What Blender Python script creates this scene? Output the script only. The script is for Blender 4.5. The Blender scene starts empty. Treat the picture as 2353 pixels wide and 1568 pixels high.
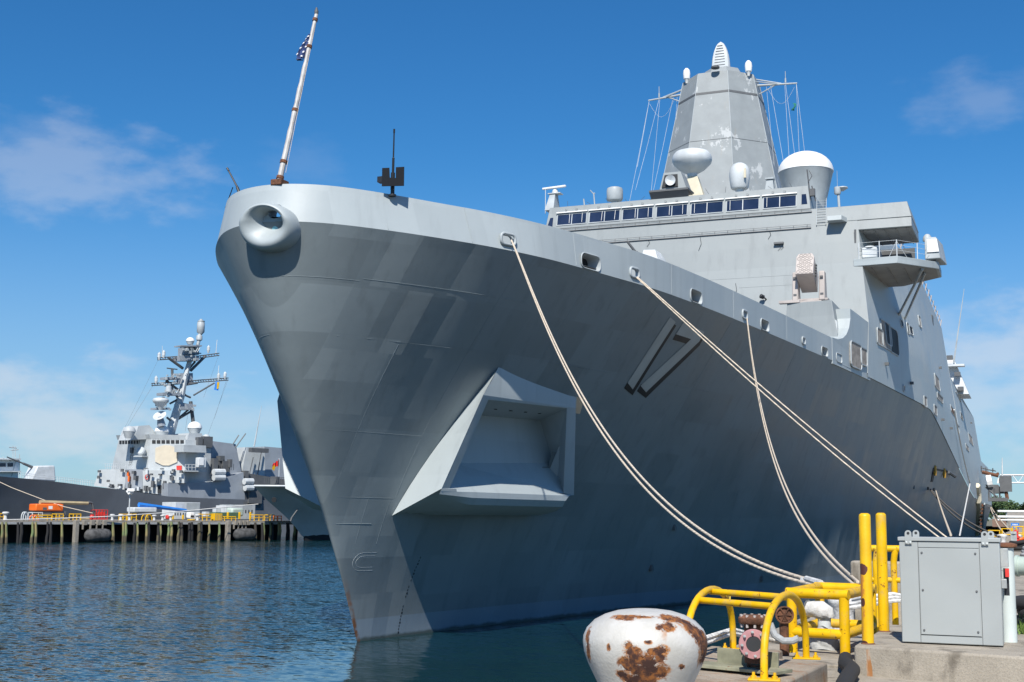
import bpy, bmesh, math, random
from mathutils import Vector as V, Matrix
random.seed(17)
sc = bpy.context.scene
COL = sc.collection
PI = math.pi
R = math.radians

# ------------------------------------------------------------------ camera
CAM_H = 4.75
YAW, PITCH, ROLL = R(22.2), R(7.68), R(0.5)
cam_d = bpy.data.cameras.new('camera'); cam = bpy.data.objects.new('camera', cam_d); COL.objects.link(cam)
cam_d.sensor_width = 36.0; cam_d.lens = 36.0 * 2950 / 2353
cam_d.clip_end = 20000; cam_d.clip_start = 0.1
CM = Matrix.Rotation(YAW, 3, 'Z') @ Matrix.Rotation(PI/2 + PITCH, 3, 'X') @ Matrix.Rotation(ROLL, 3, 'Z')
cam.location = (0, 0, CAM_H); cam.rotation_euler = CM.to_euler()
sc.camera = cam
C0 = V((0, 0, CAM_H))
SS = 2353 / 2560.0
# survey helpers: sight lines used to measure real positions on known planes
def ray(p): return CM @ V(((p[0] - 1176.5) / 2950.0, -(p[1] - 784.0) / 2950.0, -1.0))
def onZ(p, z): d = ray(p); return C0 + d * ((z - CAM_H) / d.z)
def onX(p, x): d = ray(p); return C0 + d * (x / d.x)
def onY(p, y): d = ray(p); return C0 + d * (y / d.y)
def onP(p, o, n):
    d = ray(p); n = V(n); return C0 + d * ((V(o) - C0).dot(n) / d.dot(n))
def zz(ox, oy, k): return lambda x, y: ((ox + x / k) * SS, (oy + y / k) * SS)
s1 = zz(0, 780, 2195/840); s3 = zz(1320, 80, 2091/800); s4 = zz(1500, 440, 2353/900); s5 = zz(1960, 480, 1882/600)
s2 = zz(520, 0, 2107/860); s6 = zz(1960, 980, 2240/600); s8 = zz(660, 780, 1524/900); sA = zz(1340, 440, 5.6); sB = zz(1720, 440, 5.6)
sC = zz(2260, 1080, 1568/300); sD = zz(2200, 1300, 1390/360); sE = zz(1700, 1380, 2353/560); sF = zz(1420, 1440, 2353/640)
sG = zz(0, 1220, 2353/420); sH = zz(400, 1220, 2353/420)

# ------------------------------------------------------------------ materials
class NT:
    def __init__(s, name):
        s.m = bpy.data.materials.new(name); s.m.use_nodes = True
        s.t = s.m.node_tree; s.t.nodes.clear()
        s.out = s.n('ShaderNodeOutputMaterial'); s.b = s.n('ShaderNodeBsdfPrincipled')
        s.l(s.b.outputs[0], s.out.inputs[0])
        s.pos = s.n('ShaderNodeNewGeometry').outputs['Position']
    def n(s, t, **k):
        o = s.t.nodes.new(t)
        for a, b in k.items(): setattr(o, a, b)
        return o
    def l(s, a, b): s.t.links.new(a, b)
    def put(s, sock, v):
        if isinstance(v, bpy.types.NodeSocket): s.l(v, sock)
        else: sock.default_value = v
    def math(s, op, a, b=0.0, c=None, clamp=False):
        o = s.n('ShaderNodeMath', operation=op); o.use_clamp = clamp
        s.put(o.inputs[0], a); s.put(o.inputs[1], b)
        if c is not None: s.put(o.inputs[2], c)
        return o.outputs[0]
    def scale(s, v, xyz, off=(0, 0, 0)):
        o = s.n('ShaderNodeMapping'); s.l(v, o.inputs[0]); o.inputs['Scale'].default_value = xyz
        o.inputs['Location'].default_value = off; return o.outputs[0]
    def noise(s, v, sc_, det=4, rough=0.55, out=0):
        o = s.n('ShaderNodeTexNoise'); s.l(v, o.inputs['Vector']); o.inputs['Scale'].default_value = sc_
        o.inputs['Detail'].default_value = det; o.inputs['Roughness'].default_value = rough; return o.outputs[out]
    def ramp(s, f, a, b, lo=0.0, hi=1.0):
        o = s.n('ShaderNodeMapRange'); s.put(o.inputs[0], f); o.inputs[1].default_value = a; o.inputs[2].default_value = b
        o.inputs[3].default_value = lo; o.inputs[4].default_value = hi; o.interpolation_type = 'SMOOTHSTEP'; return o.outputs[0]
    def mix(s, f, a, b, mode='MIX'):
        o = s.n('ShaderNodeMix', data_type='RGBA', blend_type=mode)
        s.put(o.inputs[0], f); s.put(o.inputs[6], c4(a)); s.put(o.inputs[7], c4(b)); return o.outputs[2]
    def bump(s, h, strength=0.3, dist=0.02, nrm=None):
        o = s.n('ShaderNodeBump'); s.l(h, o.inputs['Height']); o.inputs['Strength'].default_value = strength
        o.inputs['Distance'].default_value = dist
        if nrm is not None: s.l(nrm, o.inputs['Normal'])
        return o.outputs[0]
    def fin(s, col, rough=0.5, metal=0.0, nrm=None):
        s.put(s.b.inputs['Base Color'], c4(col)); s.put(s.b.inputs['Roughness'], rough)
        s.b.inputs['Metallic'].default_value = metal
        if nrm is not None: s.l(nrm, s.b.inputs['Normal'])
        return s.m
def c4(c):
    if isinstance(c, bpy.types.NodeSocket): return c
    return (c[0], c[1], c[2], 1.0)
def mul(c, k): return tuple(min(1, x * k) for x in c)
RUST = (0.16, 0.055, 0.02); DRUST = (0.05, 0.022, 0.014)
def paint(name, col, rough=0.5, metal=0.0, var=0.12, sc_=0.8, rust=0.0, streak=0.0, bump=0.0, bs=6.0, rsc=2.0, rustcol=RUST):
    t = NT(name)
    a = t.noise(t.pos, sc_, 5)
    col_ = t.mix(t.ramp(a, 0.3, 0.7), mul(col, 1 - var), mul(col, 1 + var))
    if streak:
        st = t.noise(t.scale(t.pos, (3.0, 3.0, 0.18)), 1.2, 4)
        col_ = t.mix(t.math('MULTIPLY', t.ramp(st, 0.55, 0.78), streak), col_, mul(col, 0.55))
    if rust:
        r1 = t.noise(t.pos, rsc, 8, 0.65)
        col_ = t.mix(t.ramp(r1, 0.72 - rust * 0.3, 0.76 - rust * 0.28), col_, rustcol)
    nrm = None
    if bump: nrm = t.bump(t.noise(t.pos, bs, 5), bump, 0.02)
    return t.fin(col_, t.ramp(a, 0.2, 0.8, rough - 0.06, rough + 0.08), metal, nrm)

GREY = (0.34, 0.375, 0.40)
def hull_material(name, col, patch=0.10, streak=0.25, wav=0.0, boot=False, ru=0.76):
    t = NT(name)
    sep = t.n('ShaderNodeSeparateXYZ'); t.l(t.pos, sep.inputs[0])
    cmb = t.n('ShaderNodeCombineXYZ'); t.l(sep.outputs[1], cmb.inputs[0]); t.l(sep.outputs[2], cmb.inputs[1])
    br = t.n('ShaderNodeTexBrick'); t.l(cmb.outputs[0], br.inputs['Vector'])
    br.inputs['Color1'].default_value = (0.25, 0.25, 0.25, 1); br.inputs['Color2'].default_value = (0.8, 0.8, 0.8, 1)
    br.inputs['Mortar'].default_value = (0.5, 0.5, 0.5, 1); br.inputs['Mortar Size'].default_value = 0.004
    br.inputs['Scale'].default_value = 1.0; br.inputs['Brick Width'].default_value = 2.45; br.inputs['Row Height'].default_value = 1.55
    base = t.noise(t.pos, 0.35, 5)
    f = t.math('ADD', t.math('MULTIPLY', br.outputs[0], 0.55), t.math('MULTIPLY', base, 0.45))
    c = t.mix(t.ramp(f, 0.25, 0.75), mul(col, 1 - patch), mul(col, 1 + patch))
    st = t.noise(t.scale(t.pos, (2.0, 2.0, 0.10)), 1.0, 5)
    c = t.mix(t.math('MULTIPLY', t.ramp(st, 0.50, 0.75), streak), c, mul(col, 0.62))
    rs = t.noise(t.scale(t.pos, (2.2, 2.2, 0.35)), 1.6, 7, 0.7)
    c = t.mix(t.ramp(rs, ru, ru + 0.08, 0, 0.7), c, (0.22, 0.13, 0.075))
    if boot:
        z = sep.outputs[2]
        c = t.mix(t.ramp(z, 0.80, 0.83, 0.55, 0.0), c, (0.26, 0.33, 0.40))
        wet = t.math('ADD', z, t.math('MULTIPLY', t.math('SUBTRACT', t.noise(t.pos, 1.4, 5), 0.5), 0.25))
        c = t.mix(t.ramp(wet, 0.04, 0.20, 0.8, 0.0), c, (0.035, 0.05, 0.035))
        # rust where the stem meets the water
        y = sep.outputs[1]
        edge = t.math('MULTIPLY', t.ramp(t.math('ADD', y, t.math('MULTIPLY', z, 0.52)), 43.16, 43.30, 1, 0), t.ramp(z, 1.0, 2.6, 1, 0))
        c = t.mix(t.math('MULTIPLY', edge, t.ramp(t.noise(t.pos, 3.0, 4), 0.3, 0.6)), c, (0.20, 0.085, 0.035))
    ro = t.ramp(f, 0.2, 0.8, 0.42, 0.58)
    nrm = t.bump(t.noise(t.pos, 0.8, 3), 0.25, 0.05)
    if wav:
        # plates are welded slightly out of true: each leans by a fraction of a degree to a few degrees
        b2 = t.n('ShaderNodeTexBrick'); t.l(t.scale(cmb.outputs[0], (1, 1, 1), (0.7, 0.4, 0)), b2.inputs['Vector'])
        b2.inputs['Color1'].default_value = (0, 0, 0, 1); b2.inputs['Color2'].default_value = (1, 1, 1, 1); b2.inputs['Mortar'].default_value = (0.5, 0.5, 0.5, 1)
        b2.inputs['Mortar Size'].default_value = 0.0; b2.inputs['Scale'].default_value = 1.0; b2.inputs['Brick Width'].default_value = 0.9; b2.inputs['Row Height'].default_value = 2.15
        lean = t.math('MULTIPLY', t.math('SUBTRACT', t.math('ADD', t.math('MULTIPLY', b2.outputs[0], 0.6), t.math('MULTIPLY', br.outputs[0], 0.4)), 0.5), wav)
        vv = t.n('ShaderNodeCombineXYZ'); t.put(vv.inputs[0], t.math('MULTIPLY', lean, 0.4)); t.put(vv.inputs[1], t.math('MULTIPLY', lean, -1.0)); t.put(vv.inputs[2], t.math('MULTIPLY', lean, 0.5))
        va = t.n('ShaderNodeVectorMath', operation='ADD'); t.l(nrm, va.inputs[0]); t.l(vv.outputs[0], va.inputs[1])
        vn = t.n('ShaderNodeVectorMath', operation='NORMALIZE'); t.l(va.outputs[0], vn.inputs[0]); nrm = vn.outputs[0]
    return t.fin(c, ro, 0.0, nrm)

M = {}
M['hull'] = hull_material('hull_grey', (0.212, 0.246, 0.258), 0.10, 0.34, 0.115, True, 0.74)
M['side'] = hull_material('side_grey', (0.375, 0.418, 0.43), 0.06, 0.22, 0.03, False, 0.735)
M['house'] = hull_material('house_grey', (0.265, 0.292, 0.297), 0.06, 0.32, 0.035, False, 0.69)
M['mast'] = None
M['grey'] = paint('haze_grey', (0.38, 0.415, 0.43), 0.5, rust=0.08, streak=0.2)
M['lgrey'] = paint('light_grey', (0.55, 0.58, 0.59), 0.45)
M['dgrey'] = paint('dark_grey', (0.10, 0.105, 0.11), 0.6)
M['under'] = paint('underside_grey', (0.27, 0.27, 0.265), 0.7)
M['black'] = paint('black_metal', (0.018, 0.019, 0.022), 0.45)
M['white'] = paint('white_paint', (0.80, 0.80, 0.78), 0.4, var=0.04)
M['cream'] = paint('cream_paint', (0.62, 0.56, 0.42), 0.5, rust=0.15)
M['tan'] = paint('faded_tan_paint', (0.46, 0.41, 0.38), 0.55, rust=0.1)
M['gunshield'] = paint('gunshield_black', (0.010, 0.012, 0.016), 0.75); M['gunshield'].node_tree.nodes['Principled BSDF'].inputs['Specular IOR Level'].default_value = 0.15
M['dtan'] = paint('tan_ring', (0.30, 0.27, 0.25), 0.55)
M['yrust'] = paint('yellow_rusty_paint', (0.50, 0.27, 0.03), 0.5, rust=0.4, rsc=3.0)
M['wood'] = paint('weathered_boards', (0.30, 0.27, 0.235), 0.8, var=0.3, sc_=3.0)
M['dark'] = paint('dark_opening', (0.02, 0.022, 0.025), 0.7)
M['steelrail'] = paint('rail_grey', (0.16, 0.165, 0.17), 0.5)
M['pole'] = paint('staff_paint', (0.44, 0.425, 0.41), 0.5, var=0.2, sc_=3.0, rust=0.2, rsc=2.2)
M['rusty'] = paint('rusty_steel', (0.13, 0.055, 0.028), 0.85, var=0.5, sc_=9.0, bump=0.6, bs=30)
M['deck'] = paint('deck_grey', (0.16, 0.17, 0.18), 0.8)
M['numwhite'] = paint('numeral_white', (0.42, 0.43, 0.41), 0.5, var=0.08)
M['numblack'] = paint('numeral_black', (0.014, 0.016, 0.02), 0.5)
t = NT('window_glass'); t.fin(t.mix(t.ramp(t.noise(t.pos, 0.8, 3), 0.3, 0.7), (0.012, 0.022, 0.05), (0.022, 0.035, 0.075)), 0.08); M['glass'] = t.m
def rope(name, col):
    t = NT(name); n = t.noise(t.pos, 14.0, 3)
    w = t.n('ShaderNodeTexWave', wave_type='BANDS', bands_direction='DIAGONAL'); t.l(t.pos, w.inputs['Vector']); w.inputs['Scale'].default_value = 7.0
    c = t.mix(t.ramp(n, 0.3, 0.7), mul(col, 0.8), mul(col, 1.15))
    c = t.mix(t.math('MULTIPLY', w.outputs['Fac'], 0.35), c, mul(col, 0.6))
    return t.fin(c, 0.9, 0, t.bump(w.outputs['Fac'], 0.5, 0.01))
M['rope'] = rope('rope_cream', (0.62, 0.53, 0.42)); M['ropew'] = rope('rope_white', (0.72, 0.71, 0.68)); M['roped'] = rope('rope_dark', (0.13, 0.12, 0.11))
M['mastpaint'] = None
t = NT('mast_panel_grey')
n1 = t.noise(t.pos, 0.9, 4); n2 = t.noise(t.scale(t.pos, (1, 1, 0.7)), 0.75, 7, 0.68)
c = t.mix(t.ramp(n1, 0.3, 0.7), (0.25, 0.272, 0.278), (0.285, 0.31, 0.316))
c = t.mix(t.ramp(n2, 0.595, 0.61, 0, 0.7), c, (0.50, 0.52, 0.52))
st = t.noise(t.scale(t.pos, (2.5, 2.5, 0.15)), 1.0, 5)
c = t.mix(t.ramp(st, 0.60, 0.75, 0, 0.35), c, (0.30, 0.27, 0.22))
t.fin(c, 0.5); M['mast'] = t.m

YEL = (0.72, 0.42, 0.003)
def yellow():
    t = NT('yellow_paint')
    a = t.noise(t.pos, 5.0, 5); c = t.mix(t.ramp(a, 0.3, 0.7), mul(YEL, 0.9), mul(YEL, 1.08))
    g = t.noise(t.scale(t.pos, (1.0, 1.0, 0.5)), 7.0, 6, 0.65)
    c = t.mix(t.ramp(g, 0.50, 0.68, 0, 0.55), c, (0.46, 0.33, 0.12))
    r = t.noise(t.pos, 11.0, 8, 0.7); c = t.mix(t.ramp(r, 0.61, 0.635), c, RUST)
    t.b.inputs['Specular IOR Level'].default_value = 0.25
    return t.fin(c, t.ramp(a, 0.2, 0.8, 0.4, 0.55), 0, t.bump(t.noise(t.pos, 40, 3), 0.12, 0.01))
M['yellow'] = yellow()
RSPOTS = []
def bollard_white():
    t = NT('flaking_white_paint')
    fine = t.noise(t.pos, 30.0, 8, 0.7); wob = t.noise(t.pos, 9.0, 8, 0.68)
    def spot(c, r):
        m = t.scale(t.pos, (1 / r[0], 1 / r[1], 1 / r[2]), (-c[0] / r[0], -c[1] / r[1], -c[2] / r[2]))
        L = t.n('ShaderNodeVectorMath', operation='LENGTH'); t.l(m, L.inputs[0]); return L.outputs['Value']
    best = drip = None
    for c, r in RSPOTS:
        d = spot(c, r); best = d if best is None else t.math('MINIMUM', best, d)
        if r[0] > 0.03:
            e = spot((c[0], c[1], c[2] - r[2] * 2.2), (r[0] * 0.9, r[1] * 0.9, r[2] * 2.6)); drip = e if drip is None else t.math('MINIMUM', drip, e)
    w1 = t.math('MULTIPLY', t.math('SUBTRACT', t.noise(t.pos, 7.0, 7, 0.66), 0.5), 2.6); w2 = t.math('MULTIPLY', t.math('SUBTRACT', t.noise(t.pos, 20.0, 6, 0.7), 0.5), 1.3)
    best = t.math('ADD', best, t.math('ADD', w1, w2))
    w = t.mix(t.ramp(t.noise(t.pos, 9, 5), 0.3, 0.7), (0.47, 0.455, 0.415), (0.54, 0.525, 0.49))
    dr = t.noise(t.scale(t.pos, (1, 1, 0.07)), 15.0, 5, 0.6)
    dm = t.math('MULTIPLY', t.ramp(t.math('ADD', drip, t.math('MULTIPLY', w1, 0.35)), 1.15, 0.5, 0, 1), t.ramp(dr, 0.46, 0.60))
    c = t.mix(t.math('MULTIPLY', dm, 0.8), w, (0.38, 0.16, 0.045))
    halo = t.math('MULTIPLY', t.ramp(best, 1.45, 1.0, 0, 1), t.ramp(fine, 0.40, 0.54))
    c = t.mix(halo, c, t.mix(t.ramp(wob, 0.4, 0.6), (0.44, 0.17, 0.035), (0.20, 0.07, 0.022)))
    core = t.ramp(best, 0.88, 0.80, 0, 1)
    c = t.mix(core, c, t.mix(t.ramp(t.noise(t.pos, 13.0, 6, 0.7), 0.42, 0.56), (0.050, 0.021, 0.015), t.mix(t.ramp(fine, 0.4, 0.6), (0.10, 0.04, 0.024), (0.30, 0.11, 0.025))))
    flake = t.ramp(best, 1.05, 0.86, 0, 1)
    h = t.math('ADD', t.math('MULTIPLY', flake, -0.9), t.math('ADD', t.math('MULTIPLY', fine, 0.25), t.math('MULTIPLY', t.noise(t.pos, 60, 3), 0.15)))
    return t.fin(c, t.ramp(core, 0, 1, 0.42, 0.9), 0, t.bump(h, 0.6, 0.014))
def concrete(name, col, stain=(0.13, 0.11, 0.085), st=0.5, rusty=0.0):
    t = NT(name)
    a = t.noise(t.pos, 2.2, 8, 0.65); b = t.noise(t.pos, 55.0, 4, 0.7); d = t.noise(t.scale(t.pos, (1, 1, 0.45)), 3.1, 6, 0.6)
    c = t.mix(t.ramp(a, 0.3, 0.7), mul(col, 0.82), mul(col, 1.12))
    c = t.mix(t.ramp(b, 0.42, 0.62, 0, 0.35), c, mul(col, 0.6))
    c = t.mix(t.ramp(d, 0.50, 0.68, 0, st), c, stain)
    if rusty: c = t.mix(t.ramp(t.noise(t.pos, 5.0, 7, 0.7), 0.50, 0.66, 0, rusty), c, (0.27, 0.125, 0.05))
    pits = t.n('ShaderNodeTexVoronoi'); t.l(t.pos, pits.inputs['Vector']); pits.inputs['Scale'].default_value = 38.0
    c = t.mix(t.ramp(pits.outputs['Distance'], 0.10, 0.17, 0.55, 0), c, (0.09, 0.08, 0.07))
    return t.fin(c, 0.9, 0, t.bump(t.math('ADD', b, t.math('MULTIPLY', a, 0.6)), 0.5, 0.012))
M['concrete'] = concrete('weathered_concrete', (0.36, 0.32, 0.26), (0.10, 0.085, 0.065), 0.75)
M['curb'] = concrete('rust_stained_concrete', (0.36, 0.30, 0.23), (0.15, 0.10, 0.06), 0.5, 0.75)
M['farconc'] = concrete('pier_concrete', (0.30, 0.275, 0.235))
M['cabinet'] = paint('cabinet_grey_enamel', (0.345, 0.367, 0.362), 0.38, var=0.035, sc_=1.5)
M['pink'] = paint('faded_pink_primer', (0.40, 0.195, 0.20), 0.65, var=0.15, sc_=9, rust=0.2, rsc=14)
M['canvas'] = paint('white_canvas', (0.55, 0.55, 0.54), 0.9, var=0.15, sc_=8, bump=0.8, bs=18)
M['greycanvas'] = paint('grey_canvas', (0.36, 0.37, 0.37), 0.9, var=0.2, sc_=8, bump=0.9, bs=9)
M['galv'] = paint('galvanised_steel', (0.42, 0.44, 0.43), 0.45, 0.35, var=0.15, sc_=4, rust=0.15, rsc=4)
M['steelplate'] = paint('mossy_steel', (0.24, 0.235, 0.16), 0.75, var=0.3, sc_=5, rust=0.3, rsc=5)
M['orange'] = paint('orange_enamel', (0.85, 0.16, 0.02), 0.4)
M['red'] = paint('red_enamel', (0.62, 0.04, 0.03), 0.45)
M['blue'] = paint('blue_enamel', (0.03, 0.20, 0.62), 0.4)
M['boomtan'] = paint('boom_tan', (0.42, 0.34, 0.20), 0.5)
M['tyre'] = paint('tyre_rubber', (0.02, 0.02, 0.021), 0.85)
M['green'] = paint('pale_green_pipe_paint', (0.42, 0.50, 0.44), 0.45)
M['dgreen'] = paint('dark_green_paint', (0.07, 0.13, 0.085), 0.6)
M['brick'] = paint('brown_brick', (0.24, 0.15, 0.11), 0.9, var=0.25, sc_=6)
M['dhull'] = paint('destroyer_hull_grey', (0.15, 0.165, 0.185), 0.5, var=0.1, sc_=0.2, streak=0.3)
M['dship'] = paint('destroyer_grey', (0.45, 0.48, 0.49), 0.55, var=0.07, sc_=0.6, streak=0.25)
M['dshade'] = paint('destroyer_shaded_grey', (0.28, 0.31, 0.345), 0.55, var=0.08, sc_=0.5)  # darker bluish copy of the destroyer grey, with shade put into the colour
M['spy'] = paint('beige_array_cover', (0.60, 0.53, 0.41), 0.6, var=0.05)
M['lcs'] = paint('pale_green_grey_hull', (0.34, 0.375, 0.37), 0.5, var=0.1, sc_=0.25, streak=0.2)
M['boot'] = paint('black_boot_top', (0.012, 0.012, 0.014), 0.5)
M['fender'] = paint('worn_black_rubber', (0.075, 0.075, 0.075), 0.85, var=0.4, sc_=1.6, bump=0.6, bs=3)
def pile_mat():
    t = NT('algae_timber'); sep = t.n('ShaderNodeSeparateXYZ'); t.l(t.pos, sep.inputs[0])
    n = t.noise(t.scale(t.pos, (1, 1, 0.4)), 1.3, 5)
    c = t.mix(t.ramp(n, 0.38, 0.62), (0.17, 0.23, 0.10), (0.30, 0.24, 0.11))
    n2 = t.noise(t.scale(t.pos, (0.5, 0.5, 0.06)), 1.0, 3); c = t.mix(t.ramp(n2, 0.5, 0.62), c, (0.045, 0.04, 0.035))
    zz_ = t.math('ADD', sep.outputs[2], t.math('MULTIPLY', n, 0.5))
    c = t.mix(t.ramp(zz_, 0.9, 1.35, 1, 0), c, (0.10, 0.085, 0.055))
    return t.fin(c, 0.85, 0, t.bump(n, 0.4, 0.05))
M['pile'] = pile_mat()

# ------------------------------------------------------------------ mesh builder
class MB:
    def __init__(s): s.v = []; s.f = []
    def add(s, vs, fs):
        o = len(s.v); s.v += [V(p) for p in vs]; s.f += [[i + o for i in f] for f in fs]; return s
    def quad(s, *p): return s.add(p, [list(range(len(p)))])
    def box(s, c, d, rz=0.0, rx=0.0):
        m = Matrix.Rotation(rz, 3, 'Z') @ Matrix.Rotation(rx, 3, 'X'); c = V(c)
        vs = [c + m @ V((x * d[0] / 2, y * d[1] / 2, z * d[2] / 2)) for z in (-1, 1) for x, y in ((-1, -1), (1, -1), (1, 1), (-1, 1))]
        return s.add(vs, [[3, 2, 1, 0], [4, 5, 6, 7], [0, 1, 5, 4], [1, 2, 6, 5], [2, 3, 7, 6], [3, 0, 4, 7]])
    def hexa(s, lo, hi):
        n = len(lo); vs = list(lo) + list(hi)
        return s.add(vs, [list(range(n))[::-1], list(range(n, 2 * n))] + [[i, (i + 1) % n, n + (i + 1) % n, n + i] for i in range(n)])
    def prism(s, pts, vec):
        vec = V(vec); return s.hexa([V(p) for p in pts], [V(p) + vec for p in pts])
    def tube(s, path, r, n=8, cap=True, closed=False):
        path = [V(p) for p in path]; k = len(path)
        rr = r if isinstance(r, (list, tuple)) else [r] * k
        vs = []; prev = None
        for i, p in enumerate(path):
            if closed: d = path[(i + 1) % k] - path[i - 1]
            else: d = path[min(i + 1, k - 1)] - path[max(i - 1, 0)]
            d.normalize()
            if prev is None:
                a = V((0, 0, 1)) if abs(d.z) < 0.9 else V((1, 0, 0)); x = d.cross(a).normalized()
            else: x = (prev - d * prev.dot(d)).normalized()
            prev = x; y = d.cross(x)
            vs += [p + (x * math.cos(2 * PI * j / n) + y * math.sin(2 * PI * j / n)) * rr[i] for j in range(n)]
        fs = []
        for i in range(k if closed else k - 1):
            a = i * n; b = ((i + 1) % k) * n
            fs += [[a + j, a + (j + 1) % n, b + (j + 1) % n, b + j] for j in range(n)]
        if cap and not closed: fs += [list(range(n))[::-1], list(range((k - 1) * n, k * n))]
        return s.add(vs, fs)
    def lathe(s, c, prof, n=24, axis=(0, 0, 1), ph=0.0, sx=1.0, sy=1.0):
        q = V((0, 0, 1)).rotation_difference(V(axis).normalized()).to_matrix(); c = V(c); vs = []; fs = []
        for r, z in prof:
            vs += [c + q @ V((r * sx * math.cos(ph + 2 * PI * j / n), r * sy * math.sin(ph + 2 * PI * j / n), z)) for j in range(n)]
        for i in range(len(prof) - 1):
            fs += [[i * n + j, i * n + (j + 1) % n, (i + 1) * n + (j + 1) % n, (i + 1) * n + j] for j in range(n)]
        if prof[0][0] > 1e-4: fs.append(list(range(n))[::-1])
        if prof[-1][0] > 1e-4: fs.append(list(range((len(prof) - 1) * n, len(prof) * n)))
        return s.add(vs, fs)
    def grid(s, rows, close=False):
        n = len(rows[0]); vs = [p for r in rows for p in r]
        fs = [[i * n + j, i * n + j + 1, (i + 1) * n + j + 1, (i + 1) * n + j] for i in range(len(rows) - 1) for j in range(n - 1)]
        return s.add(vs, fs)
    def build(s, name, m, parent=None, loc=None, smooth=False, bevel=0.0, seg=2, merge=True, ang=35):
        root = parent
        while root is not None and root.parent is not None: root = root.parent
        off = V(loc) if loc is not None else (V(root['_o']) if root is not None else V((0, 0, 0)))
        me = bpy.data.meshes.new(name)
        me.from_pydata([p - off for p in s.v], [], s.f)
        b = bmesh.new(); b.from_mesh(me)
        if merge: bmesh.ops.remove_doubles(b, verts=b.verts, dist=1e-4)
        bmesh.ops.recalc_face_normals(b, faces=b.faces); b.to_mesh(me); b.free()
        me.materials.append(m)
        if smooth:
            me.polygons.foreach_set('use_smooth', [True] * len(me.polygons)); me.set_sharp_from_angle(angle=R(ang))
        o = bpy.data.objects.new(name, me); COL.objects.link(o)
        if parent is not None: o.parent = parent
        else: o.location = off; o['_o'] = tuple(off)
        if bevel:
            mo = o.modifiers.new('bevel', 'BEVEL'); mo.width = bevel; mo.segments = seg; mo.limit_method = 'ANGLE'; mo.angle_limit = R(40)
            if not smooth:
                me.polygons.foreach_set('use_smooth', [True] * len(me.polygons)); me.set_sharp_from_angle(angle=R(50))
        return o
def each(m_, name, m, parent, **k):          # every loose piece of a builder becomes an object of its own
    par = list(range(len(m_.v)))
    def find(i):
        while par[i] != i: par[i] = par[par[i]]; i = par[i]
        return i
    for f in m_.f:
        for i in f[1:]: par[find(i)] = find(f[0])
    groups = {}
    for f in m_.f: groups.setdefault(find(f[0]), []).append(f)
    res = []
    for fs in groups.values():
        q = MB(); ids = {}
        for f in fs:
            for i in f:
                if i not in ids: ids[i] = len(q.v); q.v.append(m_.v[i])
            q.f.append([ids[i] for i in f])
        res.append(q.build(name, m, parent, **k))
    return res
def tag(o, label=None, cat=None, group=None, kind=None):
    if label: o['label'] = label
    if cat: o['category'] = cat
    if group: o['group'] = group
    if kind: o['kind'] = kind
    return o
def thing(name, loc, label, cat, group=None):
    o = bpy.data.objects.new(name, None); COL.objects.link(o); o.location = loc; o['_o'] = tuple(loc)
    o.empty_display_size = 0.3
    return tag(o, label, cat, group)
def copy_thing(r, loc, rz=0.0, label=None, sc_=1.0):
    c = r.copy(); COL.objects.link(c); c.location = loc; c.rotation_euler = (0, 0, rz); c.scale = (sc_,) * 3
    if label: c['label'] = label
    for ch in list(r.children):
        k = ch.copy(); COL.objects.link(k); k.parent = c
        for g in list(ch.children):
            q = g.copy(); COL.objects.link(q); q.parent = k
    return c
def lerp(a, b, t): return V(a) * (1 - t) + V(b) * t
def arc(c, r, a0, a1, n, f): return [f(c[0] + r * math.cos(a0 + (a1 - a0) * i / n), c[1] + r * math.sin(a0 + (a1 - a0) * i / n)) for i in range(n + 1)]
# ================================================================== the grey amphibious warship
XC = -23.69                       # world X of the ship's centreline; the ship lies along +Y, bow towards the camera
def pch(xs, ys, x):
    n = len(xs); h = [xs[i+1] - xs[i] for i in range(n-1)]; d = [(ys[i+1] - ys[i]) / h[i] for i in range(n-1)]
    x = min(max(x, xs[0]), xs[-1]); i = 0
    while i < n - 2 and x > xs[i+1]: i += 1
    def mm(j):
        if j == 0: return d[0]
        if j == n - 1: return d[-1]
        if d[j-1] * d[j] <= 0: return 0.0
        w1 = 2 * h[j] + h[j-1]; w2 = h[j] + 2 * h[j-1]; return (w1 + w2) / (w1 / d[j-1] + w2 / d[j])
    t = (x - xs[i]) / h[i]; m0 = mm(i); m1 = mm(i+1)
    return (2*t**3 - 3*t*t + 1) * ys[i] + (t**3 - 2*t*t + t) * h[i] * m0 + (3*t*t - 2*t**3) * ys[i+1] + (t**3 - t*t) * h[i] * m1
STEM = ([-1.5, 0, 2, 3.5, 5, 6.7, 8.5, 10, 12, 14.35], [43.85, 43.04, 42.0, 41.15, 40.3, 39.3, 38.3, 37.5, 36.6, 35.75])
def sst(z): return pch(STEM[0], STEM[1], z)
BK = ([0, .8, 2, 4, 6, 8.5, 12, 16, 20, 27, 35, 45, 59.5, 75, 100, 215], [0, 2.0, 3.15, 4.62, 5.85, 7.0, 8.1, 9.2, 9.95, 11.0, 12.05, 13.3, 14.65, 15.8, 16, 16])
BKR = [math.sqrt(v) for v in BK[0]]
BW = ([0, 2.5, 6, 15, 19.2, 22.7, 27, 36.6, 48, 62, 80, 120, 215], [0, .42, 1.05, 2.96, 3.85, 4.75, 5.9, 8.6, 10.8, 12.2, 13.1, 14.0, 14.2])
def bk(ds): return pch(BKR, BK[1], math.sqrt(max(ds, 0)))
def bw(ds): return pch(BW[0], BW[1], ds)
def zk(s):
    if s < 111: return 14.35 - 0.85 * (s - 36) / 74
    return pch([111, 133, 157, 182, 208, 244], [13.49, 11.15, 9.0, 7.3, 7.05, 7.0], s)
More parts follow.
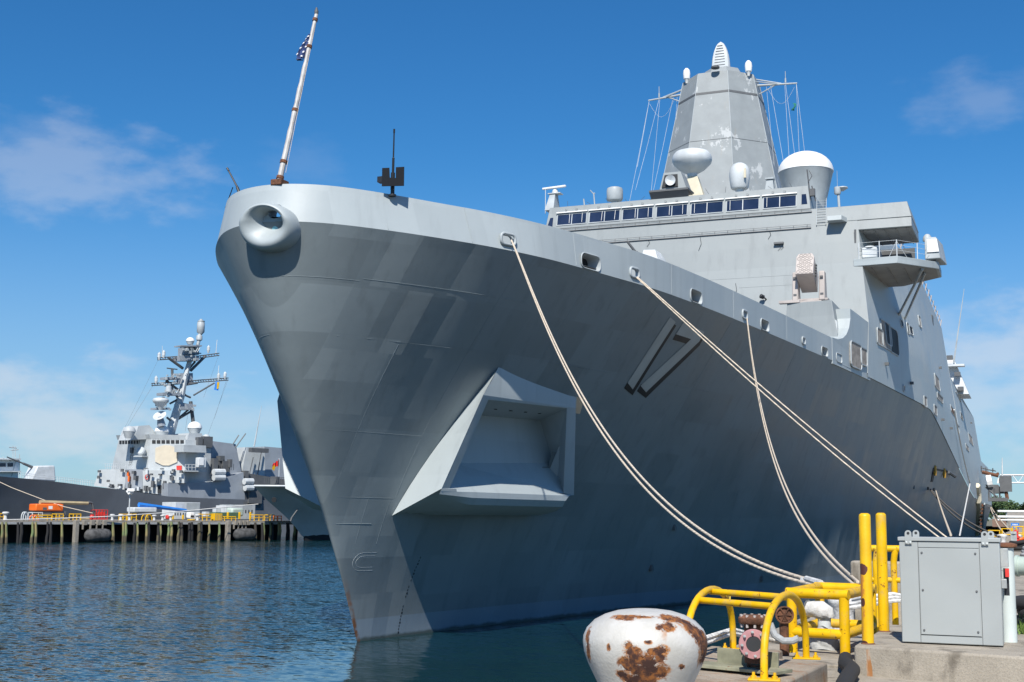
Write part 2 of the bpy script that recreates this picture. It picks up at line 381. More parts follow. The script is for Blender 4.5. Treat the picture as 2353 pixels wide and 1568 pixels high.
def hb(ds, t):
    w = max(t, 0) ** 1.5
    return bw(ds) * (1 - w) + bk(ds) * w
def hull_pt(ds, t, side=1, off=0.0):
    z = t * zk(36 + ds)
    s = sst(min(z, 14.35)) + ds
    return V((XC + side * (hb(ds, t) + off), s, t * zk(s)))
def hull_at(s, z, off=0.0, side=1):      # point on the hull plating at ship station s and height z
    t = z / zk(s); ds = s - sst(min(z, 14.35))
    e = 0.05
    p = V((XC + side * hb(ds, t), s, z))
    if off:
        a = V((XC + side * hb(ds + e, t), s + e, z)); z2 = z - e; t2 = z2 / zk(s)
        b_ = V((XC + side * hb(s - sst(min(z2, 14.35)), t2), s, z2))
        nn = (a - p).cross(b_ - p).normalized()
        if nn.x * side < 0: nn = -nn
        p = p + nn * off
    return p
SHIP = (XC, 140.0, 0.0)
ship = thing('amphibious_warship', SHIP, 'huge grey warship with number 17 on its flared bow beside the pier', 'warship')
DS = [3 * (i / 16.0) ** 2 for i in range(17)] + [3 + 0.45 * i for i in range(1, 40)] + [20.5 + 1.25 * i for i in range(1, 56)] + [90 + 4.2 * i for i in range(1, 29)]
DS = [d for d in DS if d < 208.3]
TT = [-0.10] + [i / 44.0 for i in range(45)]
mb = MB()
for side in (1, -1): mb.grid([[hull_pt(d, t_, side) for d in DS] for t_ in TT])
d = DS[-1]
mb.grid([[hull_pt(d, t_, 1) for t_ in TT], [hull_pt(d, t_, -1) for t_ in TT]])
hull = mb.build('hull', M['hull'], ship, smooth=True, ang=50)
b_ = bmesh.new(); b_.from_mesh(hull.data)               # the plating is open where the anchor recesses lead in
def in_recess(c):
    s, z = c.y + SHIP[1], c.z
    return 5.7 < z < 9.6 and 44.8 + (z - 6.0) * 0.12 < s < 51.5 and abs(c.x) < 8
bmesh.ops.delete(b_, geom=[f for f in b_.faces if in_recess(f.calc_center_median())], context='FACES'); b_.to_mesh(hull.data); b_.free()
# weld seams standing proud of the plating
mb = MB()
for zs, sa, sb, sd in ((12.62, 36.35, 38.1, 1), (12.7, 38.2, 44.5, 1), (10.78, 37.2, 62, 1), (7.62, 38.9, 43.3, 1), (5.3, 40.6, 43.2, 1), (10.78, 37.2, 39, -1), (7.62, 38.9, 40.2, -1)):
    mb.tube([hull_at(sa + (sb - sa) * i / 24.0, zs, 0.0, sd) for i in range(25)], 0.009, 5)
for ss, za, zb in ((43.3, 5.3, 10.78), (43.3, 10.78, 13.4), (47.2, 10.78, 14.0), (40.4, 5.3, 10.7), (42.0, 3.6, 5.3), (43.1, 3.6, 5.2), (52.5, 10.0, 14.0), (60, 9, 13.9), (70, 8, 13.8)):
    mb.tube([hull_at(ss, za + (zb - za) * i / 14.0) for i in range(15)], 0.008, 5)
mb.tube([hull_at(40.9 + i * 0.18, 4.35) for i in range(10)], 0.013, 5)
mb.build('weld_seam', M['hull'], hull, smooth=True)
# bulbous-bow symbol and draft ticks
mb = MB()
pts = [(43.05 - 0.95 * abs(math.cos(a)) ** 0.8 if True else 0, 2.95 + 0.33 * math.sin(a)) for a in [R(-90 + 180 * i / 12.0) for i in range(13)]]
pts = [(43.25, 2.62)] + [(42.55 - 0.45 * math.cos(R(-90 + 180 * i / 10.0)), 2.95 + 0.33 * math.sin(R(-90 + 180 * i / 10.0))) for i in range(11)] + [(43.25, 3.28)]
mb.tube([hull_at(a, b, 0.0) for a, b in pts], 0.009, 5)
pts = [(43.2, 2.74)] + [(42.62 - 0.36 * math.cos(R(-90 + 180 * i / 10.0)), 2.95 + 0.21 * math.sin(R(-90 + 180 * i / 10.0))) for i in range(11)] + [(43.2, 3.16)]
mb.tube([hull_at(a, b, 0.0) for a, b in pts], 0.008, 5)
each(mb, 'bulb_symbol', M['grey'], hull)
mb = MB()
for i in range(24):
    z = 0.12 + i * 0.125; s = 45.5 + 0.35 * (i / 23.0) ** 2
    if i in (9, 10, 15): continue
    w = 0.05 if i % 3 else 0.085
    mb.quad(hull_at(s, z, 0.006), hull_at(s + w, z, 0.006), hull_at(s + w, z + 0.075, 0.006), hull_at(s, z + 0.075, 0.006))
each(mb, 'draft_mark', M['numblack'], hull)
# hull number 17: white strokes with a black drop shade
def decal(polys, off):
    m_ = MB()
    for q in polys:
        n = 8
        m_.grid([[hull_at(*[q[0][k] * (1-u) * (1-v) + q[1][k] * u * (1-v) + q[2][k] * u * v + q[3][k] * (1-u) * v for k in (0, 1)], off) for u in [i / 4.0 for i in range(5)]] for v in [j / n for j in range(n + 1)]])
    return m_
one = [[(53.92, 10.52), (54.66, 10.30), (54.74, 13.24), (54.02, 13.36)]]
sev = [[(55.42, 12.80), (57.92, 12.76), (57.86, 13.20), (55.42, 13.32)], [(55.12, 10.50), (55.93, 10.28), (57.92, 12.78), (57.05, 12.80)]]
shd = [[(53.92, 10.28), (54.95, 10.06), (55.00, 13.12), (54.30, 13.20)], [(53.90, 10.30), (54.2, 10.26), (54.2, 10.56), (53.90, 10.56)],
       [(55.42, 12.56), (57.2, 12.54), (57.2, 12.86), (55.42, 12.9)], [(55.10, 10.26), (56.22, 10.04), (58.20, 12.62), (57.4, 12.8)], [(57.6, 12.4), (58.2, 12.6), (58.14, 13.06), (57.6, 13.1)], [(55.1, 10.26), (55.5, 10.2), (55.5, 10.6), (55.1, 10.56)]]
decal(shd, 0.012).build('number_shade', M['numblack'], hull)
decal(one, 0.020).build('hull_number', M['numwhite'], hull); decal(sev, 0.020).build('hull_number', M['numwhite'], hull)

# ---- bulwark strip above the knuckle, with the fairlead openings cut through it
def top_pt(d, side, z_off, inset=0.0, tilt=0.0):
    s = 35.75 + d + 0.02; e_ = tilt * max(0.0, 1 - d / 14.0); k_ = min(1.0, d / 5.0); k_ = k_ * k_ * (3 - 2 * k_)
    return V((XC + side * max(bk(d) - inset - 0.50 * e_ * k_, 0.0), s + (inset if d < 3 else 0) * max(0, 1 - d / 3.0) + 0.26 * e_ * (1 - 0.3 * k_), zk(s) + z_off))
DB = [d for d in DS if d <= 46.5]
def bulwark_mesh():
    m_ = MB()
    ring = [(-1, d) for d in DB[::-1]] + [(1, d) for d in DB[1:]]
    rows = []
    for d, zo in ((0.0, 0.0), (0.0, 0.45), (0.0, 0.9), (0.0, 1.35), (0.14, 1.35), (0.14, 0.9), (0.14, 0.45), (0.14, 0.0)):
        rows.append([top_pt(q, sd, zo + 0.002, d, zo / 1.35) for sd, q in ring])
    rows.append(rows[0]); m_.grid(rows)
    for e in (0, -1): m_.add([r[e] for r in rows[:8]], [list(range(8))])
    return m_
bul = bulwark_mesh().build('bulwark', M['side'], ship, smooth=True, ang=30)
CH = [(42.42, 0.40, 0.62, 0.36, 1), (49.9, 0.42, 0.60, 0.34, 1), (61.48, 0.42, 0.60, 0.36, 1), (70.94, 0.40, 0.5, 0.34, 1),
      (46.9, 0.27, 1.25, 0.58, 0), (55.5, 0.27, 1.2, 0.56, 0), (64.4, 0.26, 1.2, 0.54, 0), (75.0, 0.26, 1.2, 0.50, 0), (78.06, 0.26, 1.2, 0.50, 0)]
def bul_frame(s):
    d = s - 35.77; e = 0.1
    p = V((XC + bk(d), s, zk(s))); q = V((XC + bk(d + e), s + e, zk(s + e)))
    t_ = (q - p).normalized(); n = V((t_.y, -t_.x, 0)).normalized(); return p, t_, n
def rrect(w, h, r, k=5):
    o = []
    for cx, cy, a in ((w/2 - r, h/2 - r, 0), (-w/2 + r, h/2 - r, 90), (-w/2 + r, -h/2 + r, 180), (w/2 - r, -h/2 + r, 270)):
        o += [(cx + r * math.cos(R(a + 90.0 * i / k)), cy + r * math.sin(R(a + 90.0 * i / k))) for i in range(k + 1)]
    return o
cut = MB()
for s, dz, w, h, small in CH:
    p, t_, n = bul_frame(s); c = p + V((0, 0, dz + (0.06 if not small else 0)))
    cut.prism([c - n * 0.6 + t_ * a + V((0, 0, b)) for a, b in rrect(w, h, h * 0.38)], n * 1.2)
cut.prism([V((XC + a + 0.46, 34, 14.72 + b)) for a, b in rrect(0.50, 0.50, 0.22)], V((0, 4, 0)))
co = cut.build('cutter', M['dark'], None, merge=False)
mo = bul.modifiers.new('cut', 'BOOLEAN'); mo.object = co; mo.operation = 'DIFFERENCE'; mo.solver = 'EXACT'; 
co.location = co.location - V(SHIP) + V(SHIP)
dg = bpy.context.evaluated_depsgraph_get(); me = bpy.data.meshes.new_from_object(bul.evaluated_get(dg))
bul.modifiers.clear(); bul.data = me; me.materials.clear(); me.materials.append(M['side']); bpy.data.objects.remove(co)
for s, dz, w, h, small in CH:
    p, t_, n = bul_frame(s); c = p + V((0, 0, dz + (0.06 if not small else 0)))
    mb = MB(); rr = rrect(w, h, h * 0.38)
    if small:
        mb.tube([c + n * 0.02 + t_ * a * 1.1 + V((0, 0, b * 1.1)) for a, b in rr], 0.055, 8, closed=True)
    else:
        # throat of the fairlead: a short tapered duct behind the plating
        rows = [[c + n * o + t_ * a * k + V((0, 0, b * k)) for a, b in rr + rr[:1]] for o, k in ((0.03, 1.06), (0.03, 1.0), (-0.2, 0.93), (-0.55, 0.80))]
        mb.grid(rows)
        mb.tube([c + n * 0.015 + t_ * a * 1.04 + V((0, 0, b * 1.04)) for a, b in rr], 0.03, 6, closed=True)
    ck = mb.build('mooring_chock', M['grey'], bul, smooth=True, ang=60)
    if not small:
        mb = MB(); mb.add([c - n * 0.5 + t_ * a * 0.82 + V((0, 0, b * 0.82)) for a, b in rr], [list(range(len(rr)))]); mb.build('chock_shade_plate', M['dark'], ck)  # near-black plate closes the throat, standing in for the shade inside
mb = MB()                                            # plate butts on the bulwark
for s in (38.2, 41.0, 46.0, 53.0, 60.0, 68.0):
    p, t_, n = bul_frame(s); iw = 0.55 * max(0.0, 1 - (s - 35.77) / 14.0); mb.tube([p + V((0, 0, 0.05)), p + V((-iw, 0, 1.33))], 0.010, 5)
mb.build('weld_seam', M['side'], bul)
mb = MB()
DK = [d for d in DS if d <= 50.5]
mb.grid([[V((XC + sd * (bk(d) - 0.10), 35.8 + d, zk(36 + d) + 0.18)) for sd in (-1, -0.5, 0, 0.5, 1)] for d in DK[1:]])
mb.build('weather_deck', M['deck'], ship)
# bow fairlead: fat lopsided ring on the nose
def ell(cu, cz_, ru, rz_, yf, n=48): return [V((XC + cu + ru * math.cos(2 * PI * k / n), yf(cu + ru * math.cos(2 * PI * k / n), cz_ + rz_ * math.sin(2 * PI * k / n)), cz_ + rz_ * math.sin(2 * PI * k / n))) for k in range(n + 1)]
nose = lambda o: (lambda u, z: 35.78 + 0.165 * (u - 0.0) ** 2 - 0.55 * min(0, z - 14.35) * -0.0 + (14.35 - z) * 0.35 * (z < 14.35) - o)
loops = [ell(0.30, 14.16, 0.95, 0.76, nose(-0.40)), ell(0.30, 14.16, 1.0, 0.79, nose(0.05)), ell(0.29, 14.15, 1.02, 0.80, nose(0.30)), ell(0.29, 14.15, 0.96, 0.755, nose(0.50)), ell(0.30, 14.17, 0.82, 0.64, nose(0.58)),
         ell(0.33, 14.22, 0.66, 0.51, nose(0.48)), ell(0.38, 14.31, 0.50, 0.39, nose(0.25)), ell(0.44, 14.44, 0.36, 0.30, nose(-0.02)), ell(0.46, 14.56, 0.29, 0.26, nose(-0.25)), ell(0.46, 14.70, 0.28, 0.27, nose(-0.60))]
mb = MB(); mb.grid(loops)
bn = mb.build('bullnose', M['side'], ship, smooth=True, ang=80)
sm = bn.modifiers.new('round', 'SUBSURF'); sm.levels = 1; sm.render_levels = 1
t = NT('turquoise_paint'); t.fin((0.25, 0.55, 0.62), 0.5); M['turq'] = t.m
dg = bpy.context.evaluated_depsgraph_get(); hit_ = sc.ray_cast(dg, C0, ray((632, 527)).normalized()); mb = MB(); mb.lathe(hit_[1] - hit_[2] * 0.004, [(0.11, -0.012), (0.105, 0.006), (0.0001, 0.012)], 9, hit_[2]); mb.build('paint_patch', M['turq'], bn)

# flagstaff and forward machine guns
fb = onY((641, 421), 36.2); ft = onY((727, 33), 36.2 + 1.4)
mb = MB(); n = 24
mb.tube([lerp(fb, ft, i / n) for i in range(n + 1)], [0.105 - 0.04 * i / n + (0.012 * math.sin(i * 2.1) if 5 < i < 18 else 0) for i in range(n + 1)], 10)
st = mb.build('flagstaff', M['pole'], ship, smooth=True)
for f in (0.03, 0.12, 0.42, 0.80, 0.965):
    mb = MB(); mb.tube([lerp(fb, ft, f - 0.008), lerp(fb, ft, f + 0.008)], 0.135 - 0.04 * f, 10); mb.build('staff_clamp', M['rusty'], st)
mb = MB(); mb.box(fb + V((0, 0.05, 0.0)), (0.42, 0.5, 0.2)); mb.build('staff_foot', M['rusty'], st, bevel=0.02)
mb = MB(); mb.lathe(ft, [(0.07, 0), (0.075, 0.12), (0.05, 0.16), (0.03, 0.24), (0.0001, 0.26)], 10); mb.build('staff_truck', M['dgrey'], st, smooth=True)
mb = MB(); mb.tube([lerp(fb, ft, 0.04) + V((0.2, 0, 0.1)), lerp(fb, ft, 0.35) + V((0.13, 0, 0)), lerp(fb, ft, 0.93) + V((0.06, 0, 0))], 0.008, 5); mb.build('halyard', M['rope'], st)
# flag hanging furled against the staff
fl_top = lerp(fb, ft, 0.875); fl_bot = lerp(fb, ft, 0.735)
NA = 26
rows = []
for i in range(NA + 1):
    f = i / NA; c = lerp(fl_top, fl_bot, f) + V((-0.03, -0.02, 0)); w = 0.09 + 0.38 * math.sin(min(f * 1.25, 1) * PI * 0.62) * (1 if f < 0.85 else (1 - f) / 0.15 * 0.8 + 0.2)
    rows.append([c + V((-0.75 * w * (j / 10.0) + 0.06 * math.sin(j * 1.7 + f * 3), -0.30 * w * (j / 10.0) + 0.09 * math.sin(j * 1.9 + 1 + f * 2), -0.55 * w * (j / 10.0))) for j in range(11)])
mb = MB(); mb.grid(rows)
t = NT('blue_flag_cloth'); t.fin(t.mix(t.ramp(t.noise(t.pos, 6, 3), 0.3, 0.7), (0.015, 0.03, 0.10), (0.03, 0.06, 0.19)), 0.85); M['flag'] = t.m
M['star'] = paint('white_cloth', (0.8, 0.8, 0.8), 0.85, var=0.05)
fo = mb.build('ship_flag', M['flag'], None, loc=tuple(fl_top), smooth=True, ang=80)
mo = fo.modifiers.new('thick', 'SOLIDIFY'); mo.thickness = 0.012; mo.offset = 0
tag(fo, 'dark blue flag with white stars hanging limp against the white bow flagstaff', 'flag')
mb = MB()
for i in range(2, NA - 2, 3):
    for j in range(1, 10, 2):
        jj = j + (i // 3) % 2
        if jj > 9: continue
        a = rows[i][jj]; ex = (rows[i][jj+1] - rows[i][jj-1]).normalized(); ey = (rows[i+1][jj] - rows[i-1][jj]).normalized(); nn = ex.cross(ey).normalized()
        if nn.y > 0: nn = -nn
        pts = []
        for k in range(10):
            an = PI / 2 + k * PI / 5; r_ = 0.052 if k % 2 == 0 else 0.022
            pts.append(a + nn * 0.02 + ex * r_ * math.cos(an) + ey * r_ * math.sin(an))
        mb.add([a + nn * 0.021] + pts, [[0, 1 + k, 1 + (k + 1) % 10] for k in range(10)])
mb.build('white_star', M['star'], fo, loc=tuple(fl_top))

def machine_gun(base, face, elev, shield=True):
    base = V(base); f = V((face[0], face[1], 0)).normalized(); r_ = V((f.y, -f.x, 0)); up = V((0, 0, 1))
    bd = (f * math.cos(elev) + up * math.sin(elev)).normalized()
    mb = MB(); mb.lathe(base, [(0.13, 0), (0.13, 0.06), (0.07, 0.08), (0.06, 0.45), (0.10, 0.5), (0.0001, 0.52)], 12)
    g = mb.build('machine_gun', M['black'], ship, smooth=True)
    piv = base + up * 0.58
    mb = MB(); mb.tube([piv - bd * 0.35, piv + bd * 0.25], 0.075, 8); mb.box(piv + r_ * 0.38 - up * 0.02, (0.22, 0.25, 0.2)); mb.box(piv - up * 0.12, (0.5, 0.12, 0.08), math.atan2(r_.y, r_.x)); mb.build('gun_receiver', M['black'], g)
    mb = MB(); k = piv + bd * 0.25; mb.tube([k, k + bd * 0.5, k + bd * 0.52, k + bd * 1.35, k + bd * 1.37, k + bd * 1.5], [0.045, 0.045, 0.028, 0.025, 0.034, 0.034], 8); mb.build('gun_barrel', M['black'], g)
    if shield:
        mb = MB(); o = piv + f * 0.22
        prof = [(-0.38, -0.26), (0.38, -0.31), (0.38, 0.36), (0.13, 0.38), (0.11, 0.02), (-0.09, 0.02), (-0.09, 0.41), (-0.38, 0.44)]
        mb.prism([o + r_ * a + up * b + f * (-0.12 * b) for a, b in prof], -f * 0.02); mb.build('gun_shield', M['gunshield'], g, bevel=0.006)
    return g
# gun seen square-on over the port bulwark, and the other one leaning over the starboard bow
gq = onY((902, 441), 38.42); machine_gun(gq - V((0, 0, 0.16)), (0.50, -0.87), R(80))
G_ = lambda x, y, d=0.0: onY(s2(x, y), 38.1 + d)
mb = MB(); mb.tube([G_(160, 1228), G_(222, 1192)], [0.10, 0.16], 8); mb.box(G_(196, 1205, .1), (0.34, 0.3, 0.22)); g2 = mb.build('machine_gun', M['black'], ship, bevel=0.02)
mb = MB(); mb.tube([G_(200, 1205), G_(180, 1150), G_(176, 1140), G_(128, 1050), G_(126, 1046), G_(117, 1030)], [0.06, 0.055, 0.035, 0.03, 0.04, 0.04], 8); mb.build('gun_barrel', M['black'], g2)
mb = MB(); mb.prism([G_(118, 1246), G_(150, 1222), G_(168, 1232), G_(160, 1244), G_(128, 1250)], V((0, 0.25, 0))); mb.build('gun_cradle', M['black'], g2)
mb = MB(); mb.tube([G_(152, 1148), G_(128, 1215), G_(106, 1276)], 0.018, 5); mb.build('gun_shield', M['gunshield'], g2)
mb = MB(); mb.tube([G_(205, 1215), G_(225, 1260, 0.3)], 0.07, 8); mb.build('gun_post', M['black'], g2)

# ---- anchor recesses
RA = V((XC + 4.52, 44.16, 9.2)); RB = V((XC + 3.3, 43.1, 5.5)); RT = V((XC + 6.0, 50.7, 9.95))
RN = (RT - RA).cross(RB - RA).normalized()
if RN.x < 0: RN = -RN
def rpt(p, depth=0.0): return onP(p, RA - RN * depth, RN)
def recess(side):
    S = lambda p: V((XC + side * (p.x - XC), p.y, p.z))
    H_ = lambda s, z, o=0.0: hull_at(s, z, o, side)
    A, B, TR, BR = [S(rpt(s8(*p))) for p in ((928, 352), (752, 748), (1320, 408), (1312, 776))]
    a_in, r_in, b_in, br_in = [S(rpt(s8(*p), 0.02)) for p in ((950, 372), (1282, 408), (785, 748), (1268, 768))]
    ai, ri, bri, bi = [S(rpt(s8(*p), d)) for p, d in (((880, 436), 1.9), ((1170, 460), 1.9), ((1225, 640), 1.15), ((800, 640), 1.15))]
    top2 = S(rpt(s8(1318, 322), 0.25)); peak = H_(45.15, 10.34, 0.02); tip = H_(43.45, 4.66, 0.02)
    trh = H_(51.0, 10.2, -0.05)
    low = [S(rpt(s8(*p), d)) for p, d in (((742, 772), 0.05), ((735, 785), 0.25), ((722, 795), 0.55))]
    mb = MB()
    wr = []
    for q in range(11):
        f = q / 10.0; hp = hull_at(43.45 + 1.7 * f, 4.66 + 5.68 * f, 0.015, side); fp_ = lerp(B, A, f)
        wr.append([lerp(hp, fp_, k / 3.0) for k in range(4)])
    mb.grid(wr); mb.add([tip, lerp(tip, B, 1 / 3.0), lerp(tip, B, 2 / 3.0), B] + low, [[0, 1, 2, 3, 4, 5, 6]]); mb.quad(A, peak, wr[10][1], wr[10][2])
    n = 6; rws = []
    for q in range(n + 1):
        f = q / n; rws.append([lerp(A, TR, f), lerp(lerp(A, TR, f), lerp(peak, top2, f), 0.5) + V((side * 0.04, 0, 0.03)), lerp(peak, top2, f)])
    mb.grid(rws)
    mb.quad(A, TR, r_in, a_in); mb.quad(TR, BR, br_in, r_in); mb.quad(A, a_in, b_in, B)
    nn = V((side * RN.x, RN.y, 0)).normalized()
    rows = []
    for q in range(13):
        f = q / 12.0; e0 = lerp(b_in, br_in, f)
        if q == 0: e0 = b_in
        if q == 12: e0 = br_in
        rows.append([e0, e0 + nn * 0.10 + V((0, 0, -0.10)), e0 + nn * 0.10 + V((0, 0, -0.32)), e0 - nn * 0.05 + V((0, 0, -0.58)), e0 - nn * 0.45 + V((0, 0, -0.78)), e0 - nn * 1.2 + V((0, 0, -0.95)), e0 - nn * 2.9 + V((0, 0, -1.0))])
    for k in range(7):                                    # forward end of the lip runs into the wing
        g = [B, lerp(B, low[0], 0.5), low[0], low[1], low[2], lerp(low[2], tip, 0.5), tip][k]
        rows[0][k] = g; rows[1][k] = lerp(g, rows[2][k], 0.5)
        g2 = [BR, lerp(BR, rows[12][1], 0.5), rows[12][2], rows[12][3], rows[12][4], rows[12][5], rows[12][6]][k]
        rows[12][k] = g2
    mb.grid(rows)
    mb.quad(B, b_in, rows[1][0])
    mb.quad(top2, TR, BR, H_(52.2, 5.6, -0.1), H_(51.6, 8.2, -0.1))
    r = mb.build('anchor_recess', M['side'], ship, smooth=True, ang=28)
    mb = MB(); mb.quad(a_in, r_in, ri, ai); c1 = mb.build('recess_ceiling', M['side'], r)
    mb = MB(); mb.quad(ai, ri, bri, bi); mb.quad(bi, bri, br_in, b_in); mb.build('recess_back', M['side'], r)
    mb = MB(); mb.quad(a_in, ai, bi, b_in); mb.build('recess_cheek', M['side'], r)
    mb = MB(); mb.quad(r_in, ri, bri, br_in); mb.build('recess_cheek', M['side'], r)
    for f in (0.2, 0.4, 0.6, 0.8):
        mb = MB(); mb.lathe(lerp(lerp(a_in, r_in, f), lerp(ai, ri, f), 0.5) - V((0, 0, 0.03)), [(0.07, 0), (0.07, 0.02)], 10); mb.build('recess_vent', M['dark'], c1)
    return r
recess(1); recess(-1)

# ---- superstructure
def bs(s, z):                                       # half breadth of the ship's side above the knuckle
    z0 = max(17.4, zk(s) + 3.4) if s < 111 else zk(s) + 3.6
    return bk(s - 35.75) + 0.05 - 0.125 * max(0, z - z0)
def side_hit(p):                                    # where a sight line meets the port side
    u = 14.0
    for i in range(40):
        q = onX(p, XC + u); u = 0.5 * u + 0.5 * bs(q.y, q.z)
    return V((XC + u, q.y, q.z))
def fr(u, z, off=0.0): return V((XC + u, 86 + (z - 17.4) * 0.23 - off, z))     # raked front wall
ST = [86 + 2.2 * i for i in range(12)] + [112 + 4 * i for i in range(10)]
def ztop(s): return 25.8
def side_grid(stations, topf, n=10, sides=(1, -1)):
    m_ = MB()
    for sd in sides:
        m_.grid([[V((XC + sd * bs(s, zk(s) + (topf(s) - zk(s)) * j / n), s, zk(s) + 0.003 + (topf(s) - zk(s)) * j / n)) for s in stations] for j in range(n + 1)])
    return m_
S1 = [86 + 2 * i for i in range(33)]
mb = MB()
for sd in (1, -1):                                   # side wall, its forward edge following the raked front
    rows = []
    for j in range(13):
        row = []
        for i, s in enumerate(S1):
            z = zk(s) + 0.003 + (25.8 - zk(s)) * j / 12.0
            y = s + (max(0, z - 17.4) * 0.23 + min(0, z - 17.4) * 0.23) * max(0, 1 - i / 4.0)
            row.append(V((XC + sd * bs(y, z), y, z)))
        rows.append(row)
    mb.grid(rows)
mb.build('side_wall', M['side'], ship, smooth=True, ang=30)
zz_ = [14.0 + (25.8 - 14.0) * j / 10 for j in range(11)]
mb = MB(); mb.grid([[fr(a * bs(86 + (z - 17.4) * 0.23, z), z) for a in [-1 + i / 6.0 for i in range(13)]] for z in zz_])
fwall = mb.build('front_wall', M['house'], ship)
mb = MB(); mb.quad(fr(-bs(88, 25.8), 25.8), fr(bs(88, 25.8), 25.8), V((XC + bs(150, 25.8), 150, 25.8)), V((XC - bs(150, 25.8), 150, 25.8)))
mb.quad(V((XC + bs(150, 25.8), 150, 25.8)), V((XC - bs(150, 25.8), 150, 25.8)), V((XC - 16, 150, 14)), V((XC + 16, 150, 14)))
mb.build('house_roof', M['grey'], ship)
# bridge block
BL, BRT = -9.6, 10.0
def block(u0, u1, z0, z1, depth, off0=0.0, taper=0.25):
    m_ = MB(); a = [fr(u0, z0, off0), fr(u1, z0, off0), fr(u1, z0, off0) + V((0, depth, 0)), fr(u0, z0, off0) + V((0, depth, 0))]
    b = [fr(u0 + taper, z1, off0), fr(u1 - taper, z1, off0), V((XC + u1 - taper, a[2].y, z1)), V((XC + u0 + taper, a[3].y, z1))]
    return m_.hexa(a, b)
bridge = block(BL, BRT, 25.79, 27.58, 9.0, 0.03, 0.22).build('bridge', M['house'], ship, bevel=0.03)
WIN = [(-8.65, -6.4), (-6.12, -3.83), (-3.56, -1.33), (-1.0, 1.23), (1.56, 3.82), (4.13, 6.38), (6.74, 8.97)]
def fbox(m_, u0, u1, z0, z1, o0, o1): m_.hexa([fr(u0, z0, o0), fr(u1, z0, o0), fr(u1, z1, o0), fr(u0, z1, o0)], [fr(u0, z0, o1), fr(u1, z0, o1), fr(u1, z1, o1), fr(u0, z1, o1)])
for k, (a, b) in enumerate(WIN):
    mb = MB(); fw = 0.055
    fbox(mb, a - fw, b + fw, 26.06, 26.12, 0.035, 0.075); fbox(mb, a - fw, b + fw, 26.91, 26.97, 0.035, 0.075)
    fbox(mb, a - fw, a, 26.12, 26.91, 0.035, 0.075); fbox(mb, b, b + fw, 26.12, 26.91, 0.035, 0.075); m_ = (a + b) / 2; fbox(mb, m_ - 0.03, m_ + 0.03, 26.12, 26.91, 0.035, 0.07)
    w = mb.build('bridge_window', M['grey'], bridge)
    mb = MB(); fbox(mb, a, b, 26.12, 26.91, 0.034, 0.045); mb.build('pane', M['glass'], w)
    mb = MB(); x0 = a + 0.02; fbox(mb, a - 0.12, b + 0.08, 27.02, 27.12, 0.035, 0.20); mb.build('sun_visor', M['white'], w, bevel=0.03)
    mb = MB()
    for f in (0.10, 0.5) if k > 3 else (0.42, 0.86): mb.tube([fr(a + (b - a) * f, 26.93, 0.10), fr(a + (b - a) * f - 0.04 * (k == 1), 26.2, 0.08)], 0.017, 5)
    each(mb, 'wiper', M['white'], w)
    mb = MB()
    for f in (0.25, 0.62): mb.tube([fr(a + (b - a) * f, 27.12, 0.1), fr(a + (b - a) * f + 0.03, 27.34, 0.16), fr(a + (b - a) * f + 0.15, 27.3, 0.12), fr(a + (b - a) * f + 0.05, 27.15, 0.05)], 0.012, 4)
    each(mb, 'visor_bracket', M['dgrey'], w)
for a in ((9.34, 9.62, 9.40, 9.78), ):
    mb = MB(); mb.hexa([fr(9.36, 26.2, 0.03), fr(9.76, 26.2, 0.03), fr(9.66, 26.95, 0.03), fr(9.36, 26.95, 0.03)], [fr(9.36, 26.2, 0.05), fr(9.76, 26.2, 0.05), fr(9.66, 26.95, 0.05), fr(9.36, 26.95, 0.05)]); mb.build('corner_pane', M['glass'], bridge)
    mb = MB(); mb.hexa([fr(-9.02, 25.95, 0.03), fr(-9.46, 25.95, 0.03), fr(-9.25, 26.75, 0.03), fr(-9.02, 26.75, 0.03)], [fr(-9.02, 25.95, 0.05), fr(-9.46, 25.95, 0.05), fr(-9.25, 26.75, 0.05), fr(-9.02, 26.75, 0.05)]); mb.build('corner_pane', M['glass'], bridge)
for z, ua, ub in ((25.60, -8.4, 10.08), (24.42, -8.0, 10.05)):
    mb = MB(); fbox(mb, ua, ub, z - 0.025, z + 0.025, 0.0, 0.10); mb.tube([fr(ua, z + 0.22, 0.12), fr(ub, z + 0.22, 0.12)], 0.014, 5)
    u = ua + 0.3
    while u < ub:
        mb.tube([fr(u, z, 0.06), fr(u, z + 0.22, 0.12)], 0.022, 5); u += 0.92
    mb.build('grab_rail', M['steelrail'], fwall)
mb = MB(); fbox(mb, -10.5, 10.4, 21.05, 21.07, 0.0, 0.012); fbox(mb, 5.2, 9.0, 20.35, 20.375, 0, 0.012); fbox(mb, 4.9, 4.93, 19.2, 20.36, 0, 0.012); fbox(mb, 10.35, 10.38, 14.3, 25.5, 0, 0.012)
mb.build('weld_seam', M['house'], fwall)
mb = MB()                                            # ladder between bridge roof and wing
for u in (10.42, 11.06): mb.tube([fr(u, 24.55, 0.12), fr(u, 26.5, 0.12)], 0.025, 5)
for i in range(10): mb.tube([fr(10.42, 24.62 + 0.19 * i, 0.12), fr(11.06, 24.62 + 0.19 * i, 0.12)], 0.016, 5)
mb.build('ladder', M['grey'], fwall)
mb = MB(); mb.hexa([fr(11.25, 24.62), fr(12.45, 24.62), fr(12.2, 24.62, 0.95), fr(11.25, 24.62, 0.95)], [fr(11.25, 24.95), fr(12.45, 24.95), fr(12.2, 24.95, 0.95), fr(11.25, 24.95, 0.95)]); mb.build('light_shelf', M['side'], fwall, bevel=0.01)
mb = MB(); fbox(mb, 7.55, 8.2, 23.35, 23.48, 0, 0.28); mb.build('light_fitting', M['dgrey'], fwall)
mb = MB()
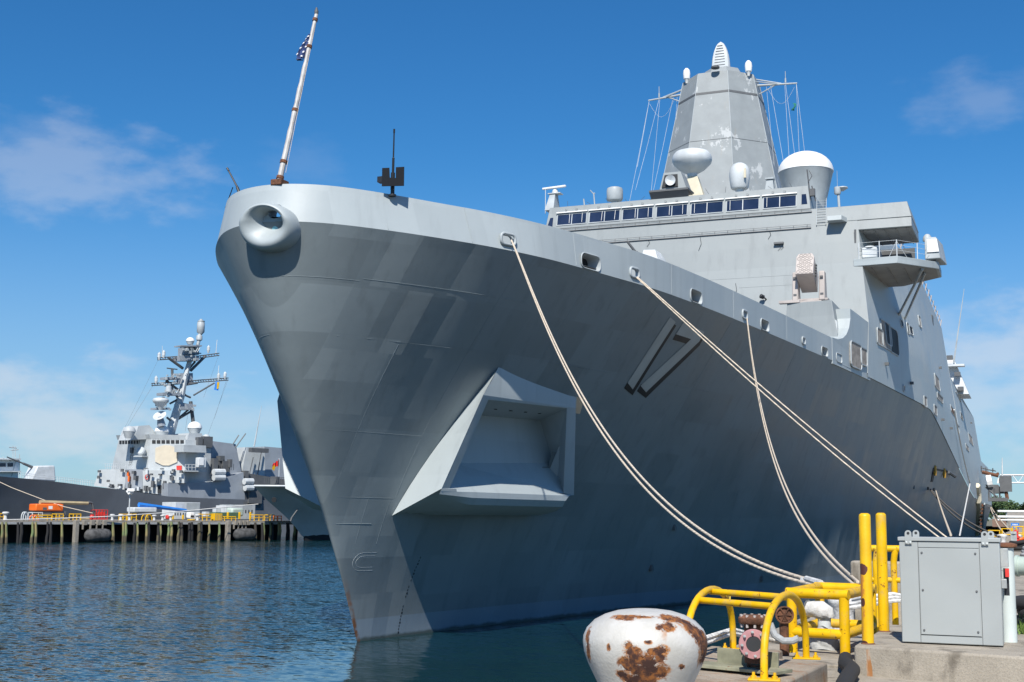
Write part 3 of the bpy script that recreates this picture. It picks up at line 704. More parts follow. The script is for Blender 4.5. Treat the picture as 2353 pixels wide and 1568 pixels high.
for u, z0, z1 in ((7.9, 23.3, 22.9), (8.1, 23.3, 22.95), (2.3, 24.3, 23.3), (-1.5, 24.4, 23.9), (7.2, 24.4, 23.8), (4.95, 20.7, 19.7)): mb.tube([fr(u, z0, 0.05), fr(u + 0.1, (z0 + z1) / 2, 0.06), fr(u - 0.08, z1, 0.05)], 0.013, 4)
each(mb, 'loose_cable', M['black'], fwall)
q = fr(7.0, 19.5, 0.3); mb = MB(); mb.tube([fr(7.1, 19.4), q], 0.05, 6); mb.lathe(q, [(0.0001, 0), (0.14, 0.02), (0.16, 0.25), (0.12, 0.3), (0.0001, 0.3)], 12, (-0.8, -0.6, 0.35)); mb.build('floodlight', M['black'], fwall, smooth=True)
mb = MB(); mb.tube([fr(4.4, 18.9, 0.05), fr(4.9, 18.75, 0.07), fr(5.3, 18.9, 0.07), fr(6.1, 18.85, 0.06)], 0.02, 5); mb.tube([fr(4.4, 19.05, 0.05), fr(6.1, 19.02, 0.06)], 0.014, 5); each(mb, 'pipe_run', M['dgrey'], fwall)
# bridge wing (port and its twin to starboard)
for sd in (1, -1):
    W = lambda u, s, z: V((XC + sd * u, s, z))
    mb = MB()
    def wing(u0, u1, z0, z1, s1_, tp):
        y0 = 86 + (z0 - 17.4) * 0.23 - 0.03; y1 = 86 + (z1 - 17.4) * 0.23 - 0.03
        mb.hexa([W(u0, y0, z0), W(u1, y0, z0), W(u1, s1_, z0), W(u0, s1_, z0)], [W(u0, y1, z1), W(u1 - tp, y1, z1), W(u1 - tp, s1_, z1), W(u0, s1_, z1)])
    wing(10.4, 16.66, 24.70, 25.805, 93.2, 0.28)
    wg = mb.build('bridge_wing', M['house'], ship, bevel=0.03)
    mb = MB(); y0 = 86 + (24.02 - 17.4) * .23 + 0.02; y1 = 86 + (24.70 - 17.4) * .23 + 0.02
    mb.hexa([W(12.6, y0, 24.02), W(16.66, y0, 24.02), W(16.66, 93.2, 24.02), W(12.6, 93.2, 24.02)], [W(12.6, y1, 24.695), W(16.63, y1, 24.695), W(16.63, 93.2, 24.695), W(12.6, 93.2, 24.695)])
    mb.build('wing_skirt', M['house'], wg, bevel=0.02)
    mb = MB(); mb.box(W(14.9, 90.5, 24.0), (3.3, 5.2, 0.02)); 
    for i in range(5): mb.box(W(13.5 + i * 0.7, 90.5, 23.97), (0.05, 5.2, 0.08))
    mb.build('wing_soffit', M['under'], wg)
    # balcony below
    poly = [(12.9, 86.9), (15.75, 86.65), (18.15, 89.75), (18.10, 93.0), (15.3, 95.8), (12.9, 95.8)]
    mb = MB(); mb.hexa([W(a, b, 21.40) for a, b in poly], [W(a, b, 21.88) for a, b in poly]); sp = mb.build('balcony', M['side'], ship, bevel=0.02)
    mb = MB(); mb.hexa([W(a * 0.995, b, 21.37) for a, b in [(13.1, 87.0), (15.7, 86.75), (18.05, 89.8), (18.0, 92.9), (15.25, 95.6), (13.1, 95.6)]], [W(a * 0.995, b, 21.398) for a, b in [(13.1, 87.0), (15.7, 86.75), (18.05, 89.8), (18.0, 92.9), (15.25, 95.6), (13.1, 95.6)]])
    for i in range(4): mb.box(W(14.0 + i * 1.0, 91.2, 21.33), (0.05, 7.5 - i * 1.1, 0.07))
    mb.build('balcony_soffit', M['under'], sp)
    mb = MB(); mb.box(W(13.0, 91.5, 22.9), (0.12, 8.4, 2.2)); mb.box(W(14.6, 95.2, 23.0), (3.2, 0.15, 2.1)); mb.build('balcony_back', M['dgrey'], sp)
    mb = MB()
    posts = [(13.25, 86.98), (14.6, 86.85), (15.72, 86.8), (16.9, 88.3), (18.0, 89.9)]
    for a, b in posts: mb.tube([W(a, b, 21.88), W(a, b, 23.0)], 0.035, 6)
    for z in (22.3, 22.65, 22.97): mb.tube([W(a, b, z) for a, b in posts], 0.012, 5)
    mb.tube([W(15.72, 86.8, 22.9), W(16.3, 87.6, 21.88)], 0.018, 5); mb.tube([W(15.72, 86.8, 22.9), W(15.2, 86.9, 21.88)], 0.018, 5)
    mb.build('balcony_rail', M['lgrey'], sp)
    mb = MB(); mb.box(W(13.9, 87.6, 22.35), (1.0, 0.6, 0.7)); mb.lathe(W(13.9, 87.6, 22.7), [(0.45, 0), (0.3, 0.12), (0.0001, 0.16)], 10); mb.build('deck_locker', M['lgrey'], sp, bevel=0.06)
    # fat lamp housing at the outer corner
    mb = MB(); a = [(17.3, 89.3), (18.3, 89.3), (18.55, 92.0), (17.3, 92.0)]
    mb.hexa([W(u, s, 22.05) for u, s in a], [W(u - 0.25 * (u > 18), s + 0.1, 23.55) for u, s in a]); sb = mb.build('signal_housing', M['grey'], sp, bevel=0.05)
    mb = MB(); mb.hexa([W(17.45, 89.28, 22.5), W(18.22, 89.28, 22.5), W(18.1, 89.34, 23.4), W(17.45, 89.34, 23.4)], [W(17.45, 89.24, 22.5), W(18.22, 89.24, 22.5), W(18.1, 89.30, 23.4), W(17.45, 89.30, 23.4)]); mb.build('housing_cover', M['white'], sb)
    mb = MB(); mb.lathe(W(17.4, 90.6, 23.55), [(0.3, 0), (0.3, 0.15), (0.26, 0.3), (0.15, 0.45), (0.0001, 0.5)], 14); mb.build('small_dome', M['grey'], sb, smooth=True)
    mb = MB(); mb.tube([W(17.15, 88.9, 21.3), W(bs(98, 19.6), 98.2, 19.7)], 0.09, 8); mb.tube([W(17.2, 90.4, 21.3), W(bs(100, 19.6), 100.6, 19.7)], 0.09, 8); each(mb, 'balcony_strut', M['grey'], sp)
# ---- things on the bridge roof
mb = MB(); mb.lathe((XC + 0.4, 93, 30.46), [(0.36, -0.25), (0.40, 0.0), (0.95, 0.32), (1.42, 0.78), (1.5, 1.02), (1.5, 1.2), (1.44, 1.45), (1.25, 1.68), (0.9, 1.80), (0.5, 1.85), (0.0001, 1.87)], 40)
rd = mb.build('radar_dome', M['lgrey'], ship, smooth=True)
mb = MB(); mb.hexa([V((XC + a, b, 27.55)) for a, b in ((0.0, 92.3), (1.7, 92.3), (1.6, 94), (0.0, 94))], [V((XC + a, b, 30.25)) for a, b in ((0.1, 92.7), (0.85, 92.7), (0.8, 93.5), (0.1, 93.5))]); mb.build('dome_pedestal', M['cream'], rd, bevel=0.03)
mb = MB(); mb.lathe((XC + 4.22, 92, 28.72), [(0.30, -0.6), (0.30, -0.02), (0.60, 0.0), (0.66, 0.1), (0.75, 0.85), (0.75, 1.15), (0.70, 1.5), (0.52, 1.8), (0.28, 1.94), (0.0001, 1.98)], 30); d2 = mb.build('satellite_dome', M['lgrey'], ship, smooth=True)
mb = MB(); mb.box((XC + 4.78, 91.3, 29.7), (0.16, 0.12, 0.7)); mb.build('dome_float', M['cream'], d2)
mb = MB(); mb.lathe((XC + 8.42, 96, 30.55), [(1.15, -4.8), (1.2, -3.6), (1.45, -2.4), (2.02, -0.05), (2.06, 0.0)], 40); d3 = mb.build('satellite_dome', M['grey'], ship, smooth=True)
mb = MB(); mb.lathe((XC + 8.42, 96, 30.56), [(2.07, 0.0)] + [(2.07 * math.cos(R(a)), 1.62 * math.sin(R(a))) for a in range(10, 90, 10)] + [(0.0001, 1.62)], 40); mb.build('dome_cap', M['white'], d3, smooth=True)
mb = MB(); mb.lathe((XC - 5.12, 91, 28.42), [(0.25, -0.9), (0.25, -0.1), (0.56, -0.02), (0.62, 0.1), (0.62, 0.75), (0.57, 0.92), (0.4, 1.0), (0.0001, 1.02)], 28); mb.build('satellite_dome', M['grey'], ship, smooth=True)
# loud-hailer housing over the centre window
mb = MB(); Q = lambda u, s, z: V((XC + u, s, z))
mb.hexa([Q(-1.0, 88.7, 28.28), Q(1.05, 88.7, 28.28), Q(1.05, 90.6, 28.2), Q(-1.0, 90.6, 28.2)], [Q(-0.72, 88.9, 29.62), Q(0.55, 88.9, 29.62), Q(0.62, 90.4, 29.55), Q(-0.72, 90.4, 29.55)])
hh = mb.build('hailer_housing', M['house'], ship, bevel=0.03)
mb = MB(); mb.hexa([Q(-0.80, 88.69, 28.45), Q(0.42, 88.69, 28.45), Q(0.34, 88.87, 29.42), Q(-0.62, 88.87, 29.42)], [Q(-0.80, 88.64, 28.45), Q(0.42, 88.64, 28.45), Q(0.34, 88.83, 29.42), Q(-0.62, 88.83, 29.42)]); mb.build('hailer_opening', M['dark'], hh)
mb = MB(); mb.lathe(Q(-0.12, 88.62, 28.92), [(0.06, 0.0), (0.10, 0.04), (0.36, 0.20), (0.38, 0.22), (0.34, 0.2), (0.0001, 0.03)], 20, (0.15, -1, -0.12)); mb.build('hailer_horn', M['lgrey'], hh, smooth=True, ang=60)
mb = MB(); mb.hexa([Q(-1.55, 87.9, 27.98), Q(1.35, 87.9, 27.98), Q(1.2, 90.3, 28.2), Q(-1.0, 90.3, 28.2)], [Q(-1.55, 87.9, 28.12), Q(1.35, 87.9, 28.12), Q(1.2, 90.3, 28.3), Q(-1.0, 90.3, 28.3)]); mb.quad(Q(-1.5, 88.35, 27.5), Q(1.3, 88.35, 27.5), Q(1.35, 87.95, 27.99), Q(-1.55, 87.95, 27.99)); mb.build('hailer_hood', M['dgrey'], hh)
# navigation radar on its post at the starboard corner
mb = MB(); mb.hexa([Q(-9.9, 88.6, 27.5), Q(-9.2, 88.6, 27.5), Q(-9.2, 90.2, 27.5), Q(-9.9, 90.2, 27.5)], [Q(-9.75, 89.4, 29.0), Q(-9.35, 89.4, 29.0), Q(-9.35, 90.0, 29.0), Q(-9.75, 90.0, 29.0)]); nr = mb.build('navigation_radar', M['grey'], ship)
mb = MB(); mb.lathe(Q(-9.5, 89.8, 29.0), [(0.28, 0), (0.22, 0.25), (0.12, 0.4)], 12); mb.box(Q(-9.4, 89.6, 28.95), (1.0, 0.7, 0.06)); mb.build('radar_turntable', M['lgrey'], nr)
mb = MB(); mb.box(Q(-9.55, 89.7, 29.50), (2.0, 0.2, 0.16), R(-8)); mb.build('radar_bar', M['white'], nr, bevel=0.04)
mb = MB(); mb.tube([Q(-9.95, 88.9, 27.3), Q(-9.95, 88.9, 29.2)], 0.03, 5); mb.build('radar_conduit', M['lgrey'], nr)
mb = MB()
for u, s, z0, z1 in ((-7.0, 89.5, 27.5, 28.35), (-6.2, 89.5, 27.5, 28.7), (-6.2, 89.5, 28.7, 28.71)): mb.tube([Q(u, s, z0), Q(u - 0.1, s, z1)], 0.05, 6)
mb.tube([Q(-6.3, 89.5, 28.65), Q(-6.55, 89.4, 28.95)], 0.04, 6); each(mb, 'vent_pipe', M['grey'], ship)
mb = MB(); mb.hexa([Q(6.2, 90.8, 27.5), Q(7.0, 90.8, 27.5), Q(7.0, 91.6, 27.5), Q(6.2, 91.6, 27.5)], [Q(6.4, 91.0, 28.95), Q(6.85, 91.0, 28.95), Q(6.85, 91.5, 28.95), Q(6.4, 91.5, 28.95)]); mb.box(Q(6.62, 91.2, 29.05), (0.62, 0.6, 0.12)); mb.build('vent_trunk', M['grey'], ship)
mb = MB()
for i in range(12): mb.tube([Q(-8 + i * 1.5 + random.uniform(-.4, .4), 88.45, 27.55), Q(-8 + i * 1.5, 88.4, 27.6 + random.uniform(.15, .45))], 0.012, 4)
for i in range(2): mb.tube([Q(9.9 + i * 0.35, 88.6, 26.5), Q(9.7 + i * 0.3, 88.6, 28.8 - i * 1.2)], 0.05, 6)
mb.box(Q(10.05, 88.5, 27.1), (0.35, 0.3, 0.5)); mb.tube([Q(9.85, 88.55, 28.7), Q(10.05, 88.5, 28.3), Q(9.8, 88.5, 27.9)], 0.03, 5); each(mb, 'roof_fitting', M['dgrey'], ship)
mb = MB(); mb.tube([Q(11.65, 90, 25.8), Q(11.6, 90, 27.3)], 0.09, 8); mb.lathe(Q(11.55, 90, 27.2), [(0.2, 0), (0.24, 0.1), (0.24, 0.5), (0.1, 0.55)], 12); mb.lathe(Q(11.85, 90.2, 27.65), [(0.1, -0.2), (0.40, 0), (0.38, 0.07), (0.1, 0.1)], 14); mb.tube([Q(11.55, 90, 27.7), Q(11.55, 90, 28.9)], 0.015, 4); mb.build('antenna_post', M['grey'], ship, smooth=True)

# ---- enclosed octagonal mast
MS = 105.0
def octo(z): 
    r = 4.65 - 0.208 * (z - 34.9)
    return r
mb = MB(); PH = R(22.5)
mb.lathe((XC, MS, 0), [(octo(25.9), 25.9), (octo(39.55), 39.55)], 8, ph=PH)
mast = mb.build('enclosed_mast', M['mast'], ship)
mb = MB(); mb.lathe((XC, MS, 0), [(octo(39.75), 39.75), (octo(41.55), 41.55), (octo(41.6) - 0.12, 41.6)], 8, ph=PH); mb.build('mast_crown', M['mast'], mast)
mb = MB()
for z, h in ((39.55, 0.2), (35.35, 0.03), (30.4, 0.03)): mb.lathe((XC, MS, z), [(octo(z) + 0.02, 0.0), (octo(z + h) + 0.02, h)], 8, ph=PH)
mb.build('mast_seam', M['dgrey'], mast)
mb = MB()
for k in range(8):
    a = PH + k * PI / 4; mb.tube([V((XC + octo(z) * math.cos(a), MS + octo(z) * math.sin(a), z)) for z in (26, 41.5)], 0.03, 5)
mb.build('mast_edge_trim', M['grey'], mast)
mb = MB(); mb.lathe((XC + 0.25, MS - 0.3, 41.55), [(2.0, 0), (1.55, 0.8), (1.5, 0.85)], 8, ph=PH); mb.build('mast_cap', M['mast'], mast)
mb = MB(); n = 14                                     # ogive with a flat louvred front
rows = []
for i in range(n + 1):
    z = 42.35 + 2.65 * i / n; f = 1 - (i / n) ** 2.2; r_ = 0.78 * max(f, 0.0) ** 0.6 + 0.02
    rows.append([V((XC + 0.15 + r_ * math.cos(a), MS - 0.6 + max(r_ * math.sin(a), -0.42 * r_), z)) for a in [2 * PI * j / 24 for j in range(25)]])
mb.grid(rows); fin = mb.build('mast_vent', M['lgrey'], mast, smooth=True, ang=30)
mb = MB()
for i in range(9):
    z = 42.6 + i * 0.25; f = 1 - ((z - 42.35) / 2.65) ** 2.2; r_ = 0.78 * f ** 0.6 * 0.80
    mb.box((XC + 0.12, MS - 0.6 - 0.345 * r_ / 0.8 - 0.06, z), (1.5 * r_, 0.06, 0.04))
each(mb, 'vent_slat', M['dgrey'], fin)
for u, s, z in ((-2.55, 103.2, 41.55), (2.75, 103.2, 41.55)):
    mb = MB(); mb.lathe((XC + u, s, z), [(0.1, -0.3), (0.18, 0.0), (0.27, 0.1), (0.31, 0.55), (0.26, 0.85), (0.12, 1.02), (0.0001, 1.05)], 18); mb.build('small_dome', M['white'], mast, smooth=True)
mb = MB(); mb.lathe((XC + 0.3, 101.6, 41.7), [(0.36, 0), (0.36, 0.12), (0.2, 0.2), (0.0001, 0.22)], 14); mb.build('mast_lamp', M['dgrey'], mast)
for sd in (1, -1):
    mb = MB(); e = V((XC + sd * 6.45, MS, 40.75)); b0 = V((XC + sd * 3.0, MS, 40.95))
    mb.tube([b0, e], [0.11, 0.07], 8); mb.tube([b0 + V((0, 0, 0.55)), lerp(b0, e, 0.62) + V((0, 0, 0.05))], 0.06, 6); mb.tube([b0 + V((0, -1.2, 0)), lerp(b0, e, 0.55)], 0.05, 6); mb.tube([b0 + V((0, 0, -0.9)), lerp(b0, e, 0.5)], 0.05, 6)
    mb.tube([lerp(b0, e, 0.72), lerp(b0, e, 0.72) + V((0, 0, 1.1))], 0.03, 5); mb.lathe(lerp(b0, e, 0.72), [(0.07, 0.1), (0.07, 0.5)], 6)
    yd = mb.build('mast_yard', M['grey'], mast)
    mb = MB()
    for f, du, zb, ds in ((0.98, 0.8, 27.8, -4), (0.98, 0.3, 31.0, -3), (0.72, 0.9, 28.5, -5), (0.70, 0.35, 29.0, -2), (0.35, 1.1, 28.0, -4), (0.25, 0.5, 29.0, -1)):
        a = lerp(b0, e, f); 
        if sd < 0: zb += 3.0; du *= 0.35
        b = V((a.x + sd * du * 2.2, a.y + ds, zb))
        mb.tube([a, lerp(a, b, 0.5) + V((0, 0, -0.12)), b], 0.013, 4, cap=False)
    a = lerp(b0, e, 0.95); b = lerp(b0, e, 0.3); mb.tube([lerp(a, b, i / 8) + V((0, -0.3, -0.4 - 1.4 * math.sin(PI * i / 8))) for i in range(9)], 0.011, 4, cap=False)
    mb.build('signal_halyard', M['lgrey'], yd)
q = onY(s3(1742, 492), 103); mb = MB()
rows = [[q + V((0.12 * math.sin(i * 1.3) - 0.05 * j, 0.1 * math.sin(j + i), 0.35 - 0.16 * i)) + V((0.12 * j - 0.15, 0, 0)) for j in range(4)] for i in range(5)]
mb.grid(rows); t = NT('green_cloth'); t.fin((0.02, 0.18, 0.13), 0.85)
fo2 = mb.build('signal_flag', t.m, None, loc=tuple(q), smooth=True); mo = fo2.modifiers.new('thick', 'SOLIDIFY'); mo.thickness = 0.02
tag(fo2, 'small dark green signal flag tangled in the halyards right of the tall mast', 'flag')

# ---- foredeck: gun turret, launcher and its platform, step in the ship's side
g0 = onY(s4(340, 560), 74.0)
T = lambda u, s, z: V((g0.x + u, g0.y + s, g0.z + z))
mb = MB(); mb.hexa([T(-0.75, -1.0, -3.6), T(1.0, -1.0, -3.6), T(1.7, 2.2, -3.6), T(-0.75, 2.2, -3.6)], [T(-0.6, -0.8, 0.02), T(0.65, -0.8, 0.0), T(1.55, 1.6, -0.45), T(-0.7, 1.6, -0.3)]); tu = mb.build('gun_turret', M['grey'], ship, bevel=0.03)
mb = MB(); mb.hexa([T(-0.52, -0.7, 0.0), T(0.55, -0.7, 0.0), T(0.75, 0.6, 0.0), T(-0.52, 0.6, 0.0)], [T(-0.40, -0.5, 0.66), T(0.33, -0.5, 0.62), T(0.42, 0.5, 0.58), T(-0.40, 0.5, 0.62)]); mb.build('turret_head', M['lgrey'], tu, bevel=0.03)
gb = onY(s4(180, 432), 73.0); mb = MB(); gr = T(-0.62, -0.5, 0.2); mb.tube([gr, lerp(gr, gb, 0.32), lerp(gr, gb, 0.34), gb], [0.17, 0.14, 0.09, 0.075], 8); mb.build('gun_barrel', M['dgrey'], tu, smooth=True)
# launcher platform
mb = MB(); mb.hexa([Q(9.4, 79.6, 14), Q(13.0, 79.2, 14), Q(13.0, 86.1, 14), Q(9.4, 86.1, 14)], [Q(9.6, 80.2, 18.02), Q(12.4, 79.8, 18.02), Q(12.4, 86.2, 18.02), Q(9.6, 86.2, 18.02)]); lp = mb.build('launcher_platform', M['house'], ship, bevel=0.02)
mb = MB(); mb.prism([Q(12.45 + 0.15 * 0, 79.72, 16.15) + V((a, -abs(a) * 0.0, b)) for a, b in rrect(0.55, 1.25, 0.2)], V((0, -0.06, 0))); mb.build('hatch_door', M['lgrey'], lp)
mb = MB(); mb.box(Q(9.75, 80.3, 18.1), (1.3, 0.5, 0.16)); mb.box(Q(11, 80.6, 18.08), (1.4, 0.6, 0.12)); mb.build('platform_grating', M['tan'], lp)
LC = Q(10.72, 81.6, 0.0)
def L(u, s, z): return V((LC.x + u, LC.y + s, z))
mb = MB(); mb.lathe(L(0, 0.4, 18.02), [(0.85, 0), (0.85, 0.18), (0.6, 0.22), (0.6, 0.4)], 20); mb.box(L(0.05, 0.4, 18.42), (2.3, 0.9, 0.12)); ln = mb.build('missile_launcher', M['tan'], ship, smooth=True)
for u in (-0.84, 0.84):
    mb = MB(); mb.hexa([L(u - 0.2, -0.1, 18.35), L(u + 0.2, -0.1, 18.35), L(u + 0.2, 0.9, 18.35), L(u - 0.2, 0.9, 18.35)], [L(u - 0.17, 0.05, 20.25), L(u + 0.17, 0.05, 20.25), L(u + 0.17, 0.75, 20.25), L(u - 0.17, 0.75, 20.25)]); ar = mb.build('launcher_arm', M['tan'], ln, bevel=0.06)
    mb = MB()
    for z in (18.75, 19.85): mb.box(L(u, -0.07, z), (0.2, 0.05, 0.12))
    each(mb, 'arm_latch', M['dgrey'], ar)
ax = V((0, -0.906, 0.423)); axu = V((0, 0.423, 0.906)); axr = V((1, 0, 0)); bc = L(-0.12, 0.2, 20.35)
def BX(a, b, c): return bc + axr * a + axu * b + ax * c
mb = MB(); pr = [(-0.56, -0.78), (0.56, -0.78), (0.56, 0.55), (0.42, 0.80), (-0.42, 0.80), (-0.56, 0.55)]
mb.hexa([BX(a * 0.9, b * 0.9, -1.5) for a, b in pr], [BX(a, b, 0.75) for a, b in pr]); bx = mb.build('launch_tube_box', M['tan'], ln, bevel=0.03)
mb = MB()
for r_ in range(6):
    cnt = 3 if r_ % 2 == 0 else 4
    for k in range(cnt):
        c_ = BX((k - (cnt - 1) / 2) * 0.255, 0.65 - r_ * 0.255, 0.752); mb.tube([c_ + axr * 0.10 * math.cos(2 * PI * i / 14) + axu * 0.10 * math.sin(2 * PI * i / 14) for i in range(14)], 0.026, 5, closed=True)
each(mb, 'tube_cover', M['dtan'], bx)
mb = MB()
for i in range(5):
    mb.box(BX(0.60, 0.3 - i * 0.2, 0.1), (0.06, 0.5, 0.1))
each(mb, 'box_fin', M['dgrey'], bx)
# notch: raised side plate between foredeck and superstructure
mb = MB()
prof = [(76.6, 15.26), (77.9, 15.30), (79.0, 15.5), (79.9, 15.85), (80.6, 16.35), (81.0, 17.0), (81.0, 17.62), (86.1, 17.42), (86.1, 13.6), (76.6, 13.7)]
vs = [[V((XC + bk(s - 35.75) + (0.02 if o == 0 else -0.9), s, z)) for s, z in prof] for o in (0, 1)]
mb.hexa(vs[0], vs[1]); mb.build('step_plate', M['side'], ship)
# the strip of side between the bulwark's end and the superstructure keeps the knuckle line
# ---- port side openings
def side_panel(name, m, p, q, parent, off=0.03, rim=True):
    a = side_hit(p); b = side_hit(q)
    s0_, s1_ = min(a.y, b.y), max(a.y, b.y); z0, z1 = min(a.z, b.z), max(a.z, b.z)
    mb = MB(); w, h = s1_ - s0_, z1 - z0; r_ = min(w, h) * 0.2
    pts = [(x + (s0_ + s1_) / 2, y + (z0 + z1) / 2) for x, y in rrect(w, h, r_, 3)]
    mb.prism([V((XC + bs(s, z) + off, s, z)) for s, z in pts], V((-0.1, 0, 0)))
    o = mb.build(name, m, parent)
    if rim:
        mb = MB(); mb.tube([V((XC + bs(s, z) + off, s, z)) for s, z in pts], 0.05, 5, closed=True); mb.build('opening_rim', M['grey'], o)
    return o
side = [o for o in ship.children if o.name.startswith('side_wall')][0]
for nm, m, p, q in (('boarded_opening', 'wood', s5(518, 1165), s5(606, 1400)), ('boarded_opening', 'wood', s5(596, 1215), s5(648, 1372)),
                    ('boarded_opening', 'wood', s5(725, 1060), s5(775, 1215)), ('boarded_opening', 'wood', s5(748, 990), s5(838, 1250)),
                    ('side_opening', 'dark', s5(782, 1010), s5(845, 1215)), ('side_opening', 'dark', s5(815, 1045), s5(900, 1292)),
                    ('side_vent', 'dark', s5(908, 998), s5(934, 1065)), ('side_vent', 'dark', s5(955, 1022), s5(985, 1120)), ('side_vent', 'dark', s5(975, 1045), s5(1012, 1128)),
                    ('boarded_opening', 'wood', s5(1046, 965), s5(1078, 1070)), ('boarded_opening', 'wood', s5(1175, 1420), s5(1222, 1567)), ('side_vent', 'wood', s5(930, 1515), s5(945, 1567)),
                    ('boarded_opening', 'wood', s6(1300, 35), s6(1330, 145)), ('boarded_opening', 'wood', s6(1425, 0), s6(1480, 110)), ('side_vent', 'wood', s6(1395, 115), s6(1425, 225)),
                    ('side_opening', 'rusty', s6(1548, 118), s6(1605, 250)), ('boarded_opening', 'wood', s6(1715, 380), s6(1765, 505)), ('boarded_opening', 'wood', s6(1690, 480), s6(1725, 560)),
                    ('side_vent', 'rusty', s6(1600, 280), s6(1635, 330)), ('side_vent', 'dark', s6(1640, 180), s6(1670, 270)), ('side_vent', 'wood', s6(1600, 0), s6(1650, 90))):
    side_panel(nm, M[m], p, q, side)
for p in (s5(795, 1350), s5(990, 1500), s5(1215, 1380), s6(1550, 340), s6(1470, 260), s6(1740, 290), s6(1650, 240)):
    a = side_hit(p); mb = MB(); mb.box(a + V((0.12, 0, 0)), (0.25, 0.3, 0.2)); mb.build('side_fitting', M['dgrey'], side)
# rigging poles and lockers along the roof edge aft of the wing
mb = MB()
for i in range(14):
    s = 104 + i * 3.4; mb.tube([V((XC + bs(s, 25.8) - 0.05, s, 25.7)), V((XC + bs(s, 25.8) + 0.10, s, 26.5))], 0.06, 5)
mb.tube([V((XC + bs(s, 25.8), s, 26.4)) for s in (104, 120, 148)], 0.03, 4); mb.build('roof_edge_rail', M['tan'], ship)
a = onX(s5(1130, 1010), XC + 14.6); mb = MB(); mb.box(a, (0.9, 1.4, 0.9)); mb.lathe(a, [(0.3, 0.4), (0.2, 0.8), (0.0001, 0.9)], 10); mb.build('lamp_box', M['dgrey'], ship)
# lower after house, flight deck and gear
S2 = [150 + 4 * i for i in range(24)]
def top2(s): return 20.4 if s < 214 else 13.6
mb = MB()
for sd in (1, -1):
    for lo, hi in ((150, 214), (214, 243.8)):
        st_ = [lo + (hi - lo) * i / 12.0 for i in range(13)]
        mb.grid([[V((XC + sd * bs(s, zk(s) + (top2(lo) - zk(s)) * j / 8.0), s, zk(s) + 0.003 + (top2(lo) - zk(s)) * j / 8.0)) for s in st_] for j in range(9)])
for lo, hi, z in ((150, 214, 20.4), (214, 243.8, 13.6)): mb.quad(*[V((XC + sd * bs(s, z), s, z)) for sd, s in ((-1, lo), (1, lo), (1, hi), (-1, hi))])
mb.quad(*[V((XC + sd * 14.3, 214, z)) for sd, z in ((-1, 13.5), (1, 13.5), (1, 20.4), (-1, 20.4))])
mb.build('after_house', M['side'], ship, smooth=True, ang=30)
# second mast tower with rusty stack
tb = onX(s5(1290, 1560), XC + 9.0); 
mb = MB(); x0 = XC + 9.5; tw = 168.0
a = onY(s5(1212, 1310), tw); b = onY(s5(1330, 1320), tw); c_ = onY(s5(1240, 1565), tw); d_ = onY(s5(1395, 1565), tw)
hw = (b.x - a.x)
mb.hexa([V((a.x - 7, tw, 20)), V((d_.x + 0.8, tw, 20)), V((d_.x + 0.8, tw + 7, 20)), V((a.x - 7, tw + 7, 20))], [V((a.x - 5, tw + 1, a.z)), V((b.x, tw + 1, a.z)), V((b.x, tw + 6, a.z)), V((a.x - 5, tw + 6, a.z))])
am = mb.build('after_mast', M['lgrey'], ship)
q0 = onY(s5(1195, 1265), tw + 2); q1 = onY(s5(1262, 1305), tw + 2); mb = MB(); mb.hexa([V((q0.x - 2, tw + 2, q1.z - .3)), V((q1.x, tw + 2, q1.z - .3)), V((q1.x, tw + 4, q1.z - .3)), V((q0.x - 2, tw + 4, q1.z - .3))], [V((q0.x - 2, tw + 2, q0.z)), V((q1.x - .3, tw + 2, q0.z)), V((q1.x - .3, tw + 4, q0.z)), V((q0.x - 2, tw + 4, q0.z))]); mb.build('rusty_stack', M['rusty'], am)
w0 = onY(s5(1330, 1345), tw); w1 = onY(s5(1413, 760), tw)
mb = MB(); mb.tube([w0, lerp(w0, w1, 0.5), w1], [0.13, 0.08, 0.03], 6); mb.build('whip_antenna', M['grey'], am)
mb = MB(); mb.box(w0 + V((0.2, 0, -0.3)), (2.2, 1.5, 0.25)); mb.build('antenna_bracket', M['lgrey'], am)
mb = MB()
for x, y in ((1215, 1390), (1360, 1430), (1385, 1545), (1255, 1480), (1300, 1300)): mb.box(onY(s5(x, y), tw - 0.3), (0.7, 0.7, 0.5))
each(mb, 'mast_fitting', M['dgrey'], am)
# stair trunk and boat platform near the stern
def atX(p, u): return onX(p, XC + u)
q = [atX(p, 15.6) for p in (sC(1010, 520), sC(1230, 560), sC(1350, 760), sC(1200, 900))]
sx = 196.0
A_ = onY(sC(1070, 690), sx); B_ = onY(sC(1310, 800), sx); T_ = onY(sC(1150, 600), sx); 
mb = MB(); mb.prism([onY(sC(*p), sx) for p in ((1062, 690), (1225, 690), (1315, 800), (1135, 800))], V((0, 5, 0))); sponson = mb.build('stern_platform', M['dgrey'], ship)
mb = MB(); mb.tube([onY(sC(1085, 650), sx), onY(sC(1150, 640), sx)], 0.9, 10); mb.build('platform_locker', M['white'], sponson)
mb = MB(); mb.hexa([onY(sC(x, 672), sx + d_) for x, d_ in ((1215, 0), (1285, 0), (1285, 1.5), (1215, 1.5))], [onY(sC(x, 600), sx + d_) for x, d_ in ((1228, 0), (1272, 0), (1272, 1.5), (1228, 1.5))]); mb.build('platform_locker', M['white'], sponson)
mb = MB(); a = onY(sC(1020, 525), sx); b = onY(sC(1235, 575), sx); mb.tube([a, b], 0.28, 6); mb.tube([onY(sC(1180, 570), sx), onY(sC(1240, 540), sx)], 0.2, 6); mb.tube([onY(sC(1330, 760), sx), onY(sC(1350, 880), sx)], 0.28, 6); each(mb, 'platform_davit', M['rusty'], sponson)
mb = MB()
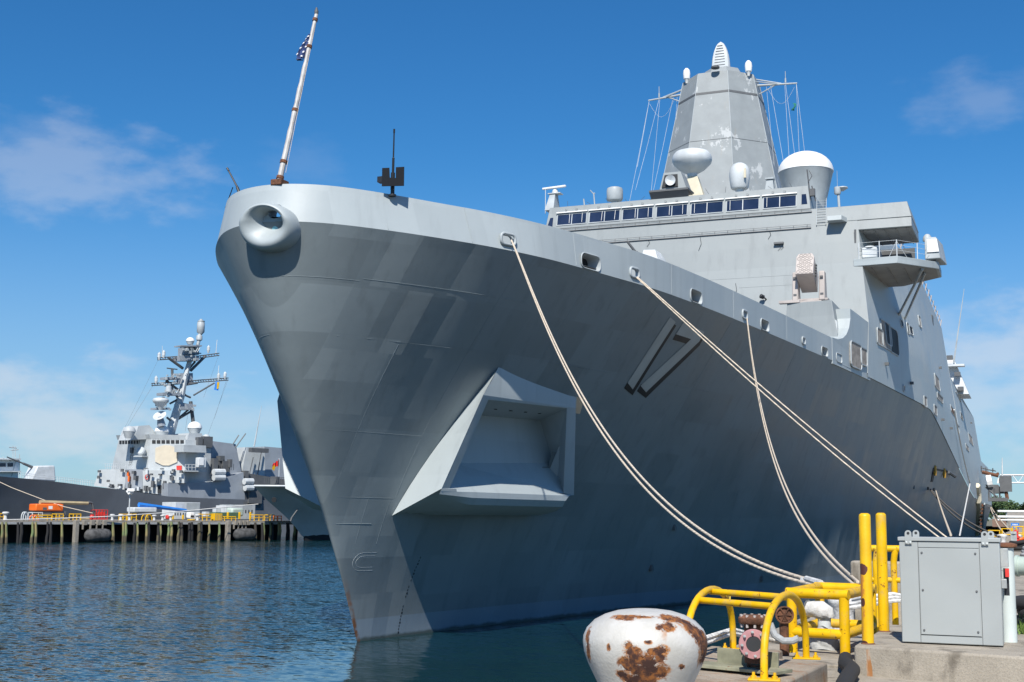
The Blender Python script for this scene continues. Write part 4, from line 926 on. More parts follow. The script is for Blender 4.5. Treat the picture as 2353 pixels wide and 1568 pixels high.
for x in (1110, 1180, 1250): mb.tube([onY(sC(x, 740), sx), onY(sC(x, 880), sx)], 0.12, 5)
mb.box(onY(sC(1230, 885), sx), (2.6, 2, 0.5)); mb.tube([onY(sC(1065, 720), sx), onY(sC(1215, 850), sx)], 0.12, 5)
for x0, x1, y0 in ((1010, 1070, 470), (1070, 1160, 490), (1160, 1200, 500)): mb.tube([onY(sC(x0, y0), sx), onY(sC(x1, y0 + 15), sx)], 0.08, 4); mb.tube([onY(sC(x0, y0 - 25), sx), onY(sC(x0, 530), sx)], 0.08, 4)
mb.box(onY(sC(1330, 680), sx), (1.6, 1, 2.2)); each(mb, 'platform_frame', M['dgrey'], sponson)
mb = MB(); mb.tube([onY(sC(1285, 600), sx), onY(sC(1283, 340), sx)], [0.14, 0.05], 5); mb.build('whip_antenna', M['lgrey'], sponson)
# side door with boom, hawse openings, accommodation ladder recess
def hull_hit(p):
    u = 15.5
    for i in range(60):
        q_ = onX(p, XC + u); t_ = min(max(q_.z / zk(q_.y), 0), 1); u = 0.5 * u + 0.5 * hb(q_.y - sst(min(q_.z, 14.35)), t_)
    return V((XC + u, q_.y, q_.z))
def hull_panel(nm, m, pts, off, parent=hull):
    mb = MB(); P_ = [hull_hit(p) for p in pts]; mb.prism([p + V((off, -off, 0)) for p in P_], V((-0.3, 0, 0))); return mb.build(nm, m, parent)
hull_panel('hawse_slot', M['dark'], [sC(378, 470), sC(578, 512), sC(560, 535), sC(500, 520), sC(405, 500), sC(372, 655), sC(346, 655)], 0.06)
for x, y in ((388, 500), (510, 535)):
    p = hull_hit(sC(x, y)); mb = MB(); mb.lathe(p + V((0.12, -0.12, 0)), [(0.12, -0.5), (0.16, -0.2), (0.16, 0.3), (0.05, 0.45)], 8); mb.build('fairlead_roller', M['yrust'], hull)
mb = MB(); mb.tube([hull_hit(sC(540, 525)) + V((0.3, 0, 0)), hull_hit(sC(600, 585)) + V((0.5, 0, 0))], 0.16, 6); mb.build('boom_stub', M['dgrey'], hull)
for p, q in (((305, 720), (322, 760)), ((380, 735), (396, 775))):
    hull_panel('hawse_opening', M['dark'], [sC(p[0], p[1]), sC(q[0], p[1]), sC(q[0], q[1]), sC(p[0], q[1])], 0.05)
# rusty ladder trunk down the side
mb = MB(); prev = None
cl = [hull_hit(p) if p[1] > 920 else side_hit(p) for p in (sC(945, 1330), sC(955, 1150), sC(965, 960))] + [side_hit(sC(960, 900)), side_hit(sC(955, 800)), side_hit(sC(945, 700))]
mb.tube([c_ + V((0.1, -0.2, 0)) for c_ in cl], 0.42, 6); mb.build('ladder_trunk', M['cream'], ship)
mb = MB()
for i in range(9): 
    c_ = lerp(cl[0], cl[2], i / 8.0); mb.box(c_ + V((0.5, -0.6, 0)), (0.5, 0.6, 0.35))
each(mb, 'ladder_bracket', M['rusty'], ship)
mb = MB(); mb.tube([hull_hit(sC(1010, 1330)) + V((0.15, 0, 0)), hull_hit(sC(1035, 940)) + V((0.15, 0, 0))], 0.16, 6); mb.build('rubbing_strake', M['side'], ship)
for x, y in ((1885, 1312), (1640, 1420)):
    pass
for p in ((1497, 1305), (1550, 1212), (1750, 1330), (2100, 1120)):
    a = hull_hit(p); mb = MB(); mb.box(a, (0.12, 0.4, 0.3)); mb.build('hull_fitting', M['dgrey'], hull)
# ================================================================== water, pier, foreground
def struct(o): o['kind'] = 'structure'; return o
mb = MB(); mb.quad((-6000, -400, 0), (6000, -400, 0), (6000, 9000, 0), (-6000, 9000, 0))
t = NT('harbour_water')
sep = t.n('ShaderNodeSeparateXYZ'); t.l(t.pos, sep.inputs[0])
rot = t.n('ShaderNodeMapping'); t.l(t.pos, rot.inputs[0]); rot.inputs['Rotation'].default_value = (0, 0, R(-22)); rot.inputs['Scale'].default_value = (0.38, 1.0, 1.0)
w3 = t.noise(t.pos, 0.045, 3)
calm = t.math('MULTIPLY', t.ramp(t.math('ADD', sep.outputs[0], t.math('MULTIPLY', sep.outputs[1], 0.05)), -27.0, -18.0, 1.35, 0.30), t.ramp(w3, 0.3, 0.7, 0.7, 1.2))
acc = None
for sc__, amp, dt in ((0.8, 0.16, 3), (2.6, 0.55, 4), (7.0, 0.70, 3)):
    cn2 = t.n('ShaderNodeVectorMath', operation='SUBTRACT'); t.l(t.noise(rot.outputs[0], sc__, dt, 0.55, 1), cn2.inputs[0]); cn2.inputs[1].default_value = (0.5, 0.5, 0.5)
    sc2 = t.n('ShaderNodeVectorMath', operation='MULTIPLY'); t.l(cn2.outputs[0], sc2.inputs[0]); sc2.inputs[1].default_value = (amp * 1.0, amp * 1.2, 0)
    if acc is None: acc = sc2.outputs[0]
    else:
        ad = t.n('ShaderNodeVectorMath', operation='ADD'); t.l(acc, ad.inputs[0]); t.l(sc2.outputs[0], ad.inputs[1]); acc = ad.outputs[0]
sv = t.n('ShaderNodeVectorMath', operation='SCALE'); t.l(acc, sv.inputs[0]); t.l(calm, sv.inputs['Scale'])
up2 = t.n('ShaderNodeVectorMath', operation='ADD'); t.l(sv.outputs[0], up2.inputs[0]); up2.inputs[1].default_value = (0, 0, 1)
nm = t.n('ShaderNodeVectorMath', operation='NORMALIZE'); t.l(up2.outputs[0], nm.inputs[0])
body = t.mix(t.ramp(w3, 0.3, 0.7), (0.003, 0.022, 0.022), (0.004, 0.029, 0.038))
t.fin(body, 0.06, 0, nm.outputs[0]); t.b.inputs['IOR'].default_value = 1.33; M['water'] = t.m
water = mb.build('water', M['water']); struct(water)

DZ = 3.25; EDGE = -3.35
mb = MB(); mb.box((20 + EDGE / 2.0, 150, DZ - 0.6), (40 - EDGE, 380, 1.2))
pd = mb.build('pier_deck', M['concrete'], None, loc=(30, 150, DZ)); struct(pd)
mb = MB(); mb.quad((-300, 420, 2.4), (400, 420, 2.4), (400, 3000, 2.4), (-300, 3000, 2.4)); struct(mb.build('shore_ground', paint('shore_soil', (0.16, 0.15, 0.10), 0.9), None, loc=(0, 420, 2.4)))

# big rusty bollard; rust patches measured on the side that faces the camera
BC = (-2.17, 7.42)
def on_bol(p, r_=0.35):
    o = V((BC[0], BC[1], 0)); d = ray(p); a = d.x * d.x + d.y * d.y; k = (C0 - o); b = 2 * (k.x * d.x + k.y * d.y); c = k.x ** 2 + k.y ** 2 - r_ * r_
    D_ = b * b - 4 * a * c; u = (-b - math.sqrt(max(D_, 0))) / (2 * a); return C0 + d * u
for px, rr_, sz in (((730, 800), .34, (.085, .08, .045)), ((560, 830), .34, (.06, .06, .05)), ((600, 700), .35, (.05, .05, .03)), ((800, 700), .35, (.06, .05, .02)), ((880, 680), .35, (.03, .04, .03)), ((700, 870), .33, (.12, .10, .06)), ((620, 750), .35, (.05, .05, .03)), ((850, 880), .33, (.06, .06, .05)), ((1100, 460), .30, (.04, .06, .03)), ((1150, 500), .32, (.04, .06, .03)), ((1215, 580), .345, (.035, .07, .04)), ((1260, 670), .36, (.03, .08, .05)), ((1000, 400), .26, (.05, .05, .02)), ((520, 380), .24, (.09, .06, .012)), ((190, 680), .35, (.02, .05, .05)), ((640, 960), .31, (.07, .08, .05)), ((550, 640), .36, (.03, .03, .022)), ((740, 610), .36, (.022, .03, .012)), ((375, 650), .36, (.016, .03, .022)), ((200, 590), .34, (.025, .06, .05)), ((910, 470), .31, (.05, .07, .025)), ((840, 480), .31, (.02, .03, .015)), ((940, 380), .24, (.05, .05, .02)), ((1060, 430), .28, (.05, .06, .02)), ((1180, 540), .33, (.035, .06, .03)), ((1245, 620), .35, (.03, .08, .04)), ((1275, 720), .36, (.025, .09, .06)), ((640, 375), .2, (.12, .06, .008)), ((1050, 850), .35, (.02, .03, .022)), ((850, 760), .35, (.04, .05, .03)), ((480, 910), .33, (.05, .05, .03)), ((760, 950), .32, (.05, .05, .05))):
    q = on_bol(sF(*px), rr_); RSPOTS.append((tuple(q), sz))
M['bollard'] = bollard_white()
mb = MB()
prof = [(0.30, 0.0), (0.29, 0.05), (0.225, 0.12), (0.212, 0.28), (0.228, 0.40), (0.263, 0.50), (0.300, 0.575), (0.334, 0.645), (0.357, 0.71), (0.364, 0.765), (0.360, 0.80), (0.340, 0.845), (0.295, 0.890), (0.235, 0.922), (0.165, 0.943), (0.09, 0.953), (0.0001, 0.956)]
mb.lathe((0, 0, 0), prof, 64)
def bol_parent(loc, label, group=None, prof_=prof, m='bollard', n=64):
    b = thing('mooring_bollard', (0, 0, 0), label, 'bollard', group)
    m_ = MB(); m_.lathe((0, 0, 0), prof_, n); m_.build('bollard_head', M[m], b, smooth=True, ang=80)
    m_ = MB(); m_.lathe((0, 0, -0.001), [(0.38, 0), (0.38, 0.045), (0.30, 0.05)], 24); m_.build('base_plate', M['rusty'], b)
    b.location = loc; return b
bol_parent((BC[0], BC[1], DZ), 'big white mushroom bollard with flaking paint and rust in the foreground')

# rust-stained curb under the pipe guard
CZ = 3.42
mb = MB(); pl = [(-3.2, 10.2), (-2.02, 9.75), (-1.86, 12.32), (-2.44, 12.5), (-2.44, 13.25), (-3.2, 13.35)]
mb.hexa([V((a, b, DZ - 0.05)) for a, b in pl], [V((a, b, CZ)) for a, b in pl])
cb = mb.build('concrete_curb', M['curb'], None, loc=(-2.5, 11.5, DZ), bevel=0.02); tag(cb, 'low rust stained concrete block under the yellow hoop guard', 'curb')
mb = MB(); pl = [(-3.2, 13.5), (-1.72, 13.42), (-1.72, 16.2), (-3.2, 16.3)]
mb.hexa([V((a, b, DZ - 0.05)) for a, b in pl], [V((a, b, DZ + 0.03)) for a, b in pl]); cb2 = mb.build('concrete_slab', M['concrete'], None, loc=(-2.4, 14.6, DZ), bevel=0.01); tag(cb2, 'thin pale concrete slab beneath the square yellow pipe frame', 'slab')
# yellow hoop guard
HG = (-2.5, 11.9, CZ)
hg = thing('hoop_guard', HG, 'yellow guard of two bent pipe hoops joined by bars over pink pipe flange', 'guard rail')
def hoop(x0, y0, x1, y1, top, r=0.032):
    n = 18; pts = []
    for i in range(n + 1):
        a = PI * i / n; f = 0.5 - 0.5 * math.cos(a)
        pts.append(V((x0 + (x1 - x0) * f, y0 + (y1 - y0) * f, CZ + (top - CZ) * math.sin(a) ** 0.62)))
    pts[0].z = CZ; pts[-1].z = CZ
    return pts
hp1 = hoop(-2.14, 10.77, -2.09, 12.54, 4.06); hp2 = hoop(-2.93, 11.3, -2.90, 13.06, 4.06)
for hp_ in (hp1, hp2):
    mb = MB(); mb.tube(hp_, 0.032, 14); mb.build('hoop', M['yellow'], hg, smooth=True, ang=60)
for i in (6, 9):
    mb = MB(); mb.tube([hp2[i] + V((0, 0, -0.02)), hp1[i] + V((0, 0, -0.02))], 0.030, 14); mb.build('cross_bar', M['yellow'], hg, smooth=True, ang=60)
for hp_ in (hp1, hp2):
    for e in (0, -1):
        mb = MB(); c_ = hp_[e]; mb.box(c_ + V((0, 0, 0.008)), (0.26, 0.15, 0.014), 0.15); f_ = mb.build('foot_plate', M['yellow'], hg, bevel=0.004)
        mb = MB()
        for a in (-0.085, 0.085): mb.lathe(c_ + V((a, 0.13 * a, 0.014)), [(0.024, 0), (0.024, 0.022), (0.013, 0.022), (0.013, 0.05)], 6)
        each(mb, 'foot_bolt', M['yellow'], f_)
mb = MB(); c_ = hp2[12]; mb.tube([c_ + V((0.03, -0.02, 0.03)), c_ + V((0.06, -0.05, -0.03)), c_ + V((0.09, -0.04, 0.0)), c_ + V((0.09, -0.05, -0.08)), c_ + V((0.085, -0.05, -0.12))], 0.007, 5); mb.build('tie_string', paint('yellow_cord', (0.75, 0.55, 0.08), 0.8), hg)
# pipe flange standing on the curb
FC = onY(sE(770, 968), (a0_y := 10.92))
pf = thing('pipe_flange', (FC.x, FC.y, CZ), 'open pink pipe flange with bolts facing the camera on a rusty valve', 'pipe flange')
ax_ = V((0.28, -0.93, 0.05)).normalized(); sx_ = V((0.957, 0.288, 0)); up_ = sx_.cross(ax_) * -1; up_ = V((0, 0, 1))
mb = MB(); mb.lathe(FC, [(0.066, -0.12), (0.066, 0.0), (0.062, 0.0)], 24, ax_)
ro, ri_ = 0.122, 0.062
mb = MB(); q_ = V((0, 0, 1)).rotation_difference(ax_).to_matrix(); n = 48; vs = []
for z in (0.0, 0.035):
    for r_ in (ri_, ro): vs += [FC + q_ @ V((r_ * math.cos(2 * PI * j / n), r_ * math.sin(2 * PI * j / n), z)) for j in range(n)]
fs = []
for j in range(n):
    k = (j + 1) % n
    fs += [[j, k, n + k, n + j][::-1], [2*n + j, 2*n + k, 3*n + k, 3*n + j], [n + j, n + k, 3*n + k, 3*n + j], [j, k, 2*n + k, 2*n + j][::-1]]
mb.add(vs, fs); mb.build('flange_ring', M['pink'], pf, bevel=0.004)
mb = MB(); mb.lathe(FC + ax_ * 0.03, [(0.0615, 0.006), (0.0615, -0.05), (0.058, -0.06), (0.0001, -0.061)], 24, ax_); mb.build('pipe_bore', M['dark'], pf, smooth=True)  # bore coloured near-black to stand in for the shade inside the pipe
mb = MB()
for k in range(8):
    a = 2 * PI * (k + 0.5) / 8; p = FC + q_ @ V((0.098 * math.cos(a), 0.098 * math.sin(a), 0.03)); mb.lathe(p, [(0.013, 0), (0.013, 0.028), (0.008, 0.028), (0.008, 0.04)], 6, ax_)
each(mb, 'flange_bolt', M['galv'], pf)
vb = FC - ax_ * 0.30
mb = MB(); mb.tube([FC - ax_ * 0.02, vb, vb + V((0, 0, 0.02))], 0.075, 16); mb.tube([vb + V((0.03, 0, -0.17)), vb + V((0.03, 0, 0.16))], 0.08, 16); mb.build('valve_body', M['rusty'], pf, smooth=True)
vt = vb + V((0.03, 0.0, 0.16)); mb = MB(); mb.lathe(vt, [(0.12, 0), (0.128, 0.012), (0.128, 0.05), (0.10, 0.07), (0.0001, 0.072)], 28)
mb.build('valve_lid', M['rusty'], pf, smooth=True)
mb = MB()
for k in range(10):
    a = 2 * PI * k / 10; mb.lathe(vt + V((0.105 * math.cos(a), 0.105 * math.sin(a), 0.045)), [(0.013, 0), (0.013, 0.03)], 6); mb.lathe(vt + V((0.105 * math.cos(a), 0.105 * math.sin(a), -0.03)), [(0.012, 0), (0.012, 0.03)], 6)
each(mb, 'lid_bolt', M['tan'], pf)
# steel angle across the curb
ag = thing('steel_angle', (-2.6, 12.1, CZ), 'mossy steel angle bracket lying across the curb below the pink flange', 'bracket')
a0 = onZ(sE(392, 1205), CZ + 0.012); a1 = onZ(sE(1030, 1268), CZ + 0.012); dr = (a1 - a0).normalized(); pr_ = V((dr.y, -dr.x, 0))
mb = MB(); mb.hexa([a0 + V((0, 0, 0.0)), a1, a1 - pr_ * 0.02, a0 - pr_ * 0.02], [p + V((0, 0, 0.165)) for p in (a0, a1, a1 - pr_ * 0.02, a0 - pr_ * 0.02)]); mb.build('upright_plate', M['steelplate'], ag, bevel=0.003)
b0_, b1_ = a0 - dr * 0.12 + pr_ * 0.0, a1 + dr * 0.14
mb = MB(); mb.hexa([b0_ + V((0, 0, 0.012)), b1_ + V((0, 0, 0.012)), b1_ + pr_ * 0.28 + V((0, 0, 0.012)), b0_ + pr_ * 0.28 + V((0, 0, 0.012))], [b0_ + V((0, 0, 0.04)), b1_ + V((0, 0, 0.04)), b1_ + pr_ * 0.28 + V((0, 0, 0.04)), b0_ + pr_ * 0.28 + V((0, 0, 0.04))]); mb.build('flat_plate', M['steelplate'], ag, bevel=0.003)
mb = MB()
for f in (0.1, 0.8): p = lerp(b0_, b1_, f) + pr_ * 0.2 + V((0, 0, 0.04)); mb.lathe(p, [(0.016, 0), (0.016, 0.018), (0.009, 0.018), (0.009, 0.045)], 6)
p = lerp(b0_, b1_, 0.62) + pr_ * 0.16 + V((0, 0, 0.058)); mb.tube([p, p + dr * 0.13], 0.012, 6); mb.lathe(p - dr * 0.01, [(0.02, 0), (0.02, 0.02)], 6, dr)
mb.build('plate_bolt', M['rusty'], ag)

# square yellow pipe frame
bf = thing('box_guard', (-2.25, 15.1, DZ), 'square yellow pipe frame guarding a white wrapped elbow pipe', 'guard rail')
cn = [V((-2.56, 14.48, 0)), V((-1.98, 14.36, 0)), V((-1.86, 15.78, 0)), V((-2.47, 15.86, 0))]; pr0 = 0.055
mb = MB(); tz = 3.92
ps = [c_ + V((0, 0, tz)) for c_ in cn]; 
for i in range(4): 
    mb = MB(); d_ = (ps[(i + 1) % 4] - ps[i]).normalized(); ex = 0.055 if i % 2 == 0 else -0.055
    mb.tube([ps[i] - d_ * ex, ps[(i + 1) % 4] + d_ * ex], pr0, 20); mb.build('top_rail', M['yellow'], bf, smooth=True, ang=60)
for i in range(4):
    mb = MB(); mb.tube([cn[i] + V((0, 0, DZ)), cn[i] + V((0, 0, tz - 0.03))], pr0, 20); mb.build('leg', M['yellow'], bf, smooth=True, ang=60)
for i in range(4):
    mb = MB(); mb.tube([cn[i] + V((0, 0, 3.50)), cn[(i + 1) % 4] + V((0, 0, 3.50))], pr0 * 0.96, 20); mb.build('middle_rail', M['yellow'], bf, smooth=True, ang=60)
# wrapped elbow pipe and valve inside
ep = thing('elbow_pipe', (-2.2, 15.2, DZ), 'elbow pipe wrapped in white canvas inside the square yellow frame', 'pipe')
e0 = onY(sE(1450, 610), 15.1); mb = MB()
mb.tube([e0 + V((-0.13, 0.05, 0.0)), e0 + V((-0.05, 0.02, 0.005)), e0 + V((0.03, 0, 0.0)), e0 + V((0.075, 0, -0.03)), e0 + V((0.09, 0, -0.09))], [0.085, 0.092, 0.105, 0.108, 0.095], 16); mb.build('canvas_wrap', M['canvas'], ep, smooth=True, ang=80)
mb = MB(); mb.tube([e0 + V((0.07, 0.0, -0.06)), V((e0.x + 0.06, e0.y, DZ))], [0.075, 0.07], 16); mb.build('pipe_riser', M['lgrey'], ep, smooth=True)
mb = MB(); mb.tube([e0 + V((-0.13, 0.05, 0)), e0 + V((-0.28, 0.1, 0))], 0.075, 14); mb.lathe(e0 + V((-0.14, 0.05, 0)), [(0.11, -0.02), (0.11, 0.02)], 16, (1, -0.3, 0)); mb.build('pipe_stub', M['galv'], ep, smooth=True)
g0_ = onY(sE(1520, 990), 14.95); mb = MB()
rows = []
for i in range(9):
    z = DZ + 0.03 + 0.24 * i / 8.0; rr_ = 0.16 * (1 - (i / 8.0) ** 3 * 0.55)
    rows.append([V((g0_.x + rr_ * math.cos(a) * (1 + 0.10 * math.sin(5 * a + i)) , g0_.y + rr_ * 0.8 * math.sin(a) * (1 + 0.1 * math.cos(4 * a + 2 * i)), z + 0.015 * math.sin(3 * a + i))) for a in [2 * PI * j / 24 for j in range(25)]])
mb.grid(rows); o = mb.build('canvas_bag', M['greycanvas'], None, loc=(g0_.x, g0_.y, DZ), smooth=True, ang=80); tag(o, 'slumped grey canvas bag on the slab inside the square yellow frame', 'bag')
vp = thing('old_valve', (-2.75, 14.0, DZ), 'dark rusty valve with handwheel beside the square yellow frame', 'valve')
v0 = onY(sE(1090, 660), 14.1); mb = MB(); mb.tube([V((v0.x, v0.y, DZ)), v0], 0.05, 10); mb.lathe(v0, [(0.075, -0.06), (0.09, 0.0), (0.075, 0.05), (0.03, 0.06)], 14, (0.4, -1, 0.1)); mb.build('valve_body', M['rusty'], vp, smooth=True)
mb = MB(); mb.tube([v0 + V((0.02 + 0.0, -0.06, 0)) + V((0.085 * math.cos(a), 0.03 * math.cos(a), 0.085 * math.sin(a))) for a in [2 * PI * i / 20 for i in range(20)]], 0.011, 6, closed=True)
for k in range(3): a = PI * k / 3; mb.tube([v0 + V((0.02, -0.06, 0)) + V((0.085 * math.cos(a), 0.03 * math.cos(a), 0.085 * math.sin(a))), v0 + V((0.02, -0.06, 0)) - V((0.085 * math.cos(a), 0.03 * math.cos(a), 0.085 * math.sin(a)))], 0.009, 5)
mb.build('hand_wheel', M['rusty'], vp)
w0_ = onY(sE(1085, 880), 13.9); mb = MB(); mb.tube([w0_ + V((-0.14, 0, 0.12)), w0_ + V((-0.09, 0, 0.0)), w0_ + V((0, 0, -0.055)), w0_ + V((0.10, 0, -0.05)), w0_ + V((0.16, 0, -0.02))], 0.038, 10); o = mb.build('hose_end', M['greycanvas'], None, loc=tuple(w0_), smooth=True); tag(o, 'short curved white and rust hose lying behind the yellow hoop guard', 'hose')
# ledge with posts and cabinet
LZ = 3.53
mb = MB(); pl = [(-1.70, 12.93), (3.6, 11.65), (3.9, 16.0), (-1.66, 15.6)]
mb.hexa([V((a, b, DZ - 0.3)) for a, b in pl], [V((a, b, LZ)) for a, b in pl])
lg = mb.build('concrete_ledge', M['concrete'], None, loc=(0, 13.5, DZ), bevel=0.025); tag(lg, 'raised stained concrete ledge carrying the grey cabinet and two yellow posts', 'ledge')
t = NT('rust_run'); d_ = t.noise(t.scale(t.pos, (1, 1, 0.3)), 16, 6, 0.6); c_ = t.mix(t.ramp(d_, 0.35, 0.65), (0.40, 0.35, 0.28), (0.34, 0.15, 0.05)); t.fin(c_, 0.9); M['rustrun'] = t.m
mb = MB(); dl = V((5.3, -1.28, 0)).normalized(); nl = V((dl.y, -dl.x, 0)); o0 = V((-1.70, 12.93, 0)) + nl * 0.003
pts = [(0.12, LZ - 0.03), (0.155, LZ - 0.03), (0.16, LZ - 0.10), (0.175, LZ - 0.20), (0.18, LZ - 0.32), (0.13, LZ - 0.32), (0.115, LZ - 0.2), (0.125, LZ - 0.1)]
mb.add([o0 + dl * a + V((0, 0, b)) for a, b in pts], [list(range(8))]); mb.build('rust_stain', M['rustrun'], lg)
def post(c_, top, r_, label, rusty=False):
    p = thing('bollard_post', (c_[0], c_[1], LZ), label, 'post', 'yellow pipe posts on the ledge')
    h = top - LZ; m_ = MB(); m_.lathe((c_[0], c_[1], LZ), [(r_, 0), (r_, h - r_ * 0.55), (r_ * 0.92, h - r_ * 0.25), (r_ * 0.6, h - 0.02 * r_), (0.0001, h)], 28)
    m_.build('post_pipe', M['ypost'] if rusty else M['yellow'], p, smooth=True, ang=80)
    m_ = MB(); m_.lathe((c_[0], c_[1], LZ), [(r_ + 0.012, 0), (r_ + 0.012, 0.004), (r_ + 0.001, 0.012)], 28); m_.build('base_weld', M['rusty'], p)
    return p
def yellow_rust():
    t = NT('yellow_paint_rusted'); sep = t.n('ShaderNodeSeparateXYZ'); t.l(t.pos, sep.inputs[0])
    a = t.noise(t.pos, 5.0, 5); c = t.mix(t.ramp(a, 0.3, 0.7), mul(YEL, 0.9), mul(YEL, 1.06))
    x = t.math('SUBTRACT', sep.outputs[0], -1.617); z = sep.outputs[2]
    wob = t.math('MULTIPLY', t.math('SUBTRACT', t.noise(t.pos, 14, 6, 0.7), 0.5), 0.10)
    def spot(zc, hz, hx, xc=0.0):
        dx = t.math('DIVIDE', t.math('SUBTRACT', x, xc), hx); dz = t.math('DIVIDE', t.math('SUBTRACT', z, zc), hz)
        d = t.math('ADD', t.math('POWER', dx, 2.0), t.math('POWER', dz, 2.0)); return t.math('ADD', d, t.math('MULTIPLY', wob, 14.0))
    run = t.math('MULTIPLY', t.ramp(t.noise(t.scale(t.pos, (1, 1, 0.12)), 26, 5, 0.6), 0.42, 0.56), t.math('MULTIPLY', t.ramp(z, 4.20, 4.27, 1, 0), t.ramp(t.math('ADD', x, wob), -0.005, 0.015, 1, 0)))
    c = t.mix(t.math('MULTIPLY', run, 0.9), c, (0.45, 0.16, 0.03))
    for q in ((4.245, 0.058, 0.052, -0.005), (3.93, 0.045, 0.022, -0.006), (3.535, 0.03, 0.05, -0.01)): c = t.mix(t.ramp(spot(*q), 0.85, 1.05, 1, 0), c, (0.085, 0.028, 0.018))
    return t.fin(c, 0.45, 0, t.bump(t.noise(t.pos, 30, 4), 0.2, 0.01))
M['ypost'] = yellow_rust()
post((-1.59, 13.12), 4.79, 0.057, 'nearer yellow pipe post with a large brown rust patch and rust runs', True)
post((-1.60, 14.62), 4.80, 0.056, 'farther yellow pipe post, clean paint, close to the grey cabinet')
# grey cabinet
CB0 = V((-1.295, 13.36, LZ)); CB1 = V((-0.365, 13.36, LZ)); cd = (CB1 - CB0).normalized(); cn_ = V((-cd.y, cd.x, 0)); CW = (CB1 - CB0).length; CHT = 1.03
kb = thing('electrical_cabinet', (-0.84, 13.6, LZ), 'plain grey steel cabinet with lifting lugs standing on the concrete ledge', 'cabinet')
def K(a, b, c): return CB0 + cd * a + cn_ * b + V((0, 0, c))
def kbox(m_, a0, a1, b0, b1, c0, c1): m_.hexa([K(a0, b0, c0), K(a1, b0, c0), K(a1, b1, c0), K(a0, b1, c0)], [K(a0, b0, c1), K(a1, b0, c1), K(a1, b1, c1), K(a0, b1, c1)])
mb = MB(); kbox(mb, 0, CW, 0.0, 0.36, 0.012, CHT - 0.04); cbx = mb.build('cabinet_body', M['cabinet'], kb, bevel=0.008)
mb = MB(); kbox(mb, -0.012, CW + 0.012, -0.014, 0.38, CHT - 0.038, CHT); mb.build('cabinet_lid', M['cabinet'], kb, bevel=0.005)
mb = MB(); kbox(mb, 0.185, CW - 0.195, -0.008, 0.0, 0.095, CHT - 0.105); dp = mb.build('door_panel', M['cabinet'], kb, bevel=0.002)
mb = MB()
for a in (0.176, CW - 0.186): kbox(mb, a, a + 0.004, -0.0012, 0.0, 0.015, CHT - 0.04)
kbox(mb, 0.18, CW - 0.19, -0.0012, 0, 0.086, 0.092); kbox(mb, 0.18, CW - 0.19, -0.0012, 0, CHT - 0.102, CHT - 0.097); mb.build('panel_gap', M['dark'], kb)
mb = MB()
for a in (0.212, CW - 0.222):
    for c_ in (0.135, 0.52, CHT - 0.15): mb.lathe(K(a, -0.008, c_), [(0.011, 0), (0.009, 0.008), (0.0001, 0.009)], 12, -cn_)
each(mb, 'door_screw', M['dgrey'], dp)
for a in (0.09, CW - 0.13):
    for b in (-0.012, 0.33):
        mb = MB(); pts = [(-0.032, -0.07), (0.032, -0.07), (0.032, 0.035)] + [(0.032 * math.cos(PI * i / 8), 0.035 + 0.032 * math.sin(PI * i / 8)) for i in range(1, 8)] + [(-0.032, 0.035)]
        off = 0.045 if b > 0.1 else 0
        hole = [(0.014 * math.cos(2 * PI * i / 12), 0.037 + 0.014 * math.sin(2 * PI * i / 12)) for i in range(12)]
        mb.prism([K(a + off + x, b - 0.006, CHT + z) for x, z in pts], cn_ * 0.006); lg_ = mb.build('lifting_lug', M['cabinet'], kb)
        mb = MB(); mb.prism([K(a + off + x, b - 0.008, CHT + z) for x, z in hole], cn_ * 0.010); mb.build('lug_eye', M['dark'], lg_)
        if b < 0:
            mb = MB()
            for q in (-0.018, 0.018): mb.lathe(K(a + q, -0.013, CHT - 0.055), [(0.014, 0), (0.012, 0.01), (0.0001, 0.014)], 10, -cn_)
            mb.build('lug_bolt', M['galv'], lg_, smooth=True)
mb = MB(); kbox(mb, CW, CW + 0.05, 0.1, 0.2, 0.55, 0.64); kbox(mb, CW, CW + 0.07, 0.15, 0.3, 0.75, 0.93); mb.build('cabinet_latch', M['galv'], kb, bevel=0.004)
mb = MB(); kbox(mb, CW + 0.04, CW + 0.075, 0.10, 0.13, 0.66, 0.74); mb.build('red_tag', M['red'], kb)
mb = MB(); kbox(mb, CW + 0.02, CW + 0.07, 0.16, 0.19, 0.48, 0.74); mb.build('tag_strap', M['black'], kb)
# galvanised standpipe and pale green pipe to the right
sp_ = thing('standpipe', (-0.30, 13.95, LZ), 'white galvanised standpipe with rust streaks beside the grey cabinet', 'pipe')
mb = MB(); mb.lathe((-0.325, 14.0, LZ), [(0.075, 0.0), (0.075, 0.93)], 22); mb.build('pipe_tube', M['galvw'] if 'galvw' in M else paint('white_galvanised', (0.56, 0.62, 0.60), 0.5, rust=0.25, rsc=3.0, streak=0.5), sp_, smooth=True)
mb = MB(); mb.lathe((-0.325, 14.0, LZ + 0.93), [(0.095, 0), (0.11, 0.01), (0.11, 0.035), (0.05, 0.05)], 22); mb.build('pipe_cap', M['rusty'], sp_, smooth=True)
gp = thing('green_pipe', (0.6, 14.5, 4.0), 'thick pale green horizontal pipe at the right edge of the picture', 'pipe')
mb = MB(); mb.tube([V((-0.25, 14.6, 4.26)), V((2.5, 14.0, 4.26))], 0.098, 24); mb.lathe((-0.245, 14.6, 4.26), [(0.11, 0), (0.11, 0.03)], 24, (1, -0.2, 0)); mb.build('pipe_tube', M['green'], gp, smooth=True)
mb = MB(); mb.box((1.6, 14.2, 3.85), (0.15, 0.15, 0.66)); mb.build('pipe_support', M['galv'], gp)
